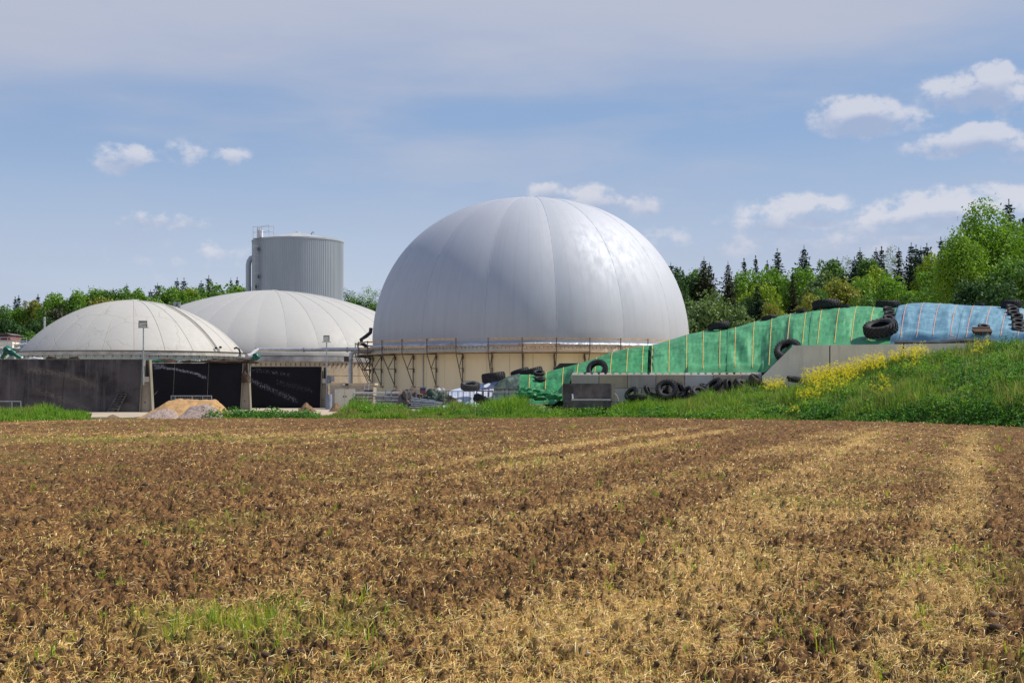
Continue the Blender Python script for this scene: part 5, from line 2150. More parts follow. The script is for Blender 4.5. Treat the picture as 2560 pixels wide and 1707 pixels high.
def add_stripe(root, surf, u_at, mat, w=0.020, v0=0.02, v1=1.08, nm='woven_stripe', du=0):
    u, vv, P = surf
    k = np.where((vv >= v0) & (vv <= v1))[0]
    pts = []
    for i in k:
        x = np.interp(u_at + du * (1 - min(vv[i], 1)), u, P[:, i, 0])
        y = np.interp(u_at + du * (1 - min(vv[i], 1)), u, P[:, i, 1])
        z = np.interp(u_at + du * (1 - min(vv[i], 1)), u, P[:, i, 2])
        pts.append(Vector((x, y, z)))
    mb = MB()
    vs, fs = [], []
    for p in pts:
        for s_ in (-1, 1):
            q_ = p + Vector((s_ * w, -.022, .022))
            vs.append(q_)
    for i in range(len(pts) - 1):
        fs.append((2 * i, 2 * i + 1, 2 * i + 3, 2 * i + 2))
    mb.add(vs, fs)
    mb.build(nm, mat, root)


def green_extra(u, v):
    # the deep fold beside the short sheet, and the bulging hem over the blocks
    s = -0.55 * np.exp(-((u - 1622 + 4 * v) / 9.0) ** 2) * np.sin(np.clip(v, 0, 1) * np.pi) ** .5
    s = s + 0.10 * np.sin((u + 30 * v) * .9) * np.exp(-((u - 1622) / 10.0) ** 2) * (v < 1)
    hem = np.exp(-((v - .07) / .05) ** 2) * ((u > 1720) & (u < 1915)) * .22
    rad = np.sin(((u - 1820) * .09) + v * 9) * np.exp(-((u - 1850) / 32.0) ** 2) * np.exp(-((v - .35) / .3) ** 2) * .13
    return s + hem + rad


g1, s1 = sheet('green_tarpaulin', 'creased darker green sheet with yellow stripes over the low left end of the clamp', 1254, 1622, M_green_dark, 1.25)
g2, s2 = sheet('green_tarpaulin', 'long bright green sheet with yellow stripes rising over the middle of the clamp', 1618, 2246, M_green, 1.25, extra=green_extra)
b1, sb_ = sheet('blue_tarpaulin', 'pale blue sheet with orange stripes covering the right end of the clamp', 2243, 2720, M_blue, 1.0,
                extra=lambda u, v: 0.28 * np.exp(-((v - .10 - .02 * np.sin(u * .05)) / .05) ** 2) - .22 * np.exp(-((v - .02) / .03) ** 2) + .10 * (fbm(u * .02 + 3, v * 9 + u * .003, 3) - .5))
SURF += [s1, s2, sb_]
for ua in (1285, 1325, 1366, 1409, 1447, 1492, 1531, 1571, 1609):
    add_stripe(g1, s1, ua, M_ystripe, v0=.03)
for ua in (1632, 1674, 1717, 1759, 1801, 1839, 1886, 1931, 1977, 2017, 2056, 2100, 2143, 2187):
    add_stripe(g2, s2, ua, M_ystripe, v0=.03)
for ua, nm in ((1821, 'stitched_seam'), (2034, 'stitched_seam')):
    add_stripe(g2, s2, ua, M_green_dark, w=.035, nm=nm)
for ua in (2269, 2310, 2351, 2395, 2437, 2481, 2523, 2566, 2610, 2655):
    add_stripe(b1, sb_, ua, M_ostripe, v0=.05, w=.018)
add_stripe(b1, sb_, 2416, M_blue, w=.02, nm='stitched_seam')

# net over the left tip and white film
netr, sn = sheet('shade_net', 'crumpled grey green net over the left tip of the covered clamp', 1236, 1300, M_net, 1.8)
for o_ in netr.children:
    o_.location.z += .06
    o_.location.y -= .05
SURF.append(sn)
# hem of loose green cloth on the ground
hm = thing('green_cloth', 'loose crumpled green cloth lying in the grass left of the dark concrete block', 'cloth', at(1360, 992, 79.5) - Vector((0, 0, .9)))
for (px, py, w, h, sd) in ((1345, 985, 1.1, .30, 1), (1372, 990, .8, .26, 2), (1320, 980, .7, .25, 3)):
    q = at(px, py, 80.2)
    o_ = lump('fold', (q.x, q.y, q.z - .25), (w, .5, h + .25), M_green_dark, 60 + sd, rough=.5, freq=5)
    o_.parent = hm
    o_.location = -hm.location

# white film ramp
vs, fs = [], []
NWX, NWY = 40, 16
for j in range(NWY + 1):
    f = j / NWY
    for i in range(NWX + 1):
        px = 1108 + (1306 - 1108) * i / NWX
        top = np.interp(px, [1108, 1120, 1165, 1200, 1245, 1306], [983, 979, 966, 959, 954, 938])
        foot = 1034
        Yt = 89.0
        Yf = 84.6
        p0, p1 = at(px, foot, Yf), at(px, top, Yt)
        q = p0.lerp(p1, f)
        q.z += .10 * math.sin(f * math.pi) + .05 * float(fbm(np.array([px * .06]), np.array([f * 4.0]), 3)[0])
        vs.append(q)
for j in range(NWY):
    for i in range(NWX):
        k = j * (NWX + 1) + i
        fs.append((k, k + 1, k + NWX + 2, k + NWX + 1))
for i in range(NWX + 1):
    q = vs[NWY * (NWX + 1) + i]
    vs.append(Vector((q.x, q.y + 2.5, -.1)))
b0 = (NWY + 1) * (NWX + 1)
for i in range(NWX):
    k = NWY * (NWX + 1) + i
    fs.append((k, k + 1, b0 + i + 1, b0 + i))
mb = MB()
mb.add(vs, fs)
tag(mb.build('white_film', M_wfilm, smooth=True), 'smooth bluish white film sloping up at the left end of the clamp', 'film')
# black sheeted shed roof behind
t_ = thing('black_covered_heap', 'flat topped heap under black sheeting behind the low green slope', 'heap', at(1420, 930, 96) - Vector((0, 0, at(1420, 930, 96).z)))
Yk = 96
a_ = [at(1355, 960, Yk), at(1470, 960, Yk), at(1466, 907.5, Yk), at(1399, 908, Yk), at(1384, 924, Yk)]
mb = MB()
mb.prism(a_, [p + Vector((1.2, 4, 0)) for p in a_])
mb.build('black_sheet', M_black, t_)

# ---- stacked concrete blocks
blk = thing('block_wall', 'wall of big interlocking concrete blocks holding the green covered clamp', 'wall', at(1660, 1020, 81) - Vector((0, 0, at(1660, 1020, 81).z)))
r8 = random.Random(8)
bm_ = [M_conc_block, M_conc_block2, M_conc_block3, M_conc_block]
edges = [1428.5, 1497.5, 1568.5, 1640, 1712, 1783, 1855, 1905]
special = {0: M_conc_block, 1: M_conc_block3, 2: M_conc_block, 3: M_conc_block3, 4: M_conc_block2, 5: M_conc_block3, 6: M_conc_block}


def Ybk(px):
    return 81.3 - (px - 1428) * 0.0028


HB = .80
for c_ in range(3):
    ztop = 2.36 - HB * c_
    es = edges if c_ % 2 == 0 else [1428.5] + [(edges[i] + edges[i + 1]) / 2 for i in range(len(edges) - 1)] + [1905]
    for i in range(len(es) - 1):
        xa, xb = (es[i] - CX) / F * Ybk(es[i]), (es[i + 1] - CX) / F * Ybk(es[i + 1])
        ya, yb = Ybk(es[i]) + r8.uniform(-.012, .012), Ybk(es[i + 1])
        g_ = .012
        z0_, z1_ = ztop - HB + .010, ztop
        ch = .025
        mb = MB()
        # chamfered front edges
        fr = [(xa + g_ + ch, ya, z0_ + ch), (xb - g_ - ch, yb, z0_ + ch), (xb - g_ - ch, yb, z1_ - ch), (xa + g_ + ch, ya, z1_ - ch)]
        md = [(xa + g_, ya + ch, z0_), (xb - g_, yb + ch, z0_), (xb - g_, yb + ch, z1_), (xa + g_, ya + ch, z1_)]
        bk = [(x, y + .78, z) for x, y, z in md]
        mb.add(fr + md + bk, [(0, 1, 2, 3)] + [(i2, (i2 + 1) % 4, 4 + (i2 + 1) % 4, 4 + i2)[::-1] for i2 in range(4)] +
               [(4 + i2, 4 + (i2 + 1) % 4, 8 + (i2 + 1) % 4, 8 + i2)[::-1] for i2 in range(4)] + [(11, 10, 9, 8)])
        o_ = mb.build('block', special.get(i, M_conc_block) if c_ == 0 else bm_[r8.randrange(4)], blk)
        if c_ == 0:
            for f in (.12, .37, .63, .88):
                x = xa + (xb - xa) * f
                y = ya + (yb - ya) * f + .32
                mb = MB()
                s_, s2_ = .15, .10
                mb.prism([(x - s_, y - s_, z1_ - .0), (x + s_, y - s_, z1_ - .0), (x + s_, y + s_, z1_ - .0), (x - s_, y + s_, z1_ - .0)],
                         [(x - s2_, y - s2_, z1_ + .11), (x + s2_, y - s2_, z1_ + .11), (x + s2_, y + s2_, z1_ + .11), (x - s2_, y + s2_, z1_ + .11)])
                mb.build('stud', M_conc_block2, o_)

# ---- pale retaining wall on the right
rw = thing('precast_wall', 'long pale grey precast concrete wall with dark joints behind the yellow flowers', 'wall', at(2250, 1000, 76.5) - Vector((0, 0, at(2250, 1000, 76.5).z)))


def Yrw(px):
    return 79.2 - (px - 1912) * 0.0098


ZW = 3.94
es = [1983, 2074.5, 2258, 2446, 2640, 2840]
for i in range(len(es) - 1):
    pa, pb = es[i], es[i + 1]
    A_ = Vector(((pa - CX) / F * Yrw(pa), Yrw(pa), 0))
    B_ = Vector(((pb - CX) / F * Yrw(pb), Yrw(pb), 0))
    d = (B_ - A_).normalized()
    nrm = Vector((-d.y, d.x, 0))
    if nrm.y < 0:
        nrm = -nrm
    A_, B_ = A_ + d * .035, B_ - d * .035
    A_ -= nrm * (.012 * (i % 2))
    mb = MB()
    if i == 0:
        # first panel has the sloping front edge
        L = at(1905, 940, Yrw(1905))
        Lx = Vector((L.x, L.y, 0))
        Az = A_ + Vector((0, 0, ZW)) - d * .03
        ring = [Lx + Vector((0, 0, -.1)), B_ + Vector((0, 0, -.1)), B_ + Vector((0, 0, ZW)), Az, Lx + Vector((0, 0, L.z))]
    else:
        ring = [A_ + Vector((0, 0, -.1)), B_ + Vector((0, 0, -.1)), B_ + Vector((0, 0, ZW)), A_ + Vector((0, 0, ZW))]
    mb.prism(ring, [p + nrm * .24 for p in ring])
    mb.build('wall_panel', M_conc_pale, rw)
    mb = MB()
    ring = [B_ + Vector((0, 0, 0)) + nrm * .05, B_ + d * .07 + nrm * .05, B_ + d * .07 + Vector((0, 0, ZW - .01)) + nrm * .05, B_ + Vector((0, 0, ZW - .01)) + nrm * .05]
    mb.prism(ring, [p + nrm * .1 for p in ring])
    mb.build('joint', M_black, rw)

# ---- dark L shaped concrete element
Yl = 77.2
le = thing('concrete_element', 'dark weathered L shaped concrete element lying at the left end of the block wall', 'concrete block', (at(1470, 1010, Yl).x, Yl, .2))
XL = lambda p: (p - CX) / F * Yl
ZL = lambda q: EYE + (CY - q) / F * Yl
mb = MB()
mb.box(XL(1408), XL(1528), Yl + .25, Yl + .48, ZL(1018), ZL(958.5))
mb.build('upright_slab', M_conc_dark, le)
mb = MB()
mb.box(XL(1411), XL(1527), Yl - .45, Yl + .246, ZL(1018), ZL(1001))
mb.build('foot_slab', M_conc_dark, le)
mb = MB()
mb.box(XL(1428), XL(1526), Yl - .47, Yl + .247, ZL(1001) + .003, ZL(997.5))
mb.build('ledge', M_conc_block2, le)
mb = MB()
mb.prism([(XL(1429.5), Yl + .12, ZL(984)), (XL(1433.5), Yl + .12, ZL(985)), (XL(1434.5), Yl + .12, ZL(996.5)), (XL(1430.5), Yl + .12, ZL(996.5))],
         [(XL(1429.5), Yl + .24, ZL(984)), (XL(1433.5), Yl + .24, ZL(985)), (XL(1434.5), Yl + .24, ZL(996.5)), (XL(1430.5), Yl + .24, ZL(996.5))])
mb.build('white_patch', M_white, le)
mb = MB()
mb.box(XL(1530), XL(1538), Yl + .1, Yl + .5, ZL(1005), ZL(960))
mb.build('side_rib', M_pier, le)
mb = MB()
mb.tube([(XL(1536), Yl, ZL(984)), (XL(1541), Yl, ZL(988)), (XL(1544), Yl, ZL(995)), (XL(1546), Yl, ZL(1003))], .05, 6)
mb.build('bent_bar', M_pier, le)


# ================================================================== TYRES
def tyre_meshes(D, W, tractor):
    """returns (casing MB, tread MB or None) about local z axis, centred"""
    Ro = D / 2
    Ri = Ro * (0.56 if tractor else 0.58)
    hw = W / 2
    sh = Ro - D * .035
    c = MB()
    prof = [(Ri, -hw * .62), (Ri + (sh - Ri) * .25, -hw * .92), (Ri + (sh - Ri) * .6, -hw * 1.0), (sh - .01, -hw * .93), (Ro - .02, -hw * .72), (Ro, -hw * .3),
            (Ro, hw * .3), (Ro - .02, hw * .72), (sh - .01, hw * .93), (Ri + (sh - Ri) * .6, hw * 1.0), (Ri + (sh - Ri) * .25, hw * .92), (Ri, hw * .62),
            (Ri + .03, hw * .50), (Ri + (sh - Ri) * .5, hw * .82), (sh - .05, hw * .72), (Ro - .08, 0), (sh - .05, -hw * .72), (Ri + (sh - Ri) * .5, -hw * .82), (Ri + .03, -hw * .50)]
    c.lathe(prof, 40 if tractor else 26, close_prof=True)
    t = MB()
    if tractor:
        n = 22
        for k in range(n):
            for s_ in (-1, 1):
                a = 2 * math.pi * (k + (.5 if s_ > 0 else 0)) / n
                pts = []
                hgt = D * .030
                da = 2 * math.pi / n
                # chevron lug: from the centre line out and over the shoulder
                A = [(a, 0.0, Ro - .01, Ro + hgt), (a + da * .55, hw * .60, Ro - .02, Ro + hgt * .9), (a + da * .95, hw * 1.0, sh - .03, sh + hgt * .9), (a + da * 1.0, hw * 1.03, sh - .10 * D / 1.6, sh - .02)]
                wd = da * .17
                vs = []
                for (aa, z, r0, r1) in A:
                    for (q, r) in ((-wd, r0), (wd, r0), (wd, r1), (-wd, r1)):
                        vs.append((r * math.cos(aa + q), r * math.sin(aa + q), z * s_))
                fs = [(0, 1, 2, 3), (15, 14, 13, 12)]
                for i in range(3):
                    for j in range(4):
                        fs.append((i * 4 + j, i * 4 + (j + 1) % 4, (i + 1) * 4 + (j + 1) % 4, (i + 1) * 4 + j))
                t.add(vs, fs)
    else:
        n = 30
        for k in range(n):
            a = 2 * math.pi * k / n
            for z in (-.28, .28):
                M = Matrix.Rotation(a, 3, 'Z')
                t.obox((Ro * math.cos(a), Ro * math.sin(a), z * W), (.012, math.pi * Ro / n * .72, W * .17), M)
    return c, t


_PROTO = {}
GROUPS = {'tractor': 'big tractor tyres weighing down and lying round the clamp', 'car': 'small car tyres weighing down the sheets', 'mid': 'big tractor tyres weighing down and lying round the clamp'}


def tyre(label, kind, c, axis, D, mat=None, wr=None, roll=0.0, cat='tyre'):
    """kind tractor/car; D outer diameter; axis = direction of the axle"""
    mat = mat or M_rubber
    root = thing('tractor_tyre' if kind == 'tractor' else 'car_tyre', label, cat, c, group=GROUPS[kind])
    q = Vector(axis).normalized().to_track_quat('Z', 'Y')
    root.rotation_mode = 'QUATERNION'
    root.rotation_quaternion = q
    key = (kind, mat.name)
    W0 = .31 if kind == 'tractor' else .32
    if key not in _PROTO:
        a, b = tyre_meshes(1.0, W0, kind == 'tractor')
        mc = a.build('casing', mat, None, smooth=True, angle=50)
        mt = b.build('tread_lugs' if kind == 'tractor' else 'tread_blocks', mat, None)
        _PROTO[key] = (mc, mt)
        mc.parent = root
        mt.parent = root
    else:
        for o_ in _PROTO[key]:
            k = o_.copy()
            COL.objects.link(k)
            k.parent = root
    root.scale = (D, D, D * (wr or 1.0))
    return root


def surf_at(px, py):
    """nearest visible point of the clamp surface to a photograph position, with its normal"""
    best = None
    for (u, vv, P) in SURF:
        k = vv <= 1.02
        Q = P[:, k, :]
        X_ = CX + Q[..., 0] / Q[..., 1] * F
        Y_ = CY - (Q[..., 2] - EYE) / Q[..., 1] * F
        d = (X_ - px) ** 2 + (Y_ - py) ** 2
        i, j = np.unravel_index(np.argmin(d), d.shape)
        if best is None or d[i, j] < best[0]:
            i0, i1 = max(i - 6, 0), min(i + 6, Q.shape[0] - 1)
            j0, j1 = max(j - 4, 0), min(j + 4, Q.shape[1] - 1)
            a = Vector(Q[i1, j] - Q[i0, j])
            b = Vector(Q[i, j1] - Q[i, j0])
            n = a.cross(b).normalized()
            if n.z < 0:
                n = -n
            best = (d[i, j], Vector(Q[i, j]), n)
    return best[1], best[2]


def on_clamp(label, kind, px, py, D, tilt=(0, 0, 0), lift=None, mat=None, wr=None, nmix=1.0, z=0.0, cat='tyre'):
    p, n = surf_at(px, py)
    n = (n * nmix + Vector((0, 0, 1)) * (1 - nmix) + Vector(tilt)).normalized()
    W = (.31 if kind == 'tractor' else .32) * D * (wr or 1.0)
    c = p + n * (W / 2 if lift is None else lift) + Vector((0, 0, z))
    return tyre(label, kind, c, n, D, mat, wr, cat=cat)


def free(label, kind, px, py, Y, D, axis, mat=None, wr=None):
    return tyre(label, kind, at(px, py, Y), axis, D, mat, wr)


T = 'tractor'
# white film end
free('dusty tractor tyre lying flat on the white film, nearest the wire crates', T, 1176, 965, 86.6, 1.14, (.03, -.28, 1), M_rubber_dusty, wr=1.15)
free('big smooth walled tractor tyre lying flat on the upper edge of the white film', T, 1234, 943, 88.6, 1.42, (-.13, .04, 1), wr=1.25)
free('tractor tyre lying tilted behind others on the crest of the low green sheet', T, 1300, 931, 89.6, 1.15, (-.32, .12, 1))
free('big tractor tyre lying tilted on the crest of the low green sheet, lugs facing right', T, 1330, 931, 87.8, 1.30, (-.28, .05, 1), wr=1.15)
on_clamp('car tyre on the low green sheet, upper of two lying together', 'car', 1348, 942, .66, (0, -.25, .2), z=.12)
on_clamp('car tyre on the low green sheet, lower of two lying together', 'car', 1350, 952, .66, (0, -.1, .4))
# tractor tyre on the block wall
free('tractor tyre leaning back on the green sheet above the left end of the block wall', T, 1493, 924, 82.1, 1.22, (-.30, -.85, .50))
# crest tyres
on_clamp('tractor tyre lying tilted on the rising crest of the green sheet beside the dome', T, 1798, 824, 1.32, (-.25, .30, .6), nmix=.4)
on_clamp('partly hidden tyre behind the crest, left of the small crest tyre', T, 1925, 797, .95, (-.2, .4, .8), z=-.12, nmix=.3)
on_clamp('small dark tyre lying on the crest of the green sheet between two larger ones', 'car', 2002, 782, .60, (-.15, .3, .8), nmix=.3, z=.04)
on_clamp('big tractor tyre lying flat on the crest left of the tyre column', T, 2066, 772, 1.62, (-.06, .3, .9), nmix=.2, wr=1.0)
on_clamp('small tyre lying flat behind the big crest tyre to its right', 'car', 2111, 769, .66, (0, .3, 1), nmix=.2, z=-.04)
# corner tyre
free('big tractor tyre leaning on the sloping end of the pale precast wall', T, 1970, 876, 79.75, 1.50, (-.30, -.66, .68))
# column on the joint of the sheets
on_clamp('tractor tyre lying flat at the top of the tyre column between green and blue sheets', T, 2219, 768, 1.38, (-.05, -.1, .9), nmix=.2, wr=1.0)
for i, (px, py, lab) in enumerate(((2221, 780, 'topmost small tyre of the column between the green and blue sheets'), (2224, 790, 'second small tyre from the top in the column between green and blue sheets'),
                                   (2221, 800, 'third small tyre from the top in the column between green and blue sheets'), (2223, 811, 'lowest small tyre, half behind the biggest tyre between the sheets'))):
    on_clamp(lab, 'car', px, py, .66, (.05 * (-1) ** i, -.15, .05), z=.03)
on_clamp('biggest tractor tyre, lying at the foot of the column between green and blue sheets', T, 2204, 838, 1.80, (0, -.10, .25), lift=.42, wr=1.05)
# blue sheet
on_clamp('single car tyre lying on the blue sheet above the wooden planks', 'car', 2458, 822, .62, (0, -.1, .1))
on_clamp('thin flat tyre on the crest of the blue sheet', 'car', 2447, 764, .62, (0, .3, 1), nmix=.2, z=-.02, wr=.8)
on_clamp('large smooth tyre lying flat at the top of the right edge tyre column', T, 2527, 770, 1.10, (-.05, -.1, .9), nmix=.2, wr=1.3)
for i, (px, py) in enumerate(((2529, 774), (2533, 781), (2533, 789), (2543, 797), (2545, 809), (2544, 821), (2543, 831))):
    lab = ['topmost small tyre of the right edge column, under the large one', 'second small tyre from the top of the right edge column', 'third small tyre from the top of the right edge column',
           'fourth small tyre from the top of the right edge column', 'fifth small tyre from the top of the right edge column', 'second lowest small tyre of the right edge column', 'lowest small tyre of the right edge column, behind the weeds'][i]
    on_clamp(lab, 'car', px, py, .64, (.06 * (-1) ** i, -.2, 0), z=.02)
# pile along the block wall
PILE = [(1579, 984, 79.4, .85, (-.5, -.4, .5), T, M_rubber, 'leftmost lugged tyre of the pile, slumped against the block wall'),
        (1594, 993, 78.6, 1.0, (-.1, .1, 1), T, M_rubber, 'tyre half sunk in grass in front of the leftmost tyre of the pile'),
        (1619, 976, 79.8, .62, (.75, -.35, .35), 'car', M_rubber, 'small tyre standing on edge left of the big upright tyre of the pile'),
        (1667, 974, 79.3, 1.20, (-.15, -.85, .42), T, M_rubber, 'big lugged tyre with its open side facing the field, left half of the pile'),
        (1689, 977, 80.0, 1.15, (.35, -.80, .3), T, M_rubber, 'tyre leaning behind the right side of the big open facing tyre'),
        (1664, 985, 79.7, .75, (.1, -.5, .8), 'car', M_rubber, 'small tyre seen through the opening of the big upright tyre'),
        (1713, 974, 79.8, .66, (.65, -.25, .6), 'car', M_rubber, 'small tyre leaning right of the big open facing tyre'),
        (1722, 981, 79.1, .70, (-.8, -.45, .2), 'car', M_rubber, 'small tyre standing on edge near the middle of the pile'),
        (1747, 981, 79.0, .90, (.25, -.6, .65), T, M_rubber, 'low tyre with a visible opening in the middle of the pile, in the grass'),
        (1762, 966, 80.2, .6, (.2, -.3, .9), 'car', M_rubber, 'small tyre lying against the block wall behind the middle of the pile'),
        (1785, 964, 79.8, 1.05, (-.62, -.3, .72), T, M_rubber, 'lugged tyre leaning steeply against the block wall, right half of the pile'),
        (1820, 962, 79.5, .74, (.80, -.55, .15), 'car', M_rubber, 'smooth tyre standing upright, open side turned to the right'),
        (1862, 966, 79.2, 1.30, (.38, -.35, .85), T, M_rubber, 'large lugged tyre lying tilted below the end of the block wall'),
        (1897, 953, 79.7, 1.15, (.42, -.30, .85), T, M_rubber_brown, 'brown muddy ribbed tyre at the right end of the pile beside the yellow flowers'),
        (1986, 948, 77.2, .80, (.12, -.2, 1), T, M_rubber, 'dark tyre half hidden in weeds at the foot of the pale precast wall'),
        (1640, 988, 79.6, .7, (.3, -.2, .9), 'car', M_rubber, 'small tyre low in the grass left of the big open facing tyre'),
        (1700, 988, 79.2, .7, (-.3, -.2, .9), 'car', M_rubber, 'small tyre low in the grass right of the big open facing tyre')]
for (px, py, Y, D, ax, kd, mt, lab) in PILE:
    free(lab, kd, px, py, Y, D, ax, mt)
free('dark tractor tyre sunk edgeways in the grass in front of the rusty mesh crate', T, 1211, 1003, 79.0, 1.25, (.42, .18, .88))

# planks on the blue sheet
for k, (py, px0, px1) in enumerate(((827.5, 2430, 2475), (833, 2430, 2479), (839.5, 2435, 2481))):
    p, n = surf_at((px0 + px1) / 2, py)
    p2, _ = surf_at(px0, py)
    p3, _ = surf_at(px1, py - 1.5)
    d = (p3 - p2).normalized()
    L = (p3 - p2).length
    nn = (n - d * n.dot(d)).normalized()
    M = Matrix((d, nn.cross(d), nn)).transposed()
    mb = MB()
    mb.obox(p + nn * (.16 + .01 * k), (L / 2, .085, .045), M)
    for e in (-.8, -.25, .3, .8):
        mb.obox(p + nn * .07 + d * (L / 2 * e), (.05, .08, .05), M)
    tag(mb.build('timber_plank', simple('brown_plank', (.13, .07, .04), (.08, .045, .03), 5, .8)),
        ['uppermost of three brown timber planks lying on the blue sheet', 'middle one of three brown timber planks lying on the blue sheet', 'lowest of three brown timber planks lying on the blue sheet'][k], 'plank', 'timber planks on the blue sheet')
# white plastic scrap at the hem of the blue sheet
p, n = surf_at(2380, 848)
mb = MB()
mb.obox(p + Vector((0, -.1, .05)), (.11, .03, .26), Matrix.Rotation(.25, 3, 'Y'))
mb.obox(p + Vector((.05, -.13, .24)), (.17, .05, .05), Matrix.Rotation(.1, 3, 'Y'))
tag(mb.build('white_scrap', M_white), 'small white plastic scrap hanging at the hem of the blue sheet', 'scrap')
# black strip painting in the shade of the gap under the blue sheet's hem
mb = MB()
vs = []
for i in range(61):
    px = 2235 + i * (2490 - 2235) / 60
    Yc = Yrw(px) + .26
    b_ = .04 + .16 * max(0, float(fbm(np.array([i * .11]), np.array([3.3]), 3)[0]) - .25) + (.10 if 28 < i < 52 else 0) * math.sin((i - 28) / 24 * math.pi)
    x = (px - CX) / F * Yc
    vs += [(x, Yc, ZW - .25), (x, Yc - .10, ZW + b_), (x, Yc + .5, ZW + b_ + .12)]
fs = []
for i in range(60):
    for j in range(2):
        fs.append((i * 3 + j, i * 3 + 3 + j, i * 3 + 4 + j, i * 3 + 1 + j))
mb.add(vs, fs)
tag(mb.build('hem_gap_shade', M_black, smooth=True), 'ragged black strip for the shade in the gap between pale wall and blue sheet', 'film')

# ================================================================== METAL CLUTTER in front of the big tank
rack('mesh_crate', 'brown wire mesh crate in front of the white film', 1108, 1185, 978, 1012, 80.5, [1122, 1130, 1145, 1158, 1175], M_rust, cat='crate')
rack('mesh_crate', 'taller rusty mesh crate frame left of the green cloth', 1205, 1297, 971, 1012, 81.0, [1222, 1262, 1272, 1290], M_rust, cat='crate')
rack('mesh_crate', 'grey wire mesh crate section in front of the green sheet', 1220, 1322, 979, 1012, 80.3, [1240, 1278, 1300], M_steel, cat='crate')
rack('gate', 'narrow mesh gate end with a yellow top bar beside the green cloth', 1319, 1330, 976, 1012, 80.0, [], simple('yellow_paint', (.65, .48, .04), (.5, .37, .04), 4, .6), cat='gate')
rack('metal_hurdle', 'maroon steel hurdle section behind the rusty mesh crate', 1192, 1232, 977, 1012, 82.0, [1208], M_maroon, cat='hurdle', mesh=False, top_r=.045)

Yc = 83.0
PC = lambda px, py, Y=Yc: at(px, py, Y)
fr_ = thing('feed_rack', 'silvery feed rack with a long level top pipe and curved dark side plate', 'feed rack', Vector((PC(935, 0).x, Yc, 0)))
mb = MB()
mb.tube([PC(884, 982), PC(998, 981.5)], .055, 10)
mb.build('top_pipe', M_steel_pale, fr_, smooth=True)
mb = MB()
mb.tube([PC(884, 982), PC(882, 990), PC(888, 1000, Yc), PC(888, 1022)], .04, 8)
mb.build('bent_leg', M_steel, fr_, smooth=True)
mb = MB()
pl = [PC(871, 1018), PC(888, 1018), PC(889, 990), PC(882, 994), PC(873, 1000)]
mb.prism(pl, [p + Vector((0, .6, 0)) for p in pl])
mb.build('side_plate', M_dsteel, fr_)
for (a_, b_) in ((PC(888, 988), PC(932, 988)), (PC(888, 997), PC(932, 995)), (PC(888, 1004), PC(932, 1005)), (PC(888, 1010), PC(932, 1010))):
    mb = MB()
    mb.tube([a_, b_], .035, 6)
    mb.build('cross_rail', M_rust, fr_)
for px in (897, 913, 930):
    mb = MB()
    mb.tube([PC(px, 985), PC(px, 1020)], .03, 6)
    mb.build('upright', M_steel, fr_)
mb = MB()
q = PC(920, 977.5, Yc + .6)
mb.obox(q, (.22, .12, .06), Matrix.Identity(3))
q = PC(929, 978, Yc + .6)
mb.obox(q, (.10, .12, .08), Matrix.Identity(3))
mb.build('dark_bracket', M_dsteel, fr_)

posts = thing('steel_post_set', 'four upright grey steel posts standing behind the stacked railings', 'posts', Vector((PC(1000, 0, 82.4).x, 82.4, 0)))
for px, py in ((964, 974.5), (978, 975), (1022, 972.5), (1040.5, 974)):
    mb = MB()
    q = PC(px, py, 82.4)
    mb.box(q.x - .035, q.x + .035, q.y - .035, q.y + .035, 0, q.z)
    mb.build('upright', M_steel, posts)
r9 = random.Random(9)
labels9 = ['topmost long grey railing bundle of the left stack', 'second long grey railing of the left stack', 'third long grey railing of the left stack', 'lowest long grey railing of the left stack',
           'topmost grey railing of the right stack, sloping down to the right', 'second grey railing from the top of the right stack', 'third grey railing from the top of the right stack',
           'fourth grey railing from the top of the right stack', 'second lowest grey railing of the right stack', 'lowest grey railing of the right stack, half in the grass']
k = 0
for (pa, pya, pb, pyb, Y) in ((934, 989, 1000, 992, 81.6), (936, 995, 998, 997, 81.5), (938, 1001, 1010, 1001, 81.4), (940, 1007, 1015, 1008, 81.3),
                              (1024, 992, 1092, 1001, 80.9), (1020, 997, 1112, 1006, 80.8), (1026, 1002, 1110, 1009, 80.7), (1022, 1007, 1092, 1012, 80.6), (1030, 1012, 1098, 1016, 80.5), (1026, 1018, 1094, 1021, 80.4)):
    a_, b_ = PC(pa, pya, Y), PC(pb, pyb, Y)
    root = thing('cattle_railing', labels9[k], 'railing', ((a_ + b_) / 2), group='stacked galvanised railings')
    for j in range(3):
        mb = MB()
        off = Vector((r9.uniform(-.08, .08), j * .22, -.035 * j + r9.uniform(-.02, .02)))
        mb.tube([a_ + off, (a_ + b_) / 2 + off + Vector((0, 0, r9.uniform(-.01, .02))), b_ + off], .030, 7)
        mb.build('rail', M_steel if r9.random() > .35 else M_dsteel, root, smooth=True)
    for f in (.06, .36, .68, .95):
        mb = MB()
        q = a_.lerp(b_, f)
        mb.tube([q + Vector((0, -.04, -.02)), q + Vector((0, .5, -.08))], .026, 6)
        mb.build('cross_bar', M_dsteel, root)
    k += 1
tag(lump('scrap_heap', PC(1012, 1022, 80.9), (.42, .4, .95), M_dsteel, 71, rough=.6, freq=6), 'tangle of dark scrap metal in the middle of the stacked railings', 'scrap')
tag(lump('rubble_heap', PC(1016, 1014, 84.6), (1.35, .8, .95), simple('brown_rubble', (.15, .11, .085), (.09, .065, .05), 4, .95, bump=1, bscale=8), 72, rough=.35, freq=3), 'rounded brown heap behind the stacked grey railings', 'heap')
tag(lump('rubble_heap', PC(1058, 1014, 84.9), (.9, .7, .85), M_brownfilm, 75, rough=.4, freq=3), 'smaller dark brown heap behind the right stack of railings', 'heap')
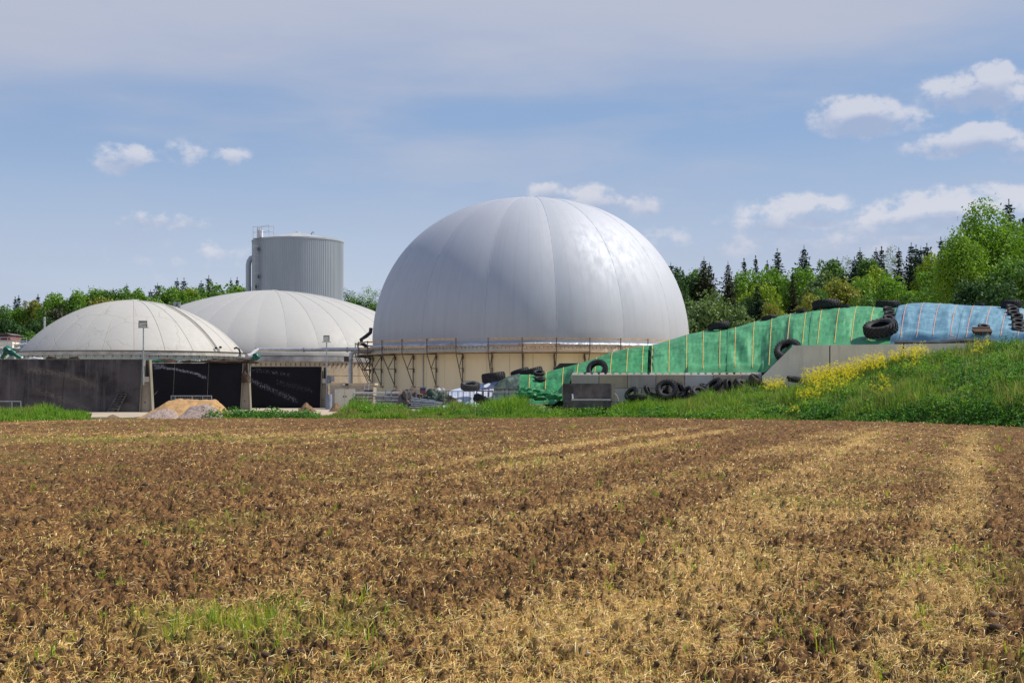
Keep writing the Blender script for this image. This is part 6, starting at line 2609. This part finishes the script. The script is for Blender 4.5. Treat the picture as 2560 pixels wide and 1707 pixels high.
tag(lump('net_heap', PC(1092, 1012, 82.0), (.85, .5, .75), M_net, 73, rough=.6, freq=5), 'bundle of dark green grey net right of the stacked railings', 'net')
tag(lump('net_heap', PC(1118, 1010, 82.6), (.6, .4, .5), M_compost, 77, rough=.5, freq=5), 'small black heap behind the brown mesh crate', 'heap')
# electric fence box with roof
q = PC(1056.5, 975, 84)
bx = thing('roofed_box', 'little box with a small roof and blue and red panels, behind the railings', 'box', (q.x, 84, 0))
mb = MB()
mb.box(q.x - .15, q.x + .17, 84, 84.25, q.z - .20, q.z + .13)
mb.build('housing', M_dsteel, bx)
mb = MB()
mb.box(q.x - .05, q.x + .12, 83.99, 83.997, q.z - .03, q.z + .06)
mb.build('blue_panel', simple('blue_panel_paint', (.02, .09, .42), (.02, .07, .35)), bx)
mb = MB()
mb.box(q.x - .10, q.x + .12, 83.99, 83.997, q.z - .15, q.z - .04)
mb.build('red_panel', simple('red_panel_paint', (.45, .07, .06), (.38, .05, .05)), bx)
mb = MB()
mb.box(q.x - .26, q.x + .27, 83.9, 84.35, q.z + .135, q.z + .19)
mb.build('roof', M_steel, bx)
mb = MB()
mb.box(q.x - .03, q.x + .03, 84.1, 84.16, 0, q.z - .2)
mb.build('post', M_steel, bx)
for k, px in enumerate((1096.5, 1107)):
    q = PC(px, 976, 84.5)
    M = Matrix.Rotation(R(80), 3, 'X') @ Matrix.Rotation(R(10 * k), 3, 'Y')
    mb = MB()
    mb.lathe([(.001, -.16), (.10, -.15), (.14, -.05), (.14, .08), (.10, .15), (.001, .17)], 14, q, M)
    mb.tube([q + Vector((0, .02, -.1)), (q.x, q.y + .02, 0)], .03, 6)
    tag(mb.build('canister', M_white if k == 0 else M_steel_pale, smooth=True), ['bright white round canister on a post left of the white film', 'greyish round canister right beside the bright white one'][k], 'canister')
# round concrete kerb beside building
mb = MB()
q = at(822, 1000, 104)
mb.lathe([(.001, 1.1), (.22, 1.1), (.24, 1.0), (.24, 0), (.001, 0)], 16, (q.x, 104, 0))
tag(mb.build('blue_grey_drum', simple('blue_grey_drum', (.22, .25, .32), (.18, .2, .26)), smooth=True), 'blue grey drum standing between the black wall and the cream door building', 'drum')


# ================================================================== TREES
M_leaf = leaf_mat('tree_foliage', transl=0.26, objcol=True, rough=.6)
M_needle = leaf_mat('conifer_foliage', transl=0.12, objcol=True, rough=.8, vary=.7)
M_bark = simple('bark', (.10, .075, .055), (.06, .045, .035), 3, .95)


def leaf_mesh(P, S, N, nm, aspect=.6, mat=None):
    n = len(P)
    t1 = np.cross(N, rngt.normal(0, 1, (n, 3)))
    t1 /= np.linalg.norm(t1, axis=1)[:, None] + 1e-6
    t2 = np.cross(N, t1)
    a = t1 * S[:, None] * .5
    b_ = t2 * S[:, None] * .5 * aspect
    V = np.stack([P - a, P + b_, P + a, P - b_], 1).reshape(-1, 3)
    Fc = (np.arange(n) * 4)[:, None] + np.array([[0, 1, 2, 3]])
    v = np.repeat(rngt.rand(n), 4)
    return V, Fc, v


def crown_data(seed, nc, nl, ls, shape='round', asp=1.5):
    """crown of width 1 (x,y in -.5..+.5) and height asp; leaves keep their own proportions"""
    global rngt
    rngt = np.random.RandomState(seed)
    C, Rr = [], []
    for k in range(nc):
        d = rngt.normal(0, 1, 3)
        d /= np.linalg.norm(d)
        f = rngt.uniform(.55, 1.0) if k > nc * .2 else rngt.uniform(.1, .6)
        rx, rz, cz = .40, .42, .54
        if shape == 'tall':
            rx = .34
        if shape == 'wide':
            rz, cz = .38, .56
        p = np.array([d[0] * rx * f, d[1] * rx * f, cz + d[2] * rz * f])
        if p[2] > .8:
            p[:2] *= .9
        if p[2] < .25:
            p[:2] *= .85
        C.append(p)
        Rr.append(rngt.uniform(.07, .145))
    Ps, Ns = [], []
    for c, r in zip(C, Rr):
        n = int(nl * (r / .11) ** 2)
        d = rngt.normal(0, 1, (n, 3))
        d[:, 2] += .25
        d /= np.linalg.norm(d, axis=1)[:, None]
        rr = r * rngt.uniform(.55, 1.12, n) ** .7
        # ragged: a few long shoots
        sh = rngt.rand(n) < .07
        rr = np.where(sh, rr * rngt.uniform(1.1, 1.6, n), rr)
        Ps.append(c + d * rr[:, None] * np.array([1, 1, .85]))
        nn = d * .8 + rngt.normal(0, .6, (n, 3))
        Ns.append(nn / np.linalg.norm(nn, axis=1)[:, None])
    P = np.concatenate(Ps) * np.array([1, 1, asp])
    N = np.concatenate(Ns)
    S = ls * rngt.uniform(.6, 1.4, len(P))
    return leaf_mesh(P, S, N, 'crown')


def trunk_mb(seed, h=.75, r=.018, limbs=7):
    rr = random.Random(seed)
    mb = MB()
    pts = [Vector((0, 0, 0))]
    for k in range(1, 6):
        pts.append(Vector((rr.uniform(-.012, .012), rr.uniform(-.012, .012), h * k / 5)))
    mb.tube(pts, [r * (1.25 - .17 * k) for k in range(6)], 7)
    for k in range(limbs):
        z = rr.uniform(.22, h * .9)
        a = rr.uniform(0, 2 * math.pi)
        L = rr.uniform(.16, .32)
        p0 = Vector((0, 0, z))
        p1 = p0 + Vector((math.cos(a) * L * .5, math.sin(a) * L * .5, L * .45))
        p2 = p1 + Vector((math.cos(a) * L * .6, math.sin(a) * L * .6, L * .45))
        mb.tube([p0, p1, p2], [r * .5, r * .32, r * .12], 5)
    return mb


def conifer_data(seed, lev=58, base=.19, gap=.0, droop=.35, lift=.3):
    """spruce of height 1: whorls of drooping branches with lifted tips"""
    global rngt
    rngt = np.random.RandomState(seed)
    P, N, S = [], [], []
    for i in range(lev):
        z = .08 + .905 * (i / lev) ** .92
        L = base * (1 - z) ** .82 * rngt.uniform(.62, 1.15) + .006
        nb = 9 if z < .8 else 6
        a0 = rngt.uniform(0, 6.28)
        for b_ in range(nb):
            if rngt.rand() < gap:
                continue
            a = a0 + 2 * np.pi * b_ / nb + rngt.uniform(-.25, .25)
            Lb = L * rngt.uniform(.6, 1.2)
            ns = max(2, int(Lb / .012))
            for s in range(ns):
                f = (s + .6) / ns
                r = Lb * f
                zz = z - droop * Lb * f + lift * Lb * f ** 3
                w = .016 * (1.15 - f * .8) * (.35 + .65 * min(1, (1 - z) * 3))
                for sd in (-1, 1):
                    off = sd * w * rngt.uniform(.2, 1.1)
                    P.append((np.cos(a) * r - np.sin(a) * off, np.sin(a) * r + np.cos(a) * off, zz - rngt.uniform(0, .010)))
                    N.append((rngt.normal(0, .5), rngt.normal(0, .5), rngt.normal(.6, .5)))
                    S.append(rngt.uniform(.018, .036) * (.6 + .4 * min(1, (1 - z) * 4)))
    for k in range(10):
        P.append((0, 0, .97 + .03 * k / 10))
        N.append((rngt.normal(), rngt.normal(), .1))
        S.append(.010)
    P, N, S = np.array(P), np.array(N), np.array(S)
    N /= np.linalg.norm(N, axis=1)[:, None]
    return leaf_mesh(P, S, N, 'crown', aspect=.45)


def unit_obj(nm, data, mat):
    V, Fc, v = data
    return np_mesh(nm, V, Fc, mat, attrs={'v': v})


DECI = []
for i, (sh, nc, nl, ls) in enumerate((('round', 90, 105, .050), ('wide', 100, 100, .048), ('tall', 80, 105, .052), ('round', 76, 115, .050), ('wide', 84, 105, .052), ('round', 110, 85, .046))):
    DECI.append((unit_obj('crown', crown_data(100 + i, nc, nl, ls, sh), M_leaf), trunk_mb(100 + i).build('trunk', M_bark, None, smooth=True)))
AIRY = [(unit_obj('crown', crown_data(140 + i, 46, 34, .036, 'tall'), M_leaf), trunk_mb(140 + i, h=.9, r=.012, limbs=14).build('trunk', M_bark, None, smooth=True)) for i in range(2)]
CONI = []
for i, (ba, gp, dr) in enumerate(((.22, .05, .35), (.19, .10, .50), (.27, .08, .22), (.11, .35, .35))):
    mb = MB()
    mb.tube([(0, 0, 0), (0, 0, .5), (0, 0, .99)], [.016, .010, .002], 6)
    CONI.append((unit_obj('crown', conifer_data(200 + i, base=ba, gap=gp, droop=dr), M_needle), mb.build('trunk', M_bark, None)))
_used = set()
tr = random.Random(77)


def tree(name, label, px, py_top, hw, Y, kind, color, group=None, zbase=0.0, var=None):
    """px,py_top: tip in the photograph, hw: half crown width in photograph px, Y distance"""
    x = (px - CX) / F * Y
    ztop = EYE + (CY - py_top) / F * Y
    H = ztop - zbase
    Wd = 2 * hw / F * Y
    lib = {'d': DECI, 'a': AIRY, 'c': CONI}[kind]
    k = var if var is not None else tr.randrange(len(lib))
    root = thing(name, label, 'tree', (x, Y, zbase), group=group)
    root.rotation_euler = (0, 0, tr.uniform(0, 6.28))
    Hc = H
    if kind == 'c':
        wsc = H * tr.uniform(1.05, 1.40) * (1.2 if Wd / H > .27 else 1.0)
    else:
        wsc = Wd * 1.30 / .96
        Hc = min(H, 1.55 * Wd * 1.30)
        zs = Hc / 1.5
    for src, nm in zip(lib[k], ('crown', 'trunk')):
        key = src.name
        if key in _used:
            c = src.copy()
            COL.objects.link(c)
        else:
            _used.add(key)
            c = src
        c.parent = root
        c.scale = (wsc, wsc, H if kind == 'c' else zs) if nm == 'crown' else (wsc * .8 if kind != 'c' else H, wsc * .8 if kind != 'c' else H, H * .93)
        if nm == 'crown':
            c.location.z = H - Hc
        c.color = (*color, 1)
    return root


BR = (.145, .285, .038)      # fresh bright leaf
YG = (.215, .320, .032)
MG = (.095, .200, .038)
DG = (.038, .095, .028)
GG = (.13, .21, .09)      # greyish willow
OL = (.21, .235, .045)      # olive yellow
SP = (.020, .048, .028)      # spruce
SB = (.036, .046, .024)      # brownish spruce
BL = (.028, .055, .045)

R_ = 'trees of the wood behind the covered clamp'
L_ = 'trees of the wood behind the left domes'
RIGHT = [
    # spruces
    ('c', 1677, 655, 22, 175, SP, 'dark spruce tip just clear of the right flank of the big dome'),
    ('c', 1760, 642, 30, 170, SB, 'ragged brownish spruce, first tall tip right of the big dome'),
    ('c', 1774, 655, 22, 172, SB, 'lower ragged spruce tip just right of the first tall one'),
    ('c', 1820, 652, 46, 158, SB, 'broad dark brownish spruce reaching far down behind the willow'),
    ('c', 1860, 645, 17, 185, SP, 'small pointed spruce tip between the broad spruce and the tall pair'),
    ('c', 1889, 638, 22, 185, SP, 'slim dark spruce tip left of the two tallest crests'),
    ('c', 1943, 620, 40, 178, BL, 'tall spruce with wide spreading arms, left of the tallest one'),
    ('c', 1918, 650, 24, 180, BL, 'lower spruce shoulder left of the tall spreading spruce'),
    ('c', 2010, 612, 52, 172, SP, 'widest tall spruce with lifted branch tips above the bright trees'),
    ('c', 1982, 680, 34, 150, SB, 'dark spruce standing in front of bright trees right of the yellow shrub'),
    ('c', 1893, 706, 34, 146, SP, 'low dark spruce behind the yellow olive shrub'),
    ('c', 2093, 641, 18, 182, SB, 'brownish spruce tip among light leaves'),
    ('c', 2136, 641, 38, 168, SP, 'dense dark spruce left of the slim twin tip'),
    ('c', 2150, 619, 26, 174, SP, 'rounded dark spruce top beside the dense dark one'),
    ('c', 2190, 618, 18, 185, SP, 'narrow spruce tip left of the brown double top'),
    ('c', 2204, 615, 15, 186, SP, 'thin spruce tip just left of the pale leafy tree'),
    ('c', 2247, 617, 50, 165, SB, 'broad brown spruce body with a double top'),
    ('c', 2278, 605, 36, 170, SP, 'tall dark spruce in the cluster left of the big leafy tree'),
    ('c', 2290, 611, 28, 172, SB, 'second dark spruce in the cluster left of the big leafy tree'),
    ('c', 2302, 615, 34, 166, SP, 'third dark spruce in the cluster, reaching lower'),
    ('c', 2317, 607, 16, 184, BL, 'slim hazy spruce tip right of the dark cluster'),
    ('c', 2352, 591, 26, 180, BL, 'airy tall spruce at the left shoulder of the big leafy tree'),
    ('c', 2522, 497, 42, 150, BL, 'tallest spruce tip rising above the big leafy tree'),
    ('c', 2562, 530, 30, 152, BL, 'spruce tip at the right edge of the picture above the leaves'),
    # broadleaved
    ('d', 1712, 664, 44, 172, DG, 'dark green leafy tree next to the dome'),
    ('d', 1742, 668, 36, 176, MG, 'mid green leafy tree behind the grey willow'),
    ('d', 1690, 690, 34, 160, DG, 'dark leafy tree at the edge of the big dome, mid height'),
    ('d', 1700, 745, 44, 140, DG, 'dark undergrowth tree beside the lower dome edge'),
    ('d', 1775, 716, 62, 132, GG, 'large greyish green willow right of the dome'),
    ('d', 1838, 758, 46, 130, GG, 'lower right lobe of greyish willow above the green sheet'),
    ('d', 1735, 752, 50, 131, GG, 'lower left lobe of greyish willow beside the dome'),
    ('d', 1860, 673, 44, 168, BR, 'fresh green rounded tree between broad spruce and yellow tree'),
    ('d', 1923, 660, 46, 164, BR, 'bright green rounded tree below the spreading spruce'),
    ('d', 1905, 698, 52, 152, YG, 'yellow green tree in the middle height, left of the dark spruce'),
    ('d', 1930, 755, 34, 134, OL, 'round olive yellow shrub directly above the green sheet'),
    ('d', 1868, 735, 30, 150, DG, 'dark leafy tree between willow and olive shrub'),
    ('d', 2008, 658, 50, 160, BR, 'bright green crown directly below the widest spruce'),
    ('d', 2045, 671, 52, 156, GG, 'soft grey green crown right of the bright one'),
    ('d', 2078, 646, 38, 170, MG, 'mid green crown with a loose top'),
    ('a', 2118, 640, 28, 176, GG, 'thin airy tree top in front of the dense spruce'),
    ('d', 2105, 693, 62, 146, OL, 'wide olive yellow tree above the green sheet'),
    ('d', 2026, 733, 40, 138, OL, 'small olive shrub left of the wide olive tree'),
    ('d', 2050, 716, 36, 142, MG, 'small mid green tree between two olive ones'),
    ('d', 2170, 640, 34, 172, MG, 'mid green tree between the spruces'),
    ('d', 2187, 657, 56, 156, YG, 'bright yellow green rounded crown left of the brown spruce'),
    ('a', 2228, 613, 24, 180, GG, 'pale feathery tree top between spruce tips'),
    ('d', 2150, 690, 40, 150, BR, 'bright green crown behind the wide olive tree'),
    ('d', 2228, 680, 62, 140, BR, 'rounded light green tree in front, centre of the right wood'),
    ('d', 2328, 634, 40, 160, YG, 'yellow green crown left of the big leafy tree'),
    ('d', 2345, 655, 46, 150, BR, 'bright leafy tree touching the left side of the big tree'),
    ('d', 2300, 712, 52, 138, MG, 'mid green lower tree behind the top of the tyre column'),
    ('d', 2372, 690, 56, 130, BR, 'fresh green tree at the foot of the big tree, left side'),
    ('d', 2262, 730, 34, 134, MG, 'low mid green bush behind the crest between the sheets'),
    ('d', 2165, 738, 44, 136, MG, 'low green bush behind the crest left of the tyre column'),
    ('d', 2600, 560, 90, 125, BR, 'leafy tree cut by the right edge of the picture'),
    ('d', 2545, 640, 70, 112, MG, 'lower leafy tree in the right corner'),
    ('d', 2430, 690, 60, 112, DG, 'dark leafy bush below the big tree'),
    ('d', 2500, 700, 60, 108, DG, 'dark leafy bush right below the big tree'),
]
for (kd, px, py, hw, Y, col, lab) in RIGHT:
    tree('spruce_tree' if kd == 'c' else 'leafy_tree', lab, px, py, hw, Y, kd, col, R_)
LEFT = [
    ('c', 38, 741, 13, 225, BL, 3, 'thin bare spruce tip at the far left'),
    ('c', 47, 738, 13, 225, BL, 3, 'thin bare spruce tip, right of the pair at the far left'),
    ('c', 95, 735, 15, 222, BL, 3, 'hazy spruce tip behind the yellowish tree'),
    ('c', 317, 707, 20, 220, SP, None, 'dark spruce tip above the middle of the small dome'),
    ('c', 283, 717, 16, 220, SP, None, 'narrow spruce tip left of the small dome top'),
    ('c', 394, 706, 24, 216, SB, None, 'brownish spruce with side tip above the right side of the small dome'),
    ('c', 376, 722, 16, 216, SB, None, 'short brown spruce shoulder'),
    ('c', 443, 694, 20, 214, SP, None, 'left one of a close pair of dark spruces above the two vents'),
    ('c', 460, 694, 20, 214, SP, None, 'right one of a close pair of dark spruces above the two vents'),
    ('c', 522, 688, 34, 212, SB, 2, 'flat topped dark pine above the left slope of the wide dome'),
    ('c', 503, 700, 20, 214, SP, None, 'lower conifer left of the flat topped pine'),
    ('c', 577, 693, 13, 215, SB, 3, 'small thin conifer tip left of the grey silo'),
    ('c', 593, 692, 13, 215, SB, 3, 'small open conifer tip next to the pipe of the grey silo'),
    ('d', 14, 757, 30, 212, MG, None, 'mid green tree at the left picture edge'),
    ('d', 52, 763, 32, 208, BR, None, 'bright green tree below the bare spruce pair'),
    ('d', 87, 748, 32, 208, OL, None, 'yellowish green tree right of the bare spruce pair'),
    ('d', 133, 730, 38, 204, BR, None, 'rounded bright tree above the steel flue'),
    ('d', 165, 745, 30, 204, MG, None, 'mid green tree right of the rounded bright one'),
    ('d', 196, 722, 36, 205, BR, 2, 'spiky bright green tree left of the small dome crown'),
    ('d', 242, 717, 32, 206, BR, 2, 'tall spiky green tree above the left of the small dome crown'),
    ('d', 272, 722, 30, 206, MG, None, 'mid green tree above the small dome, left of the spruce tip'),
    ('d', 307, 718, 34, 205, MG, None, 'dark green leafy tree above the small dome crown'),
    ('d', 346, 719, 34, 205, BR, 2, 'spiky fresh tree above the right of the small dome crown'),
    ('d', 386, 732, 30, 203, MG, None, 'mid green tree above the right flank of the small dome'),
    ('d', 424, 714, 36, 203, BR, None, 'bright rounded tree left of the spruce pair'),
    ('d', 452, 722, 30, 200, BR, None, 'bright tree below the spruce pair'),
    ('d', 475, 715, 28, 202, YG, 2, 'yellow green slender tree right of the spruce pair'),
    ('d', 531, 699, 56, 198, MG, 1, 'broad rounded green tree above the left slope of the wide dome'),
    ('d', 577, 703, 48, 199, BR, 1, 'broad rounded green tree left of the grey silo'),
    ('d', 612, 712, 32, 200, BR, None, 'green tree cut by the silo pipe'),
    ('d', 500, 738, 36, 196, BR, None, 'lower bright tree between the two pale domes'),
    ('d', 455, 745, 30, 196, MG, None, 'lower green tree behind the vents'),
    ('d', 150, 757, 42, 190, SB, None, 'brownish dark tree behind the left flank of the small dome'),
    ('d', 252, 742, 46, 192, OL, None, 'olive tree just above the small dome, left'),
    ('d', 205, 755, 40, 190, MG, None, 'lower mid green tree against the left slope of the small dome'),
    ('d', 313, 738, 40, 192, MG, None, 'lower green tree right behind the small dome crown'),
    ('d', 380, 745, 36, 192, BR, None, 'lower bright tree behind the right slope of the small dome'),
    ('d', 100, 790, 40, 185, DG, None, 'dark low tree behind the steel flue'),
    ('d', 45, 800, 46, 182, DG, None, 'dark low tree above the service platform'),
    ('d', 0, 790, 44, 184, DG, None, 'dark low tree above the maroon container'),
    ('d', 140, 800, 40, 182, DG, None, 'dark low bush beside the flue, right'),
    ('d', 20, 830, 40, 178, MG, None, 'low green bush right behind the maroon container'),
    ('d', 85, 825, 40, 176, MG, None, 'low green bush behind the service platform'),
    ('d', -50, 765, 46, 205, MG, None, 'tree just outside the left edge'),
    ('a', 862, 716, 26, 205, DG, None, 'dark slim tree right beside the grey silo'),
    ('a', 880, 724, 24, 205, MG, None, 'airy tree between silo and big dome'),
    ('a', 898, 730, 26, 203, MG, None, 'low airy tree between silo and big dome'),
    ('a', 918, 714, 26, 203, BR, None, 'tallest airy tree between silo and big dome, right one'),
    ('a', 940, 722, 26, 203, MG, None, 'airy tree half hidden by the left flank of the big dome'),
    ('d', 905, 748, 46, 200, DG, None, 'dark leafy tree under the airy ones between silo and big dome'),
    ('d', 870, 742, 36, 200, MG, None, 'green tree above the right slope of the wide dome'),
    ('d', 945, 752, 36, 200, MG, None, 'green tree touching the big dome left flank'),
]
for (kd, px, py, hw, Y, col, var, lab) in LEFT:
    if 'outside' in lab:
        lab = 'green tree cut by the left picture edge'
    tree('spruce_tree' if kd == 'c' else 'leafy_tree', lab, px, py, hw, Y, kd, tuple(c * 1.0 for c in col), L_, var=var)
# wood continuing behind and beside: fills the gaps
for k in range(44):
    side = k % 2
    if side:
        px = tr.uniform(1640, 3150)
        top = float(np.interp(px, [1640, 1900, 2100, 2350, 2700, 3150], [700, 690, 680, 660, 600, 560])) + tr.uniform(0, 60)
        Y = tr.uniform(178, 215)
    else:
        px = tr.uniform(-250, 1100)
        top = float(np.interp(px, [-250, 0, 300, 600, 1100], [790, 785, 750, 735, 755])) + tr.uniform(0, 50)
        Y = tr.uniform(215, 250)
    mark = [(200, 'left of the small stained dome'), (520, 'over the small stained dome'), (800, 'around the grey silo'), (1400, 'between silo and big dome'), (1850, 'just right of the big dome'),
            (2080, 'left of the wide olive tree'), (2330, 'behind the spruce cluster'), (9999, 'behind the biggest leafy tree')]
    mk = [t_ for lim, t_ in mark if px < lim][0]
    tree('leafy_tree', 'shaded leafy tree deep in the wood ' + mk, px, top, tr.uniform(34, 52), Y, 'd', tr.choice([DG, MG, DG, SB]), 'leafy trees deep in the wood ' + mk)
for lst in (DECI, AIRY, CONI):
    for pr in lst:
        for o_ in pr:
            if o_.name not in _used:
                bpy.data.objects.remove(o_, do_unlink=True)


# the big leafy tree on the right: its own dense crown
def big_tree(label, px, py_top, hw, Y, color, seed, nc=240, nl=150, ls=.027):
    x = (px - CX) / F * Y
    H = EYE + (CY - py_top) / F * Y
    Wd = 2 * hw / F * Y
    root = thing('leafy_tree', label, 'tree', (x, Y, 0), group=R_)
    Hc = min(H, Wd * 1.5)
    V, Fc, v = crown_data(seed, nc, nl, ls, 'round', Hc / (Wd / .94))
    V = V * (Wd / .94) + np.array([0, 0, H - Hc])
    c = np_mesh('crown', V, Fc, M_leaf, root, attrs={'v': v})
    c.color = (*color, 1)
    mb = trunk_mb(seed, limbs=12)
    mb.v = [(a_ * Wd + x, b_ * Wd + Y, c_ * H) for a_, b_, c_ in mb.v]
    mb.build('trunk', M_bark, root, smooth=True)
    return root


big_tree('biggest leafy tree, bright green broad crown towering on the right', 2462, 524, 128, 122, (.15, .29, .032), 301)
big_tree('large leafy tree merging with the biggest one at the right edge', 2575, 545, 125, 126, (.13, .26, .032), 302)
big_tree('large bright leafy tree bulging from the left side of the biggest one', 2400, 575, 70, 118, (.17, .31, .034), 303, nc=150, nl=120, ls=.034)

print('objects', len(bpy.data.objects), 'tris approx', sum(len(m_.polygons) for m_ in bpy.data.meshes))
